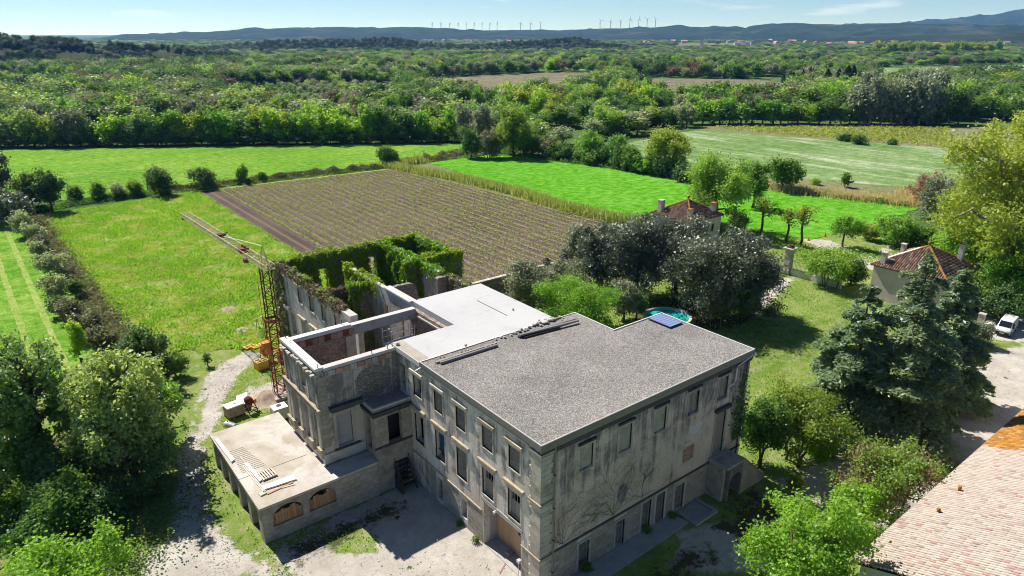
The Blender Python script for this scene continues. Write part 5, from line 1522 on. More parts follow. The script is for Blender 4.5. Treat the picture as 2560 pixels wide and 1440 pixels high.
mb = MB(); lattice(mb, (0, 0, 8.8), (0, 0, 14.4), .88, .88, .7, .085, Vector((0, 1, 0))); mb.build('upper_mast', M['rust_brown'], CR)
mb = MB()
for s in (-1, 1):
    mb.box(-.62, .62, s * .6 - .05, s * .6 + .05, 8.7, 8.95); mb.box(s * .6 - .05, s * .6 + .05, -.55, .55, 8.72, 8.94)
mb.build('collar', M['rust'], CR)
mb = MB(); mb.box(-1.0, 1.0, -1.0, 1.0, 0, .3); mb.build('base', M['concrete'], CR)
mb = MB(); lattice(mb, (0.1, -1.2, 14.7), (-1.05, 26.0, 14.75), .95, .5, .85, .065); mb.build('jib', M['crane_yellow'], CR)
mb = MB(); mb.bar((-.4, -.3, 14.4), (0, .1, 16.6), .07); mb.bar((.4, -.3, 14.4), (0, .1, 16.6), .07); mb.bar((-.3, .5, 14.9), (0, .1, 16.6), .06); mb.bar((0, -1.1, 14.9), (0, .1, 16.6), .035); mb.build('head_frame', M['crane_yellow'], CR)
mb = MB(); mb.tube([(0, .1, 16.6), (-.2, 5.0, 15.95), (-.45, 11.5, 15.05)], .03, 5); mb.build('tie_rod', M['galvanised'], CR)
mb = MB(); mb.box(-.65, .25, 5.2, 6.2, 14.6, 15.1); mb.box(-.2, .0, 5.4, 6.4, 15.1, 15.3); mb.build('trolley', M['rust_brown'], CR)
mb = MB(); mb.box(-.85, -.1, 12.0, 12.7, 14.75, 15.15); mb.bar((-.7, 12, 14.8), (.3, 12.6, 15.2), .1); mb.build('jib_joint', M['rust_brown'], CR)
mb = MB(); mb.box(-.9, -.5, 3.4, 3.9, 14.1, 14.5); mb.box(-1.5, -1.25, 25.6, 25.9, 14.1, 14.5); mb.build('pulley', M['rust_brown'], CR)
mb = MB(); mb.box(-1.0, -.4, -.4, .3, 5.2, 6.6); mb.box(-1.3, -.7, -.2, .4, 5.9, 6.5); mb.build('winch_box', M['orange_paint'], CR)
mb = MB(); mb.tube([(-.75, .45, .3), (-.75, .45, 13)], .02, 4); mb.build('cable', M['dark_metal'], CR)

# ------------------------------------------------------------------ scaffold inside the tower
SC = thing('scaffold', 'light steel scaffold with a plank deck in the gap of the roofless tower', 'scaffold', (1.6, 23.6, 3.9))
sx = [(-2.6, -.55), (0, -.55), (0, .55), (2.7, -.55), (2.7, .55), (.35, -.55)]
for (x, y) in sx[1:]:
    mb = MB(); mb.tube([(x, y, 0), (x, y, 7.2 if x > .1 or y > 0 else 6.2)], .03, 6); mb.build('upright', M['scaffold_steel'], SC)
mb = MB()
for z in (6.3, 6.9):
    mb.tube([(.35, -.55, z), (2.7, -.55, z)], .025, 5); mb.tube([(0, .55, z), (2.7, .55, z)], .025, 5)
mb.tube([(0, -.55, 2), (2.7, -.55, 5.6)], .025, 5); mb.tube([(-3.4, -.55, 5.2), (0, -.55, 5.2)], .025, 5); mb.tube([(-3.4, -.55, 4.6), (0, -.55, 4.7)], .025, 5); mb.tube([(0, -.55, 4.0), (2.7, -.55, 4.0)], .025, 5)
for z in np.arange(.5, 6, .5): mb.tube([(0, -.55, z), (0, .55, z)], .02, 5)
mb.build('rail', M['scaffold_steel'], SC)
for k in range(3): shared_box('deck_board', (1.35, -.35 + k * .33, 5.75), (2.9, .3, .05), M['galvanised'], SC)
part = MB(); part.box(-.75, -.05, -.5, .5, 3.9, 5.2); part.build('timber_panel', M['wood_orange'], SC)
# ------------------------------------------------------------------ loose things on the roofs
def beam(name, label, p, q, z, w, h, mat, group=None, cat='beam', zq=None):
    x0, y0 = G(*p, z); x1, y1 = G(*q, z)
    mb = MB(); mb.bar((x0, y0, z + h / 2), (x1, y1, (zq or z) + h / 2), w, h)
    o = mb.build(name, mat, None, bevel=.01)
    me = o.data; c = Vector(((x0 + x1) / 2, (y0 + y1) / 2, z)); me.transform(Matrix.Translation(-c)); o.location = c
    return tag(o, label, cat, group)
RZ = 12.005
beam('timber_beam', 'weathered grey beam nearest the courtyard edge of the gravel roof', (1090, 909), (1241, 860), RZ, .22, .16, M['wood_grey'], 'beams on the gravel roof')
beam('timber_beam', 'pale beam lying in front of the grey one on the gravel roof', (1101, 911), (1243, 866), RZ, .2, .2, M['zinc_trim'], 'beams on the gravel roof')
beam('timber_beam', 'dark beam beside the rubble heap on the gravel roof', (1296, 845), (1440, 802), RZ, .26, .17, M['wood_dark'], 'beams on the gravel roof')
beam('timber_beam', 'slate grey beam resting on the dark beam', (1300, 840), (1446, 803), RZ + .18, .22, .15, M['zinc_trim'], 'beams on the gravel roof')
beam('timber_beam', 'short black beam end nearest the viewer beside the dark beam', (1310, 846), (1400, 822), RZ, .2, .14, M['black_paint'], 'beams on the gravel roof')
rs = random.Random(11)
def stone_mesh(seed, mat):
    r = random.Random(seed); import bmesh
    bm = bmesh.new(); bmesh.ops.create_icosphere(bm, subdivisions=1, radius=.5)
    for v in bm.verts: v.co *= r.uniform(.72, 1.12)
    me = bpy.data.meshes.new('stone'); bm.to_mesh(me); bm.free(); me.materials.append(mat); return me
SM = [stone_mesh(i, M['rock']) for i in range(4)]
SB = stone_mesh(9, M['brick_rose'])
n = 0
for (px, py, s) in [(1236, 861, .3), (1226, 864, .25), (1214, 868, .28), (1207, 866, .2), (1233, 853, .22), (1252, 843, .3), (1261, 843, .34), (1278, 837, .28), (1282, 832, .25), (1290, 832, .3), (1299, 828, .42), (1303, 822, .3), (1311, 826, .36), (1324, 818, .34), (1334, 813, .4), (1342, 810, .5), (1350, 806, .4), (1352, 813, .34), (1358, 808, .38), (1366, 806, .5), (1371, 801, .4), (1380, 800, .5), (1386, 798, .38), (1392, 796, .34), (1398, 793, .3), (1347, 800, .3), (1364, 799, .34), (1378, 794, .3), (1319, 823, .3), (1240, 848, .24)]:
    x, y = G(px, py, RZ + .1)
    o = bpy.data.objects.new('loose_stone', SM[n % 4]); o.location = (x, y, RZ + s * .32); o.scale = (s, s * rs.uniform(.8, 1.2), s * .75); o.rotation_euler = (0, 0, rs.uniform(0, 6))
    link(o); tag(o, 'pale rubble stone in the row along the joint of gravel roof and white roof', 'stone', 'rubble stones on the roof joint'); n += 1
for (px, py) in [(1100, 893), (1110, 891), (1155, 879), (1163, 876), (1170, 874), (1178, 871), (1400, 790), (1408, 795), (1404, 799)]:
    x, y = G(px, py, RZ + .05)
    o = bpy.data.objects.new('brick_fragment', SB); o.location = (x, y, RZ + .05); o.scale = (.28, .16, .12); o.rotation_euler = (0, 0, rs.uniform(0, 6))
    link(o); tag(o, 'rose red brick fragment lying between the beams and the white roof', 'brick', 'brick fragments on the roof joint')
for (px, py, s, lab) in ((993, 859, .42, 'white block on the white roof edge above the porch'), (1164, 862, .3, 'small white lump in the middle of the white roof'), (1282, 772, .25, 'small grey lump alone on the far part of the white roof')):
    x, y = G(px, py, 12.1)
    o = bpy.data.objects.new('roof_block', SM[1]); o.location = (x, y, 11.985 + s * .35); o.scale = (s, s, s * .8); link(o); tag(o, lab, 'block')
SP = thing('solar_panel', 'blue solar heating panel lying on the far corner of the gravel roof', 'solar panel', (21.2, 8.05, 12.05))
mb = MB(); mb.box(-.85, .85, -1.22, 1.22, .03, .1); mb.build('backing', M['black_paint'], SP)
for k in range(7): shared_box('panel_strip', (0, -1.05 + k * .35, .12), (1.6, .30, .05), M['solar_glass_sky_reflect'], SP)
# ------------------------------------------------------------------ things on the terrace
TZ = 3.305
def flat_board(name, label, px4, z, h, mat, cat='board', group=None):
    pts = [G(*p, z) for p in px4]
    mb = MB(); a = [(x, y, z + .004) for x, y in pts]; b = [(x, y, z + h) for x, y in pts]
    area = sum(pts[i][0] * pts[(i + 1) % 4][1] - pts[(i + 1) % 4][0] * pts[i][1] for i in range(4))
    if area < 0: a.reverse(); b.reverse()
    mb.poly(b); mb.poly(a[::-1])
    for i in range(4): mb.quad(a[i], a[(i + 1) % 4], b[(i + 1) % 4], b[i])
    return tag(mb.build(name, mat), label, cat, group)
flat_board('white_board', 'long white board lying alone near the outer edge of the terrace', [(537, 1102), (545, 1098), (587, 1152), (579, 1158)], TZ, .16, M['white_paint'])
flat_board('scaffold_board', 'long white plank next to the pallet on the terrace', [(611, 1162), (619, 1158), (656, 1202), (649, 1207)], TZ, .14, M['white_paint'], 'board', 'planks in the terrace pile')
beam('pole', 'thin timber pole left of the white plank on the terrace', (608, 1168), (662, 1234), TZ, .1, .1, M['wood_pale'], 'planks in the terrace pile', 'pole')
beam('pole', 'thin timber pole nearest the terrace edge in the pile', (612, 1166), (667, 1234), TZ, .1, .1, M['wood_pale'], 'planks in the terrace pile', 'pole')
beam('pole', 'short pale lath pointing to the slab joint on the terrace', (600, 1142), (616, 1162), TZ, .09, .08, M['wood_pale'], 'planks in the terrace pile', 'pole')
flat_board('white_sheet', 'wide white panel in front of the pallet on the terrace', [(656, 1218), (734, 1188), (742, 1200), (662, 1226)], TZ, .12, M['white_plastic'], 'panel')
flat_board('ply_strip', 'brown plywood strip at the near end of the terrace pile', [(646, 1236), (662, 1228), (668, 1234), (652, 1242)], TZ, .1, M['wood_pale'], 'board', 'planks in the terrace pile')
beam('plank', 'thin brown plank slanting below the white panel on the terrace', (668, 1236), (733, 1206), TZ, .16, .06, M['wood_orange'], 'planks in the terrace pile', 'plank')
beam('plank', 'second brown plank with its end against the white panel', (690, 1224), (738, 1211), TZ, .14, .05, M['wood_pale'], 'planks in the terrace pile', 'plank')
x, y = G(669, 1188, TZ)
PA = thing('pallet', 'pale wooden pallet lying on the terrace among the planks', 'pallet', (x, y, TZ), .05)
for k in range(6): shared_box('slat', (-.5 + k * .2, 0, .15), (.12, 1.2, .025), M['wood_pale'], PA)
for k in range(3): shared_box('bearer', (0, -.52 + k * .52, .075), (1.15, .1, .11), M['wood_grey'], PA)
# ------------------------------------------------------------------ building-site things by the crane
T = thing('water_tote', 'big white plastic water tank with brown sides on the dirt by the path', 'tank', (-9.0, 36.9, 0), .12)
mb = MB(); mb.box(-.85, .85, -.6, .6, .1, 1.15); mb.build('body', M['sand'], T, bevel=.06)
mb = MB(); mb.box(-.86, .86, -.61, .61, 1.15, 1.28); mb.build('lid', M['white_plastic'], T, bevel=.04)
mb = MB(); mb.lathe([(.0, .05), (.14, .05), (.14, 0)], (.1, .1, 1.29), 10); mb.build('cap', M['white_plastic'], T)
mb = MB(); mb.box(-.85, .85, -.6, .6, 0, .1); mb.build('skid', M['wood_dark'], T)
mb = MB(); mb.obox((-7.7, 38.6, .55), (.35, 1.15, .0), (.55, -.12, .12), (0, .02, .03)); tag(mb.build('leaning_board', M['white_paint'], None), 'white board propped behind the concrete mixer', 'board')
MX = thing('concrete_mixer', 'brown concrete mixer with tilted drum on a frame by the sand heap', 'mixer', (-7.55, 36.6, 0), .4)
mb = MB(); mb.lathe([(.0, -.45), (.3, -.42), (.42, -.1), (.42, .15), (.26, .5), (.24, .5), (.38, .14)], (0, 0, 0), 14)
o = mb.build('drum', M['rust_brown'], MX, True); o.location = (0, 0, 1.25); o.rotation_euler = (math.radians(-38), 0, .3)
mb = MB(); 
for s in (-.5, .5): mb.bar((s, -.55, 0), (s, 0, 1.1), .07); mb.bar((s, .55, 0), (s, 0, 1.1), .07); mb.bar((s, -.5, .3), (s, .5, .3), .06)
mb.bar((-.5, .5, .3), (.5, .5, .3), .06); mb.bar((-.5, -.5, .3), (.5, -.5, .3), .06); mb.bar((-.55, 0, 1.12), (.55, 0, 1.12), .08); mb.build('frame', M['rust_brown'], MX)
mb = MB(); mb.box(.42, .75, -.2, .25, .75, 1.2); mb.build('motor', M['orange_paint'], MX)
BR = thing('steel_drum', 'silver barrel lying at the foot of the terrace wall', 'barrel', (-10.1, 34.4, .38), math.radians(115))
mb = MB(); mb.tube([(-.65, 0, 0), (-.62, 0, 0), (-.2, 0, 0), (-.18, 0, 0), (.2, 0, 0), (.22, 0, 0), (.62, 0, 0), (.65, 0, 0)], [.36, .39, .37, .39, .37, .39, .37, .36], 16); mb.build('body', M['galvanised'], BR, True)
mb = MB(); mb.tube([(.4, 0, .38), (.4, 0, .44)], .07, 8); mb.build('bung', M['dark_metal'], BR)
TK = thing('pallet_tank', 'grey plastic tank with round lid on a dark pallet against the tower', 'tank', (-5.6, 33.4, 0), .0)
mb = MB(); mb.box(-.75, .75, -.65, .65, .18, 1.4); mb.build('body', M['grey_plastic'], TK, bevel=.08)
mb = MB(); mb.lathe([(.26, 0), (.26, .06), (0, .06)], (0, .15, 1.4), 14); mb.build('lid', M['dark_metal'], TK)
mb = MB(); mb.box(-.72, .72, -.6, .6, 1.4, 1.43); mb.build('top_panel', M['white_plastic'], TK)
for k in range(5): shared_box('pallet_slat', (0, -.52 + k * .26, .15), (1.5, .18, .03), M['wood_dark'], TK)
for k in range(3): shared_box('pallet_bearer', (-.6 + k * .6, 0, .065), (.1, 1.2, .13), M['wood_dark'], TK)
def mound(name, label, cx, cy, R, h, mat, seed, cat):
    V = []; F = []; nr, na = 8, 28
    for i in range(nr + 1):
        for k in range(na):
            a = 2 * math.pi * k / na; r = R * i / nr * (1 + .2 * mnoise.noise((math.cos(a) * 1.5, math.sin(a) * 1.5, seed)))
            V.append((cx + r * math.cos(a), cy + r * math.sin(a), max(-.05, h * (math.cos(math.pi * i / nr) * .5 + .5) ** 1.1 + .1 * h * mnoise.noise((r * math.cos(a) * 2, r * math.sin(a) * 2, seed)) - (.06 if i == nr else 0))))
    for i in range(nr):
        for k in range(na): F.append((i * na + k, i * na + (k + 1) % na, (i + 1) * na + (k + 1) % na, (i + 1) * na + k))
    me = np_mesh(name, np.array(V), np.array(F), mat, smooth=True)
    return tag(link(bpy.data.objects.new(name, me)), label, cat)
mound('sand_heap', 'brown sand heap beside the crane base', -5.4, 38.4, 2.0, .95, M['sand'], 3, 'heap')
mound('spoil_heap', 'small heap of pale spoil at the foot of the ruin wall', -1.7, 58.0, 1.0, .3, M['sand'], 5, 'heap')
mound('spoil_heap', 'low heap of grey spoil in the meadow edge near the ruin', -.9, 66.5, 1.1, .3, M['sand'], 7, 'heap')
YB = thing('form_block', 'stack of yellow formwork panels on the grass by the crane', 'formwork', (-3.3, 45.6, 0), .15)
for k in range(5): shared_box('panel', (0, 0, .1 + k * .2), (1.35, 1.05, .18), M['yellow_form'], YB)
for k in range(4): shared_box('recess', (-.35 + .7 * (k % 2), -.25 + .5 * (k // 2), 1.0), (.5, .3, .012), M['wood_dark'], YB)
for k, (px, py, lab) in enumerate(((623, 869, 'left of two yellow formwork frames flat on the dirt path'), (643, 868, 'right of two yellow formwork frames flat on the dirt path'))):
    x, y = G(px, py)
    f = thing('formwork_tray', lab, 'formwork', (x, y, 0), .3, 'yellow formwork frames on the path')
    for s in (-.35, 0, .35): shared_box('rail', (0, s, .1), (1.3, .12, .18), M['yellow_form'], f)
    for s in (-.6, 0, .6): shared_box('cross_rail', (s, 0, .2), (.1, .8, .03), M['yellow_form'], f)
HP = thing('concrete_skip', 'orange round concrete skip on legs leaning by the crane mast', 'skip', (-2.2, 47.2, 0))
mb = MB(); mb.lathe([(.0, .6), (.25, .6), (.62, 1.2), (.66, 1.75), (.6, 1.75), (.55, 1.25)], (0, 0, 0), 16); mb.build('bowl', M['orange_paint'], HP, True)
mb = MB()
for a in range(4): mb.bar((.65 * math.cos(a * 1.57), .65 * math.sin(a * 1.57), 0), (.6 * math.cos(a * 1.57), .6 * math.sin(a * 1.57), 1.3), .06)
for a in range(4): mb.bar((.65 * math.cos(a * 1.57), .65 * math.sin(a * 1.57), .15), (.65 * math.cos(a * 1.57 + 1.57), .65 * math.sin(a * 1.57 + 1.57), .15), .05)
mb.build('stand', M['rust_brown'], HP)
mb = MB(); mb.box(.75, 1.3, -.9, -.4, 0, 1.3); mb.box(.7, 1.35, -.95, -.35, 1.3, 1.42); tag(mb.build('site_cabinet', M['orange_paint']), 'orange steel cabinet standing right of the concrete skip', 'cabinet').location = (-2.0, 46.6, 0)
for k, (px, py, lab) in enumerate(((652, 815, 'yellow metal trestle upper one on the meadow edge'), (655, 838, 'yellow metal trestle lower one on the meadow edge'))):
    x, y = G(px, py); f = thing('trestle', lab, 'trestle', (x, y, 0), .5 + k, 'yellow trestles by the ruin')
    mb = MB()
    for s in (-.5, .5): mb.bar((s, -.3, 0), (s, 0, 1.2), .06); mb.bar((s, .3, 0), (s, 0, 1.2), .06)
    mb.build('leg_frame', M['crane_yellow'], f); mb = MB(); mb.bar((-.6, 0, 1.2), (.6, 0, 1.2), .08); mb.build('top_bar', M['crane_yellow'], f)
# things at the cart door
x, y = 1.02, 4.05
mb = MB(); mb.box(-.2, .2, -.2, .2, 0, .35); o = tag(mb.build('wood_block', M['wood_grey'], bevel=.02), 'squared wood block in the shade before the cart door', 'block'); o.location = (.75, 4.3, 0)
LP = thing('lamp_stand', 'small work lamp on a thin stand in a bucket right of the cart door', 'lamp', (-.45, 1.75, 0))
mb = MB(); mb.lathe([(.0, .02), (.15, .0), (.19, .34), (.17, .34), (.14, .06)], (0, 0, 0), 14); mb.build('bucket', M['black_paint'], LP)
mb = MB(); mb.tube([(0, 0, .05), (.12, .05, 1.75)], .02, 6); mb.build('stem', M['galvanised'], LP)
mb = MB(); mb.box(.0, .25, -.08, .18, 1.72, 1.95); mb.build('lamp_head', M['galvanised'], LP)
mb = MB(); mb.tube([(0, 0, .02), (.9, .5, .02)], .02, 5); o = tag(mb.build('red_rod', M['red_paint']), 'thin red rod on the ground in front of the cart door', 'rod'); o.location = (-.9, 3.3, 0)
mb = MB(); mb.tube([(-.05, 0, 0), (-.28, 0, .12), (-.38, 0, .05)], .06, 8); mb.box(-.46, -.3, -.1, .1, -.08, .1); o = tag(mb.build('wall_lamp', M['galvanised']), 'small silver wall lamp on the concrete lintel over the cart door', 'lamp'); o.location = (0.0, 4.55, 4.2)

# ------------------------------------------------------------------ barn with canal tiles
def canal_mesh(L, r, mat, rnd, n=6, t=.016):
    V = []; F = []
    for e, (yy, rr) in enumerate(((0, r), (L, r * .82))):
        for k in range(n + 1):
            a = math.pi * k / n; V.append((rr * math.cos(a), yy, rr * math.sin(a)))
    for k in range(n): F.append((k, k + 1, n + 1 + k + 1, n + 1 + k))
    m0 = len(V)
    for k in range(n + 1):
        a = math.pi * k / n; V.append(((r - t) * math.cos(a), 0, (r - t) * math.sin(a)))
    for k in range(n): F.append((k + 1, k, m0 + k, m0 + k + 1))
    return np.array(V), np.array(F)
def tile_field(o_, ux, uy, nrow, ncol, sx, sy, r, clip=None, seed=1):
    """tiles in rows across ux, courses up uy. returns list of (pos, row, course)"""
    out = []
    for i in range(nrow):
        for j in range(ncol):
            p = Vector(o_) + Vector(ux) * (i + .5) * sx + Vector(uy) * j * sy
            if clip is None or clip(p, i, j): out.append((p, i, j))
    return out
BX0, BY0, BZ = 13.98, -13.84, 5.0
SL = .36; cl = math.sqrt(1 + SL * SL)
BARN = thing('barn', 'long barn with pale rose canal tile roof and lichen orange far end', 'barn', (BX0 + .3, BY0 - .3, 0))
def bl(o): o.matrix_parent_inverse = Matrix.Translation((-(BX0 + .3), -(BY0 - .3), 0)); return o
BW = 15.0
mb = MB()
zt = lambda y: BZ + (BY0 - y) * SL - .12
y0, y1 = BY0 - .35, BY0 - BW
mb.poly([(BX0 + .35, y0, 0), (BX0 + .35, y0, zt(y0)), (BX0 + .35, y1, zt(y1)), (BX0 + .35, y1, 0)])
mb.poly([(BX0 + .35, y0, 0), (62, y0, 0), (62, y0, zt(y0)), (BX0 + .35, y0, zt(y0))][::-1])
mb.poly([(62, y0, 0), (62, y1, 0), (62, y1, zt(y1)), (62, y0, zt(y0))][::-1])
mb.poly([(BX0 + .35, y1, 0), (BX0 + .35, y1, zt(y1)), (62, y1, zt(y1)), (62, y1, 0)])
bl(mb.build('wall', M['wall_white'], BARN))
mb = MB(); mb.poly([(BX0 - .02, BY0 + .03, BZ - .1), (62, BY0 + .03, BZ - .1), (62, y1, BZ - .1 + (BY0 - y1) * SL), (BX0 - .02, y1, BZ - .1 + (BY0 - y1) * SL)][::-1]); mb.poly([(BX0 - .02, BY0 + .03, BZ - .02), (62, BY0 + .03, BZ - .02), (62, y1, BZ - .02 + (BY0 - y1) * SL), (BX0 - .02, y1, BZ - .02 + (BY0 - y1) * SL)])
bl(mb.build('roof_deck', M['wood_dark'], BARN))
mb = MB(); mb.tube([(BX0 - .05, BY0 + .1, BZ - .05), (62, BY0 + .1, BZ - .05)], .07, 8); bl(mb.build('gutter', M['zinc_trim'], BARN))
uy = Vector((0, -1 / cl, SL / cl)); ux = Vector((1, 0, 0)); un = ux.cross(uy) * -1
if un.z < 0: un = -un
rT = .094; sX = .262; sY = .40
tiles = tile_field((BX0, BY0 + .06, BZ + .02), ux, uy, int((44 - BX0) / sX), 36, sX, sY, rT)
cent = np.array([t[0] for t in tiles]); tx, ty, td = project(cent)
vis = (tx > -20) & (tx < 2600) & (ty < 1480) & (ty > 0)
order = np.argsort(td + np.where(vis, 0, 1e5))
rngT = np.random.default_rng(4)
rn = rngT.uniform(0, 1, len(tiles))
tV, tF = canal_mesh(.46, rT, None, 0)
Rm = np.array([[ux.x, uy.x, un.x], [ux.y, uy.y, un.y], [ux.z, uy.z, un.z]])
var_mesh = {}
def tile_mesh(matname, k):
    if (matname, k) not in var_mesh:
        var_mesh[(matname, k)] = np_mesh('roof_tile', tV @ Rm.T, tF, M[matname], {'rnd': np.full(len(tF), k / 12 + .04)})
    return var_mesh[(matname, k)]
for q_ in order[:300]:
    p, i, j = tiles[q_]
    mt = 'tile_rose' if p.x < 34.8 else 'tile_orange'
    o = bpy.data.objects.new('roof_tile', tile_mesh(mt, int(rn[q_] * 12))); o.location = p + un * float(rngT.uniform(-.008, .012)); o.rotation_euler = (0, 0, float(rngT.normal() * .012)); link(o, BARN); bl(o)
for mt, sel in (('tile_rose', [q_ for q_ in order[300:] if vis[q_] and tiles[q_][0].x < 34.8]), ('tile_orange', [q_ for q_ in order[300:] if vis[q_] and tiles[q_][0].x >= 34.8])):
    if not sel: continue
    base = tV @ Rm.T
    off = np.array([tiles[q_][0] + un * float(rngT.uniform(-.01, .014)) for q_ in sel])
    V = (base[None] + off[:, None]).reshape(-1, 3)
    F = (tF[None] + (np.arange(len(sel)) * len(base))[:, None, None]).reshape(-1, 4)
    o = link(bpy.data.objects.new('roof_tiles', np_mesh('roof_tiles', V, F, M[mt], {'rnd': np.repeat(rn[sel], len(tF))})), BARN); bl(o); tag(o, kind='stuff')
for (px, py) in ((2398, 1225), (2345, 1280)):
    z = 6.3
    for _ in range(8):
        x, y = G(px, py, z); z = BZ + (BY0 - y) * SL + .12
    mb = MB(); mb.lathe([(.09, 0), (.09, .25), (.15, .25), (.1, .36), (0, .38)], (x, y, z - .05), 10); bl(mb.build('roof_vent', M['tile_orange'], BARN))
# ------------------------------------------------------------------ gatehouses with hipped roofs
def gatehouse(name, label, x0, x1, y0, y1, ze, za, tm, wm, chims, seed, flash):
    h = thing(name, label, 'house', ((x0 + x1) / 2, (y0 + y1) / 2, 0))
    T0 = Matrix.Translation((-(x0 + x1) / 2, -(y0 + y1) / 2, 0))
    def k(o): o.matrix_parent_inverse = T0; return o
    e = .35; zw = ze - .1
    op_f = [(x0 + 2.0, x0 + 2.9, 2.2, 3.7), (x1 - 3.0, x1 - 2.1, 2.2, 3.7)]
    mb = MB(); wall_mesh(mb, 'x', y0 + e, .4, x0 + e, x1 - e, 0, zw, op_f); wall_mesh(mb, 'y', x0 + e, .4, y0 + e + .4, y1 - e, 0, zw, [(y0 + 3, y0 + 3.9, 2.2, 3.7)])
    mb.box(x1 - e - .4, x1 - e, y0 + e + .4, y1 - e, 0, zw); mb.box(x0 + e + .4, x1 - e - .4, y1 - e - .4, y1 - e, 0, zw)
    k(mb.build('wall', wm, h))
    for (a, b, c_, d_) in op_f:
        o = k(part_box('window', a, b, y0 + e + .2, y0 + e + .25, c_, d_, M['wood_grey'], h)); o2 = part_box('pane', a + .1, b - .1, y0 + e + .185, y0 + e + .198, c_ + .1, d_ - .1, M['van_glass'], o)
    cx, cy = (x0 + x1) / 2, (y0 + y1) / 2
    ap = Vector((cx, cy, za)); cs = [Vector((x0, y0, ze)), Vector((x1, y0, ze)), Vector((x1, y1, ze)), Vector((x0, y1, ze))]
    mb = MB()
    for i in range(4): mb.poly([cs[i] - Vector((0, 0, .03)), cs[(i + 1) % 4] - Vector((0, 0, .03)), ap - Vector((0, 0, .03))])
    mb.poly([c_ - Vector((0, 0, .1)) for c_ in reversed(cs)])
    k(mb.build('roof', M['rubble'], h))
    rng = np.random.default_rng(seed)
    Vs = []; Fs = []; R_ = []; nv = 0
    base, bF = canal_mesh(.5, .135, None, 0, 4)
    for i in range(4):
        a, b = cs[i], cs[(i + 1) % 4]
        u = (b - a).normalized(); mid = (a + b) / 2
        v = (ap - mid); Ls = v.length; v.normalize(); w = u.cross(v)
        if w.z < 0: w = -w
        Lu = (b - a).length; nr = int(Lu / .3)
        Rm_ = np.array([[u.x, v.x, w.x], [u.y, v.y, w.y], [u.z, v.z, w.z]])
        pts = []
        for r_ in range(nr):
            uu = (r_ + .5) * Lu / nr; lim = Ls * (1 - abs(uu - Lu / 2) / (Lu / 2))
            j = 0
            while j * .43 < lim - .05:
                pts.append(a + u * uu + v * (j * .43 - .06) + w * (.0 + rng.uniform(-.01, .015))); j += 1
        P = np.array(pts); B = base @ Rm_.T
        Vs.append((B[None] + P[:, None]).reshape(-1, 3)); Fs.append((bF[None] + (np.arange(len(P)) * len(B))[:, None, None]).reshape(-1, 4) + nv); nv += len(P) * len(B)
        R_.append(np.repeat(np.clip(rng.uniform(0, 1, len(P)) + .15 * rng.normal(size=len(P)), 0, .999), len(bF)))
    o = link(bpy.data.objects.new('roof_tiles', np_mesh('roof_tiles', np.concatenate(Vs), np.concatenate(Fs), tm, {'rnd': np.concatenate(R_)})), h); k(o); tag(o, kind='stuff')
    for c_ in cs:
        n_ = 18
        for q_ in range(n_):
            p0, p1 = c_.lerp(ap, q_ / n_), c_.lerp(ap, (q_ + 1.12) / n_)
            mb = MB(); mb.tube([p0 + Vector((0, 0, .06)), p1 + Vector((0, 0, .06))], [.15, .12], 8); k(mb.build('hip_tile', M['tile_orange'], h))
    mb = MB(); mb.lathe([(.12, 0), (.1, .25), (.24, .45), (.26, .6), (.14, .78), (0, .82)], (cx, cy, za), 10); k(mb.build('finial', M['tile_orange'], h, True))
    for (px_, py_, w_, hh, mt, capm) in chims:
        dx = 1 - abs(px_ - cx) / ((x1 - x0) / 2); dy = 1 - abs(py_ - cy) / ((y1 - y0) / 2)
        zb = ze + (za - ze) * max(0, min(dx, dy)) - .3
        c_ = thing_part('chimney', h); k(c_)
        mb = MB(); mb.box(px_ - w_, px_ + w_, py_ - w_ * .8, py_ + w_ * .8, zb, zb + hh); mb.build('stack', M[mt], c_)
        mb = MB(); mb.box(px_ - w_ * 1.15, px_ + w_ * 1.15, py_ - w_, py_ + w_, zb + hh, zb + hh + .12); mb.build('cap', M[capm], c_)
    if flash:
        mb = MB(); a, b = cs[3], ap
        d_ = (b - a); s_ = Vector((d_.y, -d_.x, 0)).normalized() * -.55
        p0, p1 = a.lerp(b, .25), a.lerp(b, .85); up = Vector((0, 0, .2))
        mb.quad(p0 + up, p1 + up, p1 + up + s_ - Vector((0, 0, .12)), p0 + up + s_ - Vector((0, 0, .12))); k(mb.build('hip_flashing', M['white_paint'], h))
    return h
gatehouse('gatehouse', 'gatehouse with dark mossy hipped tile roof behind the big cedars', 74.0, 85.0, 4.0, 14.2, 5.0, 7.9, M['tile_old'], M['wall_pink'], [(74.9, 12.9, .38, 1.7, 'plaster_front', 'concrete'), (82.6, 6.0, .38, 2.6, 'wall_white', 'dark_metal'), (81.0, 13.0, .35, 1.6, 'plaster_front', 'concrete')], 3, True)
gatehouse('gatehouse', 'gatehouse with dark red hipped tile roof rising behind the holm oaks', 72.2, 81.6, 44.6, 54.0, 5.0, 7.6, M['tile_dark'], M['wall_white'], [(73.2, 52.4, .5, 2.2, 'plaster_front', 'concrete'), (80.0, 46.0, .45, 1.7, 'plaster_front', 'tile_orange'), (73.4, 46.0, .42, 1.6, 'plaster_front', 'tile_orange')], 5, False)
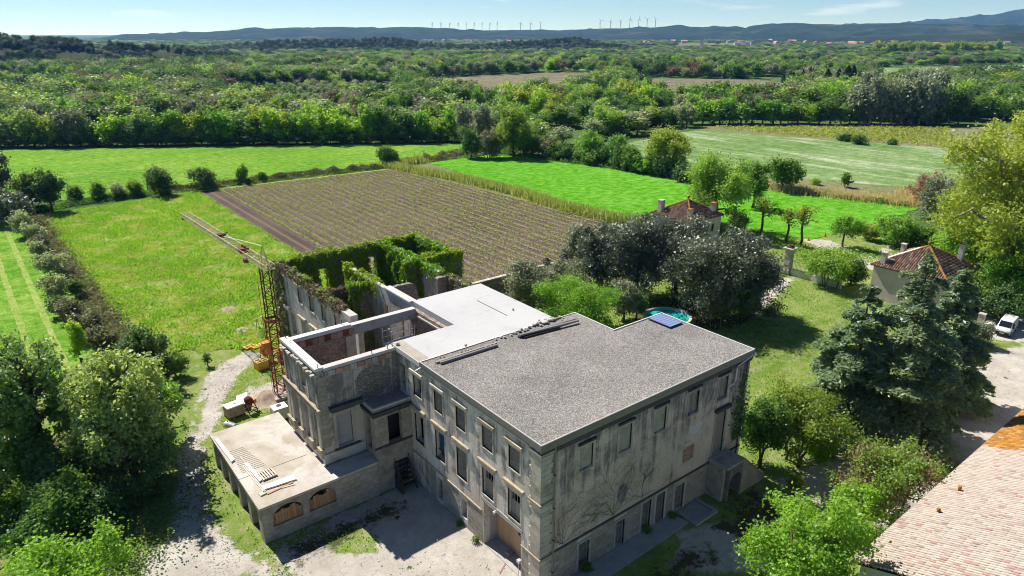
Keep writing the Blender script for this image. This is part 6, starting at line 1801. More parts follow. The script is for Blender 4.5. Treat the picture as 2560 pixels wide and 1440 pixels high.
# ------------------------------------------------------------------ gate pillar, railings, walls
def pillar(label, x, y):
    p = thing('gate_pillar', label, 'pillar', (x, y, 0), 0, 'gate pillars')
    z = 0; kk = 0
    while z < 4.2:
        w = 1.15 if z < .8 else 1.0
        for s in (-1, 1):
            shared_box('stone_block', (s * w / 4, 0, z + .2), (w / 2 - .015 + (.1 if (kk + s) % 3 == 0 else 0), w, .385), M['limestone_pale'], p)
        z += .4; kk += 1
    mb = MB(); mb.box(-.85, .85, -.85, .85, 4.2, 4.36); mb.box(-.65, .65, -.65, .65, 4.05, 4.2); mb.build('cap', M['limestone_pale'], p)
    mb = MB(); mb.box(-.45, .45, -.45, .45, 4.36, 4.6); mb.build('block', M['black_stone'], p)
    mb = MB(); mb.lathe([(.1, 0), (.3, .12), (.34, .25), (.26, .28), (.2, .12)], (0, 0, 4.6), 12); mb.build('pot', M['tile_orange'], p)
pillar('stone gate pillar with terracotta pot beside the dark holm oak', 74.4, 26.9)
def railing(label, x, y0, y1):
    r_ = thing('railing', label, 'railing', (x, (y0 + y1) / 2, 0), 0, 'iron railings by the gate')
    L_ = (y1 - y0)
    mb = MB(); mb.box(-.2, .2, -L_ / 2, L_ / 2, 0, 1.0); mb.build('low_wall', M['plaster_pale'], r_)
    n_ = int(L_ / .22)
    for q_ in range(n_): shared_box('bar', (0, -L_ / 2 + (q_ + .5) * L_ / n_, 1.75), (.03, .03, 1.5), M['galvanised'], r_)
    mb = MB(); mb.box(-.025, .025, -L_ / 2, L_ / 2, 2.3, 2.35); mb.box(-.025, .025, -L_ / 2, L_ / 2, 1.1, 1.15); mb.build('rail', M['galvanised'], r_)
railing('iron railing on a low wall right of the gate pillar', 74.4, 18.0, 26.2)
railing('iron railing left of the gate pillar, half behind the holm oak', 74.4, 27.6, 31.5)
W = thing('garden_wall', 'tall dark garden wall with pale coping between vineyard and shrubs', 'wall', (36, 47.3, 0))
mb = MB(); mb.box(-17.3, 10, -.25, .25, 0, 2.9); mb.build('masonry', M['rubble_grey'], W)
for q_ in range(27): shared_box('coping_stone', (-16.8 + q_, 0, 2.96), (.97, .62, .12), M['limestone_pale'], W)
for x, lab in ((41.2, 'left'), (44.8, 'right')):
    p = thing('wall_pier', 'wall pier with a dark stepped cap, the %s one in the vineyard wall' % lab, 'pillar', (x, 47.3, 0), 0, 'piers of the garden wall')
    mb = MB(); mb.box(-.42, .42, -.42, .42, 0, 3.5); mb.build('shaft', M['rubble_grey'], p)
    mb = MB(); mb.box(-.62, .62, -.62, .62, 3.5, 3.64); mb.box(-.4, .4, -.4, .4, 3.64, 3.8); mb.box(-.2, .2, -.2, .2, 3.8, 4.05); mb.build('cap', M['black_stone'], p)
# ------------------------------------------------------------------ pool and garden things
PO = thing('swimming_pool', 'round above ground pool with turquoise water behind the gravel roof corner', 'pool', (43.2, 25.2, 0))
mb = MB(); mb.lathe([(2.75, .2), (2.78, 1.22), (2.95, 1.25), (2.98, 0)], (0, 0, 0), 40); mb.build('liner', M['pool_liner'], PO, True)
mb = MB(); mb.poly([(2.77 * math.cos(2 * math.pi * k / 40), 2.77 * math.sin(2 * math.pi * k / 40), 1.02) for k in range(40)]); mb.build('water', M['water'], PO)
for k in range(36):
    a = 2 * math.pi * k / 36
    o = shared_box('wall_panel', (3.03 * math.cos(a), 3.03 * math.sin(a), .6), (.06, .5, 1.2), M['wood_orange'], PO); o.rotation_euler = (0, 0, a)
for k in range(18):
    a = 2 * math.pi * (k + .5) / 18
    o = shared_box('rim_board', (2.98 * math.cos(a), 2.98 * math.sin(a), 1.27), (.3, 1.03, .05), M['wood_pale'], PO); o.rotation_euler = (0, 0, a)
x, y = G(1788, 815)
TB = thing('garden_table', 'thin legged garden table in the shade right of the pool', 'table', (x, y, 0), .2)
mb = MB(); mb.box(-.9, .9, -.4, .4, .72, .76); mb.build('top', M['wood_dark'], TB)
for s in ((-.8, -.35), (.8, -.35), (-.8, .35), (.8, .35)): shared_box('leg', (s[0], s[1], .36), (.05, .05, .72), M['galvanised'], TB)
x, y = G(1893, 768)
TY = thing('toy_tractor', 'yellow plastic ride on toy under the trees by the lawn path', 'toy', (x, y, 0), 1.0)
mb = MB(); mb.box(-.5, .35, -.28, .28, .25, .55); mb.box(-.5, -.1, -.26, .26, .55, .9); mb.build('body', M['yellow_form'], TY, bevel=.06)
mb = MB(); mb.box(.35, .75, -.3, .3, .2, .5); mb.build('bucket', M['yellow_form'], TY, bevel=.05)
for sx_, r_ in ((-.32, .26), (.28, .18)):
    for sy_ in (-.32, .32):
        mb = MB(); mb.tube([(sx_, sy_ - .06, r_), (sx_, sy_ + .06, r_)], r_, 12); mb.build('wheel', M['black_paint'], TY)
x, y = G(2441, 745)
SLD = thing('garden_slide', 'small blue garden slide behind the pink gatehouse wall', 'slide', (x, y, 0), .6)
mb = MB(); mb.obox((.5, 0, .7), (.9, 0, -.55), (0, .28, 0), (.03, 0, .05)); mb.build('chute', M['blue_paint'], SLD)
mb = MB(); mb.bar((-.5, -.25, 0), (-.4, -.25, 1.5), .07); mb.bar((-.5, .25, 0), (-.4, .25, 1.5), .07)
for z in (.3, .6, .9, 1.2): mb.bar((-.46, -.25, z), (-.46, .25, z), .05)
mb.build('ladder', M['orange_paint'], SLD)
for k, (px, py, lab) in enumerate(((2021, 601, 'nearer orange cone on the sandy drive'), (2062, 591, 'farther orange cone on the drive by the green field'))):
    x, y = G(px, py); c_ = thing('traffic_cone', lab, 'cone', (x, y, 0), 0, 'orange cones on the drive')
    mb = MB(); mb.lathe([(.2, .05), (.05, .75), (0, .76)], (0, 0, 0), 12); mb.build('body', M['orange_paint'], c_); mb = MB(); mb.box(-.24, .24, -.24, .24, 0, .05); mb.build('base', M['orange_paint'], c_)
for k, (px, py, lab) in enumerate(((2038, 690, 'left grey stone jar under the clipped bush by the gate'), (2058, 694, 'right grey stone jar under the clipped bush by the gate'))):
    x, y = G(px, py); mb = MB(); mb.lathe([(.0, 0), (.22, .02), (.42, .5), (.4, .95), (.25, 1.2), (.28, 1.28), (.2, 1.25)], (0, 0, 0), 14); o = tag(mb.build('stone_jar', M['limestone_pale'], None, True), lab, 'jar', 'jars under the bush'); o.location = (x, y, 0)
x, y = G(2472, 822); mb = MB(); mb.tube([(-.5, 0, .45), (-.46, 0, .45), (.46, 0, .45), (.5, 0, .45)], [.3, .42, .42, .3], 14); o = tag(mb.build('gas_tank', M['white_plastic'], None, True), 'small white rounded tank left of the parked van', 'tank'); o.location = (x, y, 0)
x, y = G(2450, 812); mb = MB(); mb.box(-.35, .35, -.35, .35, 0, 1.5); mb.box(-.42, .42, -.42, .42, 1.5, 1.62); o = tag(mb.build('stone_post', M['limestone_pale']), 'square pale stone post near the parked van', 'post'); o.location = (x, y, 0)

# ------------------------------------------------------------------ van
fx, fy = G(2496, 848); rx, ry = G(2529, 812)
ang = math.atan2(fy - ry, fx - rx)
VAN = thing('parked_van', 'small white van with dark windscreen parked on the gravel by the trees', 'van', ((fx + rx) / 2, (fy + ry) / 2, 0), ang)
def loft(mb, secs, m=0):
    """secs: list of (x, [(y,z)...]) closed outlines with same count"""
    st = []
    for x, prof in secs:
        st.append(len(mb.v)); mb.v += [(x, y, z) for y, z in prof]
    k = len(secs[0][1])
    for i in range(len(secs) - 1):
        for j in range(k):
            j2 = (j + 1) % k; mb.f.append((st[i] + j, st[i] + j2, st[i + 1] + j2, st[i + 1] + j)); mb.m.append(m)
    mb.f.append(tuple(st[0] + j for j in reversed(range(k)))); mb.m.append(m); mb.f.append(tuple(st[-1] + j for j in range(k))); mb.m.append(m)
def sec(w, zb, zs, zt, wt): return [(-w, zb), (w, zb), (w, zs), (wt, zt), (-wt, zt), (-w, zs)]
mb = MB(); loft(mb, [(-2.05, sec(.8, .35, 1.0, 1.72, .66)), (-1.95, sec(.84, .28, 1.05, 1.8, .72)), (.35, sec(.85, .28, 1.05, 1.82, .72)), (.75, sec(.85, .28, 1.04, 1.66, .68)), (1.38, sec(.84, .28, .98, 1.06, .70)), (1.9, sec(.8, .3, .86, .9, .66)), (2.08, sec(.72, .36, .72, .76, .62))])
mb.build('body', M['van_paint_shade'], VAN, False, .035)
mb = MB(); mb.quad((.74, -.62, 1.665), (1.36, -.66, 1.085), (1.36, .66, 1.085), (.74, .62, 1.665)); mb.v = [(x + .02, y, z + .02) for x, y, z in mb.v]; mb.build('windscreen', M['van_glass'], VAN)
for s in (-1, 1):
    mb = MB(); pts = [(.2, s * .86, 1.08), (1.15, s * .855, 1.08), (.72, s * .725, 1.6), (.2, s * .735, 1.66)]; mb.poly(pts if s < 0 else pts[::-1]); mb.build('side_window', M['van_glass'], VAN)
    mb = MB(); mb.box(.95, 1.1, s * .9 - .1, s * .9 + .1, 1.02, 1.2); mb.build('mirror', M['black_paint'], VAN)
    mb = MB(); mb.box(1.86, 2.07, s * .62 - .16, s * .62 + .16, .66, .84); mb.build('headlight', M['galvanised'], VAN)
mb = MB(); mb.box(1.9, 2.14, -.76, .76, .32, .62); mb.box(-2.12, -1.95, -.78, .78, .3, .55); mb.build('bumper', M['black_paint'], VAN, bevel=.04)
mb = MB(); mb.box(2.141, 2.15, -.26, .26, .42, .54); mb.build('number_plate', M['white_paint'], VAN)
for wx in (-1.35, 1.32):
    for s in (-1, 1):
        w_ = thing_part('wheel', VAN)
        mb = MB(); mb.tube([(wx, s * .66, .31), (wx, s * .87, .31)], .31, 18); mb.build('tyre', M['tyre'], w_)
        mb = MB(); mb.tube([(wx, s * .70, .31), (wx, s * .885, .31)], .19, 12); mb.build('rim', M['galvanised'], w_)
# ------------------------------------------------------------------ distant village and wind farm
rv = random.Random(21)
hm = MB(); hm.box(-.5, .5, -.5, .5, 0, 1); HW = hm.mesh('wall', M['wall_white']); HW2 = hm.mesh('wall', M['wall_pink'])
hr = MB(); hr.poly([(-.55, -.55, 1), (.55, -.55, 1), (.55, 0, 1.4), (-.55, 0, 1.4)]); hr.poly([(.55, .55, 1), (-.55, .55, 1), (-.55, 0, 1.4), (.55, 0, 1.4)]); hr.poly([(-.55, .55, 1), (-.55, -.55, 1), (-.55, 0, 1.4)]); hr.poly([(.55, -.55, 1), (.55, .55, 1), (.55, 0, 1.4)])
HRm = hr.mesh('roof', M['roof_red'])
for q_ in range(46):
    if q_ < 30: px, d = rv.uniform(1590, 2160), rv.uniform(2300, 3300)
    elif q_ < 38: px, d = rv.uniform(1090, 1330), rv.uniform(2900, 3300)
    else: px, d = rv.uniform(2150, 2560), rv.uniform(2300, 2900)
    r_ = ray(px, 100); h_ = math.hypot(r_[0], r_[1])
    x, y = CAM[0] + r_[0] / h_ * d, CAM[1] + r_[1] / h_ * d
    ho = thing('village_house', 'tiny pale village house with red roof in the distance below the hills', 'house', (x, y, 0), rv.uniform(0, 3), 'houses of the distant village')
    sx_, sy_, sz_ = rv.uniform(12, 26), rv.uniform(10, 16), rv.uniform(7, 12)
    for nm, me in (('wall', HW if rv.random() < .6 else HW2), ('roof', HRm)):
        o = link(bpy.data.objects.new(nm, me), ho); o.scale = (sx_, sy_, sz_)
tw = MB(); tw.tube([(0, 0, 0), (0, 0, 64)], [2.6, 1.5], 8); TWM = tw.mesh('tower', M['turbine_white'])
nc = MB(); nc.box(-1.6, 1.6, -5, 2.5, 63, 66); NCM = nc.mesh('nacelle', M['turbine_white'])
bl_ = MB(); bl_.tube([(0, 0, 0), (0, 0, 9), (0, 0, 27)], [1.1, 1.6, .35], 5); BLM = bl_.mesh('blade', M['turbine_white'])
for q_, zx in enumerate((95, 146, 198, 247, 295, 341, 388, 433, 476, 613, 673, 731, 1080, 1140, 1198, 1254, 1306, 1355, 1404)):
    px = 1040 + zx * .4258; grp = 0 if q_ < 9 else (1 if q_ < 12 else 2)
    d = (6600, 5750, 5500)[grp]; yb = (77, 78, 74)[grp]
    if q_ >= 15: yb = 70
    r_ = ray(px, yb); h_ = math.hypot(r_[0], r_[1])
    x, y, z = CAM[0] + r_[0] / h_ * d, CAM[1] + r_[1] / h_ * d, CAM[2] + r_[2] / h_ * d - 4
    lab = ['wind turbine seen nearly edge on in the left row on the far plateau', 'wind turbine of the middle group of three on the far plateau', 'wind turbine of the right group of seven on the far plateau'][grp]
    t = thing('wind_turbine', lab, 'wind turbine', (x, y, z), math.atan2(r_[1], r_[0]) - math.pi / 2 + (1.35 if grp == 0 else .3), 'wind turbines ' + ('left row', 'middle group', 'right group')[grp])
    link(bpy.data.objects.new('tower', TWM), t); link(bpy.data.objects.new('nacelle', NCM), t)
    a0 = rv.uniform(0, 2.09)
    for b_ in range(3):
        o = link(bpy.data.objects.new('blade', BLM), t); o.location = (0, -6, 64.5); o.rotation_euler = (0, a0 + b_ * 2.0944, 0)
# ------------------------------------------------------------------ individual trees and shrubs
def T(kind, px, by, ty, hw, label, name='tree', cat='tree', group=None, **kw):
    """tree surveyed by its foot, top line and half width in the photograph"""
    x, y = G(px, by)
    H = height_at((px, by), ty)
    depth = project([(x, y, H / 2)])[2][0]
    R = hw * depth / FPX
    return put_tree(name, kind, x, y, H, R, label, cat, group, **kw)
def nth(k):
    k += 1
    return '%d%s' % (k, 'th' if 10 < k % 100 < 14 else {1: 'st', 2: 'nd', 3: 'rd'}.get(k % 10, 'th'))
# left group by the path
T('ash', 110, 1165, 770, 150, 'large ash green tree at the left edge, the leftmost of the pair by the path', maxl=30000, ls=.25, cover=1.25, lobes=44, lobe_r=.21, bare=.08)
T('ash', 340, 1195, 830, 160, 'large pale green tree overhanging the dirt path', seed=3, maxl=32000, ls=.25, lobes=50, lobe_r=.2, bare=.04, cover=1.5)
T('ash', 45, 1120, 850, 95, 'dense tree at the very left edge behind the leftmost big tree', ls=.24, bare=.02, lobes=30, lobe_r=.24, maxl=14000, seed=11)
T('ash', 215, 1120, 905, 80, 'feathery tree filling the gap between the two big left trees', ls=.24, bare=.02, lobes=30, lobe_r=.24, maxl=14000, seed=12)
T('spring', 415, 1110, 905, 72, 'bright feathery tree leaning towards the dirt path', ls=.23, bare=.02, lobes=28, lobe_r=.24, maxl=14000, seed=13)
T('mid', 300, 1060, 868, 75, 'leafy tree behind the pale green one by the meadow', ls=.24, bare=.02, lobes=28, lobe_r=.25, maxl=13000, seed=14)
T('ash', 400, 1195, 1045, 75, 'low spreading tree at the edge of the shaded path', ls=.22, bare=.02, lobes=24, lobe_r=.26, maxl=11000, seed=15)
T('mid', 90, 1200, 1040, 85, 'shaded leafy tree under the leftmost big tree', ls=.22, bare=.02, lobes=24, lobe_r=.26, maxl=11000, seed=16)
T('dark', 385, 960, 797, 52, 'slim dark blue green tree behind the pale green one by the path', ls=.2, bare=.05)
T('lime', 205, 905, 785, 22, 'small bright green sapling between the left trees and the meadow', ls=.17)
T('mid', 30, 1290, 1180, 70, 'dark undergrowth bush below the leftmost tree', 'bush', 'bush', ls=.17, bare=.03)
T('mid', 170, 1310, 1190, 90, 'broad undergrowth bush in front of the left trees', 'bush', 'bush', ls=.17, bare=.03, seed=4)
T('dark', 290, 1290, 1190, 75, 'dark bush under the pale green tree by the path', 'bush', 'bush', ls=.17, bare=.03, seed=5)
T('mid', 100, 1370, 1280, 80, 'low bush above the bottom left tree top', 'bush', 'bush', ls=.16, bare=.03, seed=6)
T('dark', 150, 1240, 1120, 90, 'shaded bush between the two left trees', 'bush', 'bush', ls=.18, bare=.03, seed=7)
T('ash', 240, 1150, 1010, 60, 'thin shrub between the two left trees', 'bush', 'bush', ls=.18, bare=.05, seed=8)
T('lime', 150, 1640, 1352, 215, 'bright green tree top in the bottom left corner', ls=.17, maxl=30000, seed=2)
T('mid', 440, 940, 880, 32, 'small round bush beside the dirt path near the meadow', 'bush', 'bush', ls=.17, bare=.03)
T('dark', 520, 915, 878, 8, 'tiny dark upright shrub alone on the meadow edge', 'bush', 'bush', ls=.17, bare=.03)
# hedgerow on the left
HG = 'shrubs of the left hedgerow'
for (k, px, by, ty, hw, lab) in (('blossom', 62, 592, 521, 28, 'uppermost silvery shrub of the left hedgerow'), ('blossom', 90, 600, 555, 28, 'second shrub of the left hedgerow, dark inside'), ('blossom', 98, 640, 600, 24, 'third shrub of the left hedgerow, pale and low'), ('blossom', 130, 690, 627, 36, 'round silvery shrub in the middle of the left hedgerow'), ('blossom', 145, 755, 675, 34, 'largest silvery shrub of the left hedgerow'), ('dark', 192, 745, 690, 22, 'dark green shrub at the meadow side of the left hedgerow'), ('bramble', 185, 800, 740, 35, 'grey brown bramble thicket below the hedgerow shrubs'), ('bramble', 225, 850, 775, 42, 'grey bramble thicket nearest the left trees'), ('bramble', 262, 880, 815, 36, 'twiggy grey thicket at the lower hedgerow end'), ('blossom', 205, 850, 800, 28, 'pale shrub mixed into the lower thicket'), ('dark', 150, 790, 735, 22, 'small dark shrub under the hedgerow shrubs'), ('bramble', 105, 625, 585, 22, 'brown bramble under the hedgerow top')):
    T(k, px, by, ty, hw, lab, 'hedge_shrub', 'shrub', HG, ls=.24, bare=.02, maxl=7000)
# far-left dark trees and meadow-edge shrubs
T('holm', -15, 540, 345, 58, 'tall dark conifer like tree at the left edge beyond the meadow', ls=.34)
T('dark', 85, 525, 418, 34, 'dark olive tree left of a pair at the meadow corner', ls=.34, bare=.05)
T('dark', 130, 528, 415, 36, 'dark olive tree right of a pair at the meadow corner', ls=.34, bare=.05, seed=9)
T('holm', 30, 560, 470, 60, 'dark shrub mass at the left edge above the hedgerow', 'bush', 'bush', ls=.34, bare=.02)
MS = 'shrubs along the near edge of the far meadow'
for (k, px, by, ty, hw, lab) in (('dark', 190, 505, 462, 22, 'leftmost low shrub of the line between the two meadows'), ('mid', 248, 500, 452, 20, 'second shrub of the line between the two meadows'), ('blossom', 300, 495, 455, 20, 'pale third shrub of the line between the meadows'), ('mid', 340, 490, 446, 22, 'thin fourth shrub of the line between the meadows'), ('dark', 402, 487, 413, 37, 'largest rounded shrub between the two meadows'), ('dark', 512, 472, 413, 29, 'rounded shrub right of the largest at the vineyard corner'), ('spring', 607, 458, 404, 17, 'slender young tree at the edge of the vineyard'), ('mid', 968, 412, 364, 30, 'single green shrub at the top corner of the vineyard'), ('mid', 655, 452, 430, 14, 'small shrub right of the slender young tree')):
    T(k, px, by, ty, hw, lab, 'meadow_shrub', 'shrub', MS, ls=.32, bare=.02, maxl=6000)
# trees between the fields
T('mid', 1178, 395, 318, 28, 'leafy young tree left of the dark thicket at the green field corner', ls=.42, bare=.03)
T('bramble', 1225, 395, 322, 32, 'brown green thicket at the top corner of the bright green field', 'bush', 'bush', ls=.4)
T('yellow', 1285, 392, 258, 58, 'tall yellow green tree at the top of the bright green field', ls=.42, bare=.03, maxl=12000)
T('silver', 1205, 372, 248, 34, 'silver poplar at the edge of the belt above the field corner', ls=.45)
T('silver', 1165, 365, 245, 30, 'grey poplar left of the silver one in the belt', ls=.45, seed=4)
T('spring', 1475, 405, 322, 42, 'spring green tree on the far edge of the bright green field', ls=.4, bare=.04)
T('spring', 1540, 412, 325, 29, 'narrow spring green tree next right on the field edge', ls=.4, bare=.03)
T('yellow', 1662, 432, 315, 62, 'round yellow green tree on the right part of the field edge', ls=.4, bare=.05)
FH = 'bushes of the hedge along the bright green field'
r_ = random.Random(31)
for q_ in range(22):
    t = q_ / 21; px = 1310 + 400 * t; by = 390 + 60 * t ** 1.4 + r_.uniform(-4, 3)
    T(r_.choice(('mid', 'dark', 'mid', 'bramble', 'spring')), px, by, by - r_.uniform(30, 66), r_.uniform(20, 36), 'low bush, %s from the left in the hedge behind the bright green field' % nth(q_), 'hedge_bush', 'bush', FH, ls=.42, bare=.02, maxl=3500, seed=q_)
T('spring', 1785, 572, 370, 100, 'large spring green tree behind the dark red gatehouse roof', ls=.28, maxl=24000)
T('mid', 1882, 520, 390, 34, 'green tree right behind the large spring green one', ls=.3)
T('mid', 1955, 475, 388, 46, 'rounded green tree between the two fields on the right', ls=.34, bare=.04)
T('lime', 2040, 462, 446, 12, 'small lime green shrub on the rough strip between the fields', 'bush', 'bush', ls=.3)
T('mid', 2112, 468, 428, 13, 'small upright tree on the edge of the pale field', ls=.32, bare=.05)
for (px, by, ty, hw, lab) in ((2110, 352, 336, 20, 'dark bramble left of three in the pale field margin'), (2145, 360, 340, 22, 'dark bramble in the middle of the pale field margin'), (2230, 362, 350, 12, 'small bramble tuft right in the pale field margin')):
    T('dark', px, by, ty, hw, lab, 'bramble_bush', 'bush', 'brambles in the pale field margin', ls=.45, bare=.02)
T('pollard', 1902, 598, 480, 38, 'left pollarded tree with thick dark trunk by the drive', ls=.24, cover=.6)
T('pollard', 1965, 612, 505, 34, 'middle pollarded tree with bare forked limbs by the drive', ls=.24, seed=2)
T('pollard', 2000, 615, 500, 38, 'right pollarded tree with yellow green twigs by the drive', ls=.24, seed=5, cover=.6)
T('lime', 2106, 618, 534, 46, 'dense round headed pollard tree with dark trunk by the drive', ls=.22, bare=.34, lobes=14)
T('mid', 1835, 600, 525, 26, 'small leafy tree between gatehouse and pollards', ls=.24)
T('spring', 2072, 716, 617, 84, 'broad clipped bush beside the gate railing', 'bush', 'bush', ls=.2, bare=.2, stems=5)
T('dark', 2128, 712, 640, 34, 'dark bush on the right flank of the clipped bush', 'bush', 'bush', ls=.2, bare=.05)
# holm oak grove
HO = 'holm oaks of the grove behind the mansion'
for (px, by, ty, hw, lab, sd) in ((1500, 720, 545, 80, 'leftmost holm oak of the dark grove by the vineyard', 1), (1585, 745, 512, 108, 'tall holm oak in the left half of the dark grove', 2), (1690, 740, 530, 95, 'holm oak in front of the red gatehouse roof', 3), (1765, 800, 560, 116, 'broad holm oak in the middle of the dark grove', 4), (1855, 790, 570, 108, 'rightmost holm oak of the grove beside the gate pillar', 5)):
    T('holm', px, by, ty, hw, lab, 'holm_oak', 'tree', HO, ls=.21, maxl=30000, seed=sd, bare=.02, cover=2.3)
T('olive', 1440, 665, 545, 46, 'light olive green shrub at the vineyard end of the grove', ls=.22, bare=.03)
T('olive', 1335, 790, 640, 78, 'grey green olive tree beside the tall garden wall', ls=.19, bare=.1)
T('olive', 1420, 740, 648, 70, 'grey green olive tree behind the bright green shrub', ls=.2, seed=3)
T('olive', 1560, 805, 690, 52, 'silver grey olive tree left of the pool', ls=.18, seed=5)
T('lime', 1430, 825, 682, 122, 'wide bright green shrub behind the white roof', 'bush', 'bush', ls=.17, bare=.05, maxl=26000, stems=4)
T('mid', 1590, 800, 722, 28, 'small green bush between olive tree and pool', 'bush', 'bush', ls=.18)
T('mid', 1850, 800, 680, 58, 'leaf green tree at the lawn side of the dark grove', ls=.18, bare=.05)
T('spring', 1480, 850, 790, 60, 'low green shrub touching the white roof corner', 'bush', 'bush', ls=.17, bare=.03)
# right side
T('plane', 2520, 735, 226, 245, 'huge yellow green plane tree on the right edge of the picture', 'plane_tree', ls=.3, maxl=52000, lobes=58, lobe_r=.21, cover=1.0)
T('plane', 2400, 660, 420, 110, 'lower yellow green plane tree left of the huge one', 'plane_tree', ls=.27, maxl=16000, seed=5)
T('lime', 2400, 700, 540, 92, 'lime green tree behind the pink gatehouse', ls=.24, maxl=20000)
T('lime', 2525, 770, 560, 95, 'lime green tree at the right edge behind the van', ls=.24, maxl=20000, seed=3)
T('mid', 2420, 770, 690, 50, 'green bush right of the gatehouse wall', 'bush', 'bush', ls=.22)
T('dark', 2500, 800, 720, 60, 'shaded bush behind the parked van', 'bush', 'bush', ls=.22)
T('purple', 2305, 520, 420, 44, 'purple flowering tree in front of the pale field', ls=.3)
T('olive', 2345, 545, 440, 66, 'olive coloured tree left of the huge plane tree', ls=.3)
T('dark', 2420, 560, 455, 62, 'dark crowned tree under the huge plane tree', ls=.3)
T('spring', 2235, 612, 535, 62, 'fresh green bushes beside the drive', 'bush', 'bush', ls=.26, bare=.03)
T('mid', 2300, 620, 560, 40, 'green bush behind the gatehouse chimney', 'bush', 'bush', ls=.26, bare=.03)
T('yellow', 2170, 600, 560, 30, 'yellow green bush at the bend of the drive', 'bush', 'bush', ls=.26, bare=.02)
T('olive', 2436, 860, 797, 38, 'grey green flowering shrub left of the parked van', 'bush', 'bush', ls=.17, bare=.02)
T('yellow', 1975, 1150, 955, 118, 'yellow green shrub tree at the shaded mansion corner', ls=.16, bare=.16, stems=3, maxl=20000)
T('mid', 1895, 1165, 985, 62, 'darker green shrub against the mansion corner above the stair', 'bush', 'bush', ls=.16, bare=.12, stems=3)
T('lime', 2050, 1145, 1085, 45, 'low green shrub round a tree foot by the road', 'bush', 'bush', ls=.16, bare=.02)
T('redbud', 2195, 1285, 1082, 150, 'loose redbud with sparse green leaves beside the barn roof', ls=.16, maxl=15000)
T('purple', 2190, 1285, 1100, 140, 'purple seed pods and twigs of the redbud beside the barn', 'redbud_twigs', 'tree', ls=.14, maxl=5000)
T('lime', 2115, 1330, 1190, 80, 'green shrub between barn gutter and front tree', 'bush', 'bush', ls=.16, bare=.05, maxl=16000, seed=4)
T('pistachio', 1975, 1560, 1205, 165, 'bright green tree with orange bark in front of the barn', ls=.17, maxl=42000, cover=1.4)
T('yellow', 1980, 1240, 1180, 26, 'small yellow shrub by the foot of the stair', 'bush', 'bush', ls=.15, bare=.02)
# cedars
for (px, by, ty, hw, lab, sd) in ((2110, 1075, 705, 160, 'left blue green cedar of the group by the gravel road', 1), (2225, 1085, 622, 165, 'tallest cedar in the middle of the group by the road', 2), (2335, 1000, 665, 120, 'right cedar of the group, its boughs over the road', 3)):
    x, y = G(px, by); H = height_at((px, by), ty); dep = project([(x, y, H / 2)])[2][0]
    rng = np.random.default_rng(sd)
    w, l = conifer_tree(rng, H, hw * dep / FPX, .25, 16, .36, 8, .06, 1.3, 36000, .62)
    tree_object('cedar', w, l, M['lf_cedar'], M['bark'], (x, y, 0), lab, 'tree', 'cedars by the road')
# ivy climbing the mansion's far corner
ivy('ivy', 'dark ivy climbing the far shaded corner of the mansion', [(20.6, 22.35, -.06, .0, 10.2, 4)], 'lf_dark', .18, 1.2, 21, group='ivy on the mansion', grow=lambda x, y, z: max(.05, 1 - (z - 6) * .16) * (1 if abs(x - 21.5) < .4 or z < 8 else .4), bulge=.5)
for (x, y, h_, lab) in ((4.1, -.35, .8, 'dark weed tuft in the first walled doorway'), (10.7, -.3, .5, 'weed tuft in the third walled doorway'), (-.4, 7.0, .45, 'bright weed at the wall foot left of the cart door'), (-.3, 9.3, .35, 'small weed at the wall foot under the low opening'), (13.5, -.3, .5, 'weed tuft at the end of the paving slab')):
    put_tree('weed', 'mid', x, y, h_, h_ * .7, lab, 'weed', ls=.1, bare=.02, lobes=6, maxl=500, stems=3)

# ------------------------------------------------------------------ low rough growth (uncountable)
rng = np.random.default_rng(77)
def along(pts, n, spread):
    P = np.array(pts, float); seg = np.linalg.norm(np.diff(P, axis=0), axis=1); cum = np.concatenate([[0], np.cumsum(seg)])
    s = rng.uniform(0, cum[-1], n); i = np.clip(np.searchsorted(cum, s) - 1, 0, len(seg) - 1)
    t = ((s - cum[i]) / seg[i])[:, None]; q = P[i] * (1 - t) + P[i + 1] * t
    return q + rng.normal(size=q.shape) * spread
def stuff_leaves(name, label, cat, XY, h, mat, ls, up=.5):
    n = len(XY); z = np.array([.5 + .7 * mnoise.noise((p[0] * .35, p[1] * .35, 2)) for p in XY]) * h * rng.uniform(.1, 1, n)
    P = np.stack([XY[:, 0], XY[:, 1], np.maximum(.05, z)], 1)
    o = leaf_blanket(name, P, norm(rng.normal(size=P.shape) * .6 + np.array([0, 0, up])), M[mat], ls, rng)
    return tag(o, label, cat, kind='stuff')
stuff_leaves('bramble_hedge', 'low tangled brambles between vineyard and far meadow', 'brambles', along([(8, 154.5), (30, 153), (50, 151.8), (67, 150)], 16000, .9), 2.0, 'lf_bramble', .36)
stuff_leaves('bramble_hedge', 'dark brambles right of the vineyard top corner', 'brambles', along([(72, 152), (88, 152.5), (100, 155), (112, 154)], 11000, 1.2), 2.6, 'lf_bramble', .38)
stuff_leaves('green_undergrowth', 'green weeds at the foot of the brambles', 'undergrowth', along([(8, 153), (67, 149), (84, 150.3), (112, 151)], 12000, .7), .8, 'lf_mid', .3)
stuff_leaves('green_undergrowth', 'green weeds under the shrubs between the two meadows', 'undergrowth', along([(-20, 150), (-8, 152), (8, 153.5)], 7000, 1.2), 1.4, 'lf_mid', .3)
stuff_leaves('green_undergrowth', 'dark weeds and ivy under the trees left of the path', 'undergrowth', np.concatenate([along([(-30, 30), (-24, 36), (-20, 30), (-17, 26)], 9000, 2.6), along([(-30, 22), (-24, 20), (-20, 24)], 6000, 2.0)]), 1.3, 'lf_dark', .17)
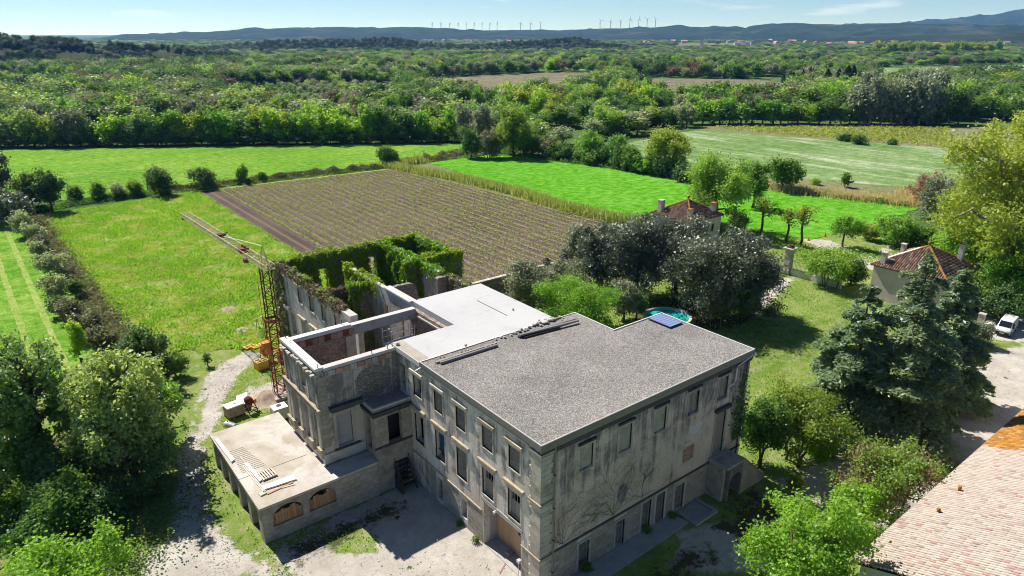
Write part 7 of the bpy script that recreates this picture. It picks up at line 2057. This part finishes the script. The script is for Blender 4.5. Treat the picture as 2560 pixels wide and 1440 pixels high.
stuff_leaves('green_undergrowth', 'weeds in the left hedgerow', 'undergrowth', along([(-16.8, 144), (-16.2, 110), (-15.3, 85), (-14.5, 65), (-17, 50)], 14000, .9), 1.0, 'lf_bramble', .26)
stuff_leaves('green_undergrowth', 'weeds under the trees along the far side of the crop', 'undergrowth', along([(109, 149.5), (114, 133), (124.5, 90), (131, 62), (138, 36)], 9000, 1.3), 1.4, 'lf_mid', .36)
stuff_leaves('green_undergrowth', 'weeds around the drive and right hand bushes', 'undergrowth', np.concatenate([along([(84, 30), (92, 25), (98, 16), (96, 6)], 5000, 2.2), along([(92, 44), (90, 36), (86, 31)], 3000, 1.0)]), 1.0, 'lf_spring', .24)
V, F = blades(np.concatenate([np.c_[along([(69.5, 149), (75, 120), (76.5, 100), (75.3, 80), (77, 68), (88, 47)], 15000, 1.1), np.zeros(15000)], np.c_[along([(68, 149.5), (72, 150.5), (80, 151)], 4000, 1.2), np.zeros(4000)]]), 1.5, .08, rng, .18)
o = link(bpy.data.objects.new('reeds', np_mesh('reeds', V, F, M['lf_reed'], {'rnd': rng.uniform(0, 1, len(F))}))); tag(o, 'pale reeds along the ditch between vineyard and bright green field', 'reeds', kind='stuff')
V, F = blades(np.c_[along([(124, 88), (131, 62), (140, 36), (150, 40), (160, 40)], 9000, 1.8), np.zeros(9000)], 1.2, .08, rng, .3)
o = link(bpy.data.objects.new('dry_grass', np_mesh('dry_grass', V, F, M['lf_straw'], {'rnd': rng.uniform(0, 1, len(F))}))); tag(o, 'dry straw coloured grass between the right hand fields', 'grass', kind='stuff')
# grass in the meadows and lawns
def fill(poly, n, dens=None):
    xs = [p[0] for p in poly]; ys = [p[1] for p in poly]; out = np.zeros((0, 2))
    while len(out) < n:
        q = np.stack([rng.uniform(min(xs), max(xs), n * 2), rng.uniform(min(ys), max(ys), n * 2)], 1)
        k = in_poly(q[:, 0], q[:, 1], poly)
        if dens is not None: k &= rng.uniform(0, 1, len(q)) < dens(q)
        out = np.concatenate([out, q[k]])
    return out[:n]
def clumpy(q): return np.clip(np.array([.5 + 1.3 * mnoise.noise((p[0] * .25, p[1] * .25, 4)) + .6 * mnoise.noise((p[0] * .9, p[1] * .9, 4)) for p in q]), .08, 1)
q = fill(MEAD, 42000, clumpy); V, F = blades(np.c_[q, np.full(len(q), .02)], .34, .07, rng, .55)
tag(link(bpy.data.objects.new('grass', np_mesh('grass', V, F, M['lf_grass'], {'rnd': rng.uniform(0, 1, len(F))}))), 'tall grass tufts of the meadow left of the vineyard', 'grass', kind='stuff')
q = fill([(-32, -5), (-14, 8), (-13.5, 30), (-8, 45), (0, 49), (20, 48), (20, 30), (45, 40), (74, 44), (74, 10), (60, -2), (44, -10), (20, -8), (-12, -12)], 60000)
gq = gravel_at(q[:, 0], q[:, 1]) + rng.normal(size=len(q)) * .25
inb = ((q[:, 0] > -13.3) & (q[:, 0] < 22.6) & (q[:, 1] > 16.2) & (q[:, 1] < 29.3)) | ((q[:, 0] > -.3) & (q[:, 0] < 22.6) & (q[:, 1] > -2.4) & (q[:, 1] < 47.5))
q = q[(gq < .25) & ~inb]
V, F = blades(np.c_[q, np.full(len(q), -.04)], .2, .05, rng, .6)
tag(link(bpy.data.objects.new('grass', np_mesh('grass', V, F, M['lf_grass'], {'rnd': rng.uniform(0, 1, len(F))}))), 'short grass of the lawn and yard around the mansion', 'grass', kind='stuff')

# ------------------------------------------------------------------ vineyard
def vine_arrays(rng, h=.75):
    w = tubes_np([((0, 0, 0), (rng.normal() * .04, rng.normal() * .04, h * .7), .03, .022), ((0, 0, h * .6), (.15, 0, h * .85), .018, .01), ((0, 0, h * .6), (-.15, 0, h * .85), .018, .01)], 4)
    n = 12; P = rng.normal(size=(n, 3)) * np.array([.13, .36, .13]) + np.array([0, 0, h * .95])
    V, F = cards(P, norm(rng.normal(size=(n, 3)) + np.array([0, 0, .6])), 0.2 * rng.uniform(.7, 1.3, n), rng)
    return w, (V, F, rng.uniform(0, 1, n))
VP = [vine_arrays(np.random.default_rng(k + 50), .6 + .06 * (k % 4)) for k in range(6)]
plants = []
for i in range(27):
    x = 21.0 + i * 1.98
    y = 51.5
    while y < 147.5:
        plants.append((x + rng.normal() * .06, y + rng.normal() * .1)); y += 1.15
plants = np.array(plants)
VS = bpy.data.objects['vineyard_soil']
grass_mat('row_grass', (0.19, 0.155, 0.115), (0.26, 0.215, 0.165), (0.17, 0.18, 0.08), 0.45, 0.4, 0.6, 6.0)
for i in range(27):
    x = 21.0 + i * 1.98
    yy = [y_ for y_ in np.arange(50.5, 149.5, 1.5) if poly_dist(np.array([x]), np.array([y_]), VINE)[0] > .6]
    if len(yy) < 3: continue
    mb = MB()
    for y0_, y1_ in zip(yy[:-1], yy[1:]):
        w0, w1 = .36 + .1 * mnoise.noise((x, y0_, 1)), .36 + .1 * mnoise.noise((x, y1_, 1))
        mb.quad((x + .55 - w0, y0_, .034), (x + .55, y0_, .16), (x + .55, y1_, .16), (x + .55 - w1, y1_, .034)); mb.quad((x + .55, y0_, .16), (x + .55 + w0, y0_, .034), (x + .55 + w1, y1_, .034), (x + .55, y1_, .16))
    mb.build('row_ridge', M['row_grass'], VS)
k = poly_dist(plants[:, 0], plants[:, 1], VINE) > 1.2
k &= ~((plants[:, 0] < 46.5) & (plants[:, 1] < 48.5))
plants = plants[k & (rng.uniform(0, 1, len(plants)) > .04)]
px_, py_, dep_ = project(np.c_[plants, np.full(len(plants), .5)])
# plants hidden behind the ruin, the grove or the roofs rank last
hid = in_poly(px_, py_, [(690, 664), (840, 628), (1025, 594), (1150, 630), (1160, 690), (1200, 718), (1420, 790), (1420, 1000), (690, 1000)]) | in_poly(px_, py_, [(1270, 700), (1330, 655), (1440, 650), (1500, 580), (1700, 560), (1700, 900), (1270, 900)])
order = np.argsort(dep_ + np.where(hid, 1e4, 0))
VM = [(np_mesh('stem', w[0], w[1], M['bark']), np_mesh('leaves', l[0], l[1], M['lf_vine'], {'rnd': l[2]})) for w, l in VP]
for c_, q_ in enumerate(order[:300]):
    g = thing('grapevine', 'young staked grapevine in the rows nearest the ruin and grove', 'grapevine', (plants[q_][0], plants[q_][1], .03), float(rng.uniform(-.3, .3)), 'grapevines of the vineyard')
    link(bpy.data.objects.new('stem', VM[c_ % 6][0]), g); link(bpy.data.objects.new('leaves', VM[c_ % 6][1]), g)
rest = [q_ for q_ in order[300:] if not hid[q_]]
wV, wF, lV, lF, lr = [], [], [], [], []
nw = nl = 0
for c_, q_ in enumerate(rest):
    w, l = VP[c_ % 6]; off = np.array([plants[q_][0], plants[q_][1], .03]); s = rng.uniform(.75, 1.25)
    wV.append(w[0] * s + off); wF.append(w[1] + nw); nw += len(w[0]); lV.append(l[0] * s + off); lF.append(l[1] + nl); nl += len(l[0]); lr.append(l[2])
tag(link(bpy.data.objects.new('vine_stems', np_mesh('vine_stems', np.concatenate(wV), np.concatenate(wF), M['bark']))), 'dark stems of the farther grapevine rows', 'grapevines', kind='stuff')
tag(link(bpy.data.objects.new('vine_leaves', np_mesh('vine_leaves', np.concatenate(lV), np.concatenate(lF), M['lf_vine'], {'rnd': np.concatenate(lr)}))), 'yellow green young leaves of the farther grapevine rows', 'grapevines', kind='stuff')
q = fill(PX((1780, 318), (2370, 321), (2370, 368), (1900, 334)), 5000)
q[:, 0] = np.round(q[:, 0] / 2.4) * 2.4 + rng.normal(size=len(q)) * .2
P = np.c_[q, rng.uniform(.3, 1.0, len(q))]
o = leaf_blanket('far_vines', P, norm(rng.normal(size=P.shape) + np.array([0, 0, .8])), M['lf_yellow'], .55, rng); tag(o, 'yellow green vines of the far vineyard below the poplars', 'grapevines', kind='stuff')
# loose pebbles and rubble on the gravel (uncountable)
q = np.concatenate([fill(p, n_) for p, n_ in ((GRAVEL[0], 2600), (GRAVEL[1], 1500), (GRAVEL[2], 500), (GRAVEL[3], 1200), ([(-12.6, 14.6), (-3, 14.8), (-3, 16.3), (-12.6, 16.3)], 500))])
s_ = rng.uniform(.025, .09, len(q)) * np.where(rng.uniform(0, 1, len(q)) < .04, 2.4, 1)
O_ = np.array([(1, 0, 0), (0, 1, 0), (-1, 0, 0), (0, -1, 0), (0, 0, 1)], float)
V = (O_[None] * (s_[:, None, None] * rng.uniform(.6, 1.2, (len(q), 5, 1))) * np.array([1, 1, .7]) + np.c_[q, np.full(len(q), -.02)][:, None]).reshape(-1, 3)
F = (np.array([(0, 1, 4), (1, 2, 4), (2, 3, 4), (3, 0, 4)])[None] + (np.arange(len(q)) * 5)[:, None, None]).reshape(-1, 3)
tag(link(bpy.data.objects.new('pebbles', np_mesh('pebbles', V, F, M['rock']))), 'pale pebbles strewn over the gravel yard and path', 'pebbles', kind='stuff')
# ------------------------------------------------------------------ woods
LBL = {'mid': 'mid green', 'ash': 'pale green', 'dark': 'dark green', 'spring': 'fresh green', 'lime': 'lime green', 'bare': 'nearly leafless brown', 'silver': 'silver grey', 'yellow': 'yellow green', 'blossom': 'pale blossoming', 'pine': 'dark pine like', 'holm': 'blackish evergreen', 'olive': 'grey olive green', 'cypress': 'dark slim cypress'}
def wood_tree(kind, var, x, y, H, R, rz, label, group, name='woodland_tree', copies=True):
    tm, cm = proto(kind, var)
    base_h = 11.0 if kind == 'cypress' else 12.0
    base_r = 1.15 if kind == 'cypress' else (4.3, 3.7, 5.0)[var % 3]
    t = thing(name, label, 'tree', (x, y, -.05), rz, group)
    s = (R / base_r, R / base_r, H / base_h)
    for nm, me in (('trunk', tm), ('crown', cm)):
        o = link(bpy.data.objects.new(nm, me), t); o.scale = s
    return t
rw = random.Random(99)
def pick(r, table):
    u = r.random() * sum(w for _, w in table)
    for k, w in table:
        u -= w
        if u <= 0: return k
    return table[-1][0]
MIXL = [('mid', 3), ('ash', 3), ('yellow', 2.2), ('lime', 1), ('dark', 1.6), ('olive', 1), ('bare', .5), ('spring', 1)]
# front row of the belt behind the far meadow, tree by tree
BELT = 'trees of the belt behind the far meadow'
px = -25; bn = -1
while px < 1135:
    bn += 1
    by = 366 - 12 * max(0, px) / 1130 + rw.uniform(-2, 1)
    kind = pick(rw, MIXL)
    if 150 < px < 260: kind = rw.choice(('olive', 'ash', 'dark'))
    if 400 < px < 760 : kind = pick(rw, [('yellow', 3), ('lime', 2), ('mid', 2), ('dark', 1.5), ('spring', 1)])
    if px > 760: kind = pick(rw, [('lime', 3), ('spring', 2), ('mid', 2), ('yellow', 2), ('dark', 1)])
    ty = by - rw.uniform(62, 108) * (1.0 if px < 1000 else .95)
    hw = rw.uniform(26, 44)
    x, y = G(px, by); H = height_at((px, by), ty); dep = project([(x, y, H / 2)])[2][0]
    R = hw * dep / FPX
    put_tree('belt_tree', kind, x, y, H, R, '%s tree, %s from the left in the front row behind the far meadow' % (LBL[kind], nth(bn)), 'tree', BELT, seed=int(px), ls=.6, maxl=3400, bare=.02, cover=1.15, lobes=26, lobe_r=.27)
    px += hw * rw.uniform(.62, .95)
px = -20; fn = -1
while px < 1140:
    fn += 1   # low fringe at the belt's foot
    by = 366 - 12 * max(0, px) / 1130 + 2
    x, y = G(px, by); kind = rw.choice(('dark', 'mid', 'dark', 'bramble'))
    wood_tree(kind, rw.randrange(3), x, y, rw.uniform(3, 5), rw.uniform(2.5, 3.8), rw.uniform(0, 6), 'low dark bush, %s from the left at the foot of the belt' % nth(fn), 'fringe bushes of the belt', 'fringe_bush')
    px += rw.uniform(16, 26)
# wood right of the belt and behind the bright green field
RIGHT = 'trees of the grove between the two right hand fields'
GT = []
for q_ in range(175):
    for _ in range(60):
        px, by = rw.uniform(1140, 1740), rw.uniform(232, 372)
        if not in_poly(np.array([px]), np.array([by]), [(1130, 350), (1140, 290), (1290, 262), (1420, 250), (1560, 240), (1690, 275), (1760, 300), (1740, 316), (1560, 345), (1340, 372)])[0]: continue
        if in_poly(np.array([px]), np.array([by]), CLEAR[9])[0]: continue
        break
    kind = pick(rw, [('mid', 3), ('dark', 2.4), ('spring', 2), ('ash', 2), ('lime', 1.3), ('blossom', 1.6 if by > 300 else .2), ('yellow', 1), ('bare', .5)])
    x, y = G(px, by); d = dist_to(x, y)
    H = rw.uniform(6, 12) if by > 300 else rw.uniform(9, 15)
    GT.append((px, kind, rw.randrange(3), x, y, H, rw.uniform(3.4, 6.2), rw.uniform(0, 6)))
cnt = {}
for (px, kind, v_, x, y, H, R, rz_) in sorted(GT):
    cnt[kind] = cnt.get(kind, -1) + 1
    wood_tree(kind, v_, x, y, H, R, rz_, '%s tree, %s such from the left in the grove behind the crop' % (LBL[kind], nth(cnt[kind])), RIGHT, 'grove_tree')
# row of trees above the pale field, with the big silver poplars
ROW = 'trees of the row behind the far vineyard'
px = 1730; rn_ = -1
while px < 2400:
    rn_ += 1
    by = 311 + rw.uniform(-3, 1)
    if 2130 < px < 2330: kind = 'silver'; H = rw.uniform(17, 22); R = rw.uniform(5, 7.5)
    elif px >= 2330: kind = 'dark'; H = rw.uniform(15, 18); R = rw.uniform(4.5, 6)
    else: kind = pick(rw, [('mid', 3), ('lime', 1.6), ('spring', 2), ('dark', 2)]); H = rw.uniform(8, 13); R = rw.uniform(4, 6)
    x, y = G(px, by)
    wood_tree(kind, rw.randrange(3), x, y, H, R, rw.uniform(0, 6), '%s tree, %s from the left in the row above the far vineyard' % (LBL[kind], nth(rn_)), ROW, 'row_tree')
    px += rw.uniform(18, 30)
for q_ in range(10):
    px, by = rw.uniform(2150, 2330), rw.uniform(285, 304); x, y = G(px, by)
    wood_tree('silver', rw.randrange(3), x, y, rw.uniform(18, 23), rw.uniform(5, 7), rw.uniform(0, 6), 'tall silver grey poplar behind the row above the far vineyard', 'silver poplars on the right', 'poplar')
# cypress clump and yellow avenue far right
for q_ in range(26):
    px, by = rw.uniform(1945, 2150), rw.uniform(216, 240); x, y = G(px, by)
    H = rw.uniform(9, 15)
    wood_tree('cypress', q_ % 2, x, y, H, rw.uniform(1.2, 2.4) * (1.8 if px > 2060 else 1), rw.uniform(0, 6), 'dark cypress in the clump left of the silver poplars', 'cypresses of the dark clump', 'cypress')
for px, by, H in ((2412, 214, 13), (2428, 228, 14), (2365, 212, 10)):
    x, y = G(px, by); wood_tree('cypress', 0, x, y, H, 1.5, 0, 'lone dark cypress right of the silver poplars', 'lone cypresses', 'cypress')
for q_ in range(15):
    px = 2195 + q_ * 21 + rw.uniform(-6, 6); by = 138 + rw.uniform(-2, 2); x, y = G(px, by)
    wood_tree('yellow', rw.randrange(3), x, y, rw.uniform(22, 29), rw.uniform(8, 12), rw.uniform(0, 6), 'tall yellow green plane tree, %s from the left in the far avenue' % nth(q_), 'plane trees of the far avenue', 'avenue_tree')
x, y = G(1793, 112); wood_tree('holm', 0, x, y, 15, 11, 0, 'lone dark tree on the pale field far away', None, 'lone_tree')

# everything farther: first the largest as single trees, then one mass
pts = []
d = 262.0
while d < 4600:
    s = max(7.0, d * .0138)
    na = int(1.36 * d / s)
    for i in range(na):
        az = -.68 + 1.36 * (i + rw.random()) / na
        dd = d + rw.uniform(-.5, .5) * s
        # azimuth measured from the view direction
        X, Y = math.sin(az) * dd, math.cos(az) * dd
        pts.append((CAM[0] + X * _cy - Y * _sy, CAM[1] + X * _sy + Y * _cy, dd))
    d += s * .95
pts = np.array(pts)
ppx, ppy, pd = project(np.c_[pts[:, :2], np.zeros(len(pts))])
WOOD = [(-120, 352), (1120, 343), (1150, 285), (1300, 258), (1430, 246), (1560, 236), (1700, 272), (1780, 298), (2400, 302), (2640, 296), (2640, 90), (-120, 90)]
ok = in_poly(ppx, ppy, WOOD)
for c_ in CLEAR: ok &= ~in_poly(ppx, ppy, c_)
nz = np.array([mnoise.noise((p[0] * .012, p[1] * .012, 1)) for p in pts])
far = pts[:, 2]
# open ground appears in places
ok &= ~((nz > .36) & (far > 430))
sc_area = in_poly(ppx, ppy, [(540, 262), (620, 218), (870, 212), (1000, 222), (1000, 262), (760, 285)])
idx = np.nonzero(ok)[0]
# strips of fields between hedges farther away
nz2 = np.array([mnoise.noise((pts[i][0] * .0022 + 7, pts[i][1] * .0045, 5)) for i in idx])
idx = idx[~((nz2 > .2) & (far[idx] > 1200))]
kinds, info = [], []
WM = [('mid', 4.2), ('ash', 1.6), ('dark', 3.4), ('spring', .6), ('lime', .15), ('bare', .8), ('silver', .35), ('yellow', .15), ('olive', 1.5), ('pine', .3)]
for i in idx:
    n2 = mnoise.noise((pts[i][0] * .006, pts[i][1] * .006, 9))
    if sc_area[i]: k = pick(rw, [('olive', 2), ('silver', 1), ('ash', 2), ('blossom', 1)]); H = rw.uniform(3, 5.5); R = H * rw.uniform(.35, .55)
    else:
        k = pick(rw, WM)
        if n2 > .35 and rw.random() < .6: k = 'bare' if n2 < .45 else 'dark'
        H = rw.uniform(8, 15) + 3 * n2; R = rw.uniform(4.4, 7.6)
    if far[i] > 900: R *= 1 + min(2.2, (far[i] - 900) / 1300); H *= .78
    info.append((k, rw.randrange(3), pts[i][0], pts[i][1], H, R, rw.uniform(0, 6.28)))
size = np.array([q_[4] / far[i] for q_, i in zip(info, idx)])
big = set(np.argsort(-size)[:300].tolist())
stuff = []; cnt = {}
for j in np.argsort(ppx[idx]):
    q_ = info[j]
    if j in big:
        cnt[q_[0]] = cnt.get(q_[0], -1) + 1
        wood_tree(q_[0], q_[1], *q_[2:7], '%s tree, %s such from the left in the wood beyond the belt' % (LBL[q_[0]], nth(cnt[q_[0]])), 'trees of the wood beyond the belt')
    else: stuff.append(q_)
def tree_mass(name, label, rows, protos):
    """one uncountable mass of trees: points carrying instances of a few tree meshes"""
    keys = sorted(set((r[0], r[1]) for r in rows))
    coll = bpy.data.collections.new(name + '_models')
    for n_, key in enumerate(keys):
        tm, cm = proto(*key)
        o = bpy.data.objects.new('%03d_model' % n_, cm); coll.objects.link(o)
    kidx = {k_: n_ for n_, k_ in enumerate(keys)}
    me = bpy.data.meshes.new(name)
    V = np.array([(r[2], r[3], (r[7] if len(r) > 7 else -.05)) for r in rows], np.float32)
    me.vertices.add(len(V)); me.vertices.foreach_set('co', V.ravel())
    a = me.attributes.new('model', 'INT', 'POINT'); a.data.foreach_set('value', np.array([kidx[(r[0], r[1])] for r in rows], np.int32))
    a = me.attributes.new('turn', 'FLOAT', 'POINT'); a.data.foreach_set('value', np.array([r[6] for r in rows], np.float32))
    sv = np.array([(r[5] / (4.3, 3.7, 5.0)[r[1] % 3], r[5] / (4.3, 3.7, 5.0)[r[1] % 3], r[4] / 12.0) for r in rows], np.float32)
    a = me.attributes.new('size', 'FLOAT_VECTOR', 'POINT'); a.data.foreach_set('vector', sv.ravel())
    o = link(bpy.data.objects.new(name, me)); tag(o, label, 'trees', kind='stuff')
    ng = bpy.data.node_groups.new(name + '_nodes', 'GeometryNodeTree')
    ng.interface.new_socket('Geometry', in_out='INPUT', socket_type='NodeSocketGeometry'); ng.interface.new_socket('Geometry', in_out='OUTPUT', socket_type='NodeSocketGeometry')
    N_ = ng.nodes.new
    gi, go = N_('NodeGroupInput'), N_('NodeGroupOutput')
    ci = N_('GeometryNodeCollectionInfo'); ci.inputs['Collection'].default_value = coll; ci.inputs['Separate Children'].default_value = True; ci.inputs['Reset Children'].default_value = True
    ip = N_('GeometryNodeInstanceOnPoints'); ip.inputs['Pick Instance'].default_value = True
    def att(nm, ty):
        n_ = N_('GeometryNodeInputNamedAttribute'); n_.data_type = ty; n_.inputs['Name'].default_value = nm
        return [s for s in n_.outputs if s.enabled and s.name == 'Attribute'][0]
    cx = N_('ShaderNodeCombineXYZ')
    L_ = ng.links.new
    L_(gi.outputs[0], ip.inputs['Points']); L_(ci.outputs[0], ip.inputs['Instance']); L_(att('model', 'INT'), ip.inputs['Instance Index'])
    L_(att('turn', 'FLOAT'), cx.inputs['Z']); L_(cx.outputs[0], ip.inputs['Rotation']); L_(att('size', 'FLOAT_VECTOR'), ip.inputs['Scale']); L_(ip.outputs[0], go.inputs[0])
    md = o.modifiers.new('trees', 'NODES'); md.node_group = ng
    return o
tree_mass('far_wood', 'mass of woodland stretching from the belt to the hills', stuff, None)
rows = []
for surf, n_, hh in ((near_ridge, 2000, (5, 10)), (mid_ridge, 2600, (7, 13))):
    nc_, nr_, _ = surf.shape
    for q_ in range(n_):
        i, j = rw.uniform(0, nc_ - 1.01), rw.uniform(0, 12.6 if rw.random() < .8 else 14)
        i0, j0 = int(i), int(j)
        p = surf[i0, j0] * (1 - (i - i0)) * (1 - (j - j0)) + surf[i0 + 1, j0] * (i - i0) * (1 - (j - j0)) + surf[i0, j0 + 1] * (1 - (i - i0)) * (j - j0) + surf[i0 + 1, j0 + 1] * (i - i0) * (j - j0)
        if surf is near_ridge and mnoise.noise((p[0] * .02, p[1] * .02, 3)) > .12: continue
        H = rw.uniform(*hh)
        rows.append((rw.choice(('pine', 'pine', 'holm', 'pine')), rw.randrange(3), p[0], p[1], H, H * rw.uniform(.34, .5), rw.uniform(0, 6), p[2] - .5))
tree_mass('ridge_pines', 'dark pines covering the two nearer ridges', rows, None)
print('unique tree triangles', TREE_TRIS, 'mass trees', len(stuff), len(rows))

# ------------------------------------------------------------------ haze
mb = MB(); mb.box(-6200, 9900, -2500, 9900, -30, 640)
hz = mb.build('haze', [])
tag(hz, 'thin blue summer haze over the plain', 'haze', kind='stuff')
hm_ = bpy.data.materials.new('haze'); hm_.use_nodes = True
hn = hm_.node_tree.nodes; hn.clear()
ho_ = hn.new('ShaderNodeOutputMaterial'); hv = hn.new('ShaderNodeVolumePrincipled')
hv.inputs['Color'].default_value = (0.13, 0.4, 1.0, 1)
hv.inputs['Absorption Color'].default_value = (1, 1, 1, 1)
hv.inputs['Density'].default_value = 0.000065
hv.inputs['Anisotropy'].default_value = 0.2
hm_.node_tree.links.new(hv.outputs[0], ho_.inputs['Volume'])
hz.data.materials.append(hm_)
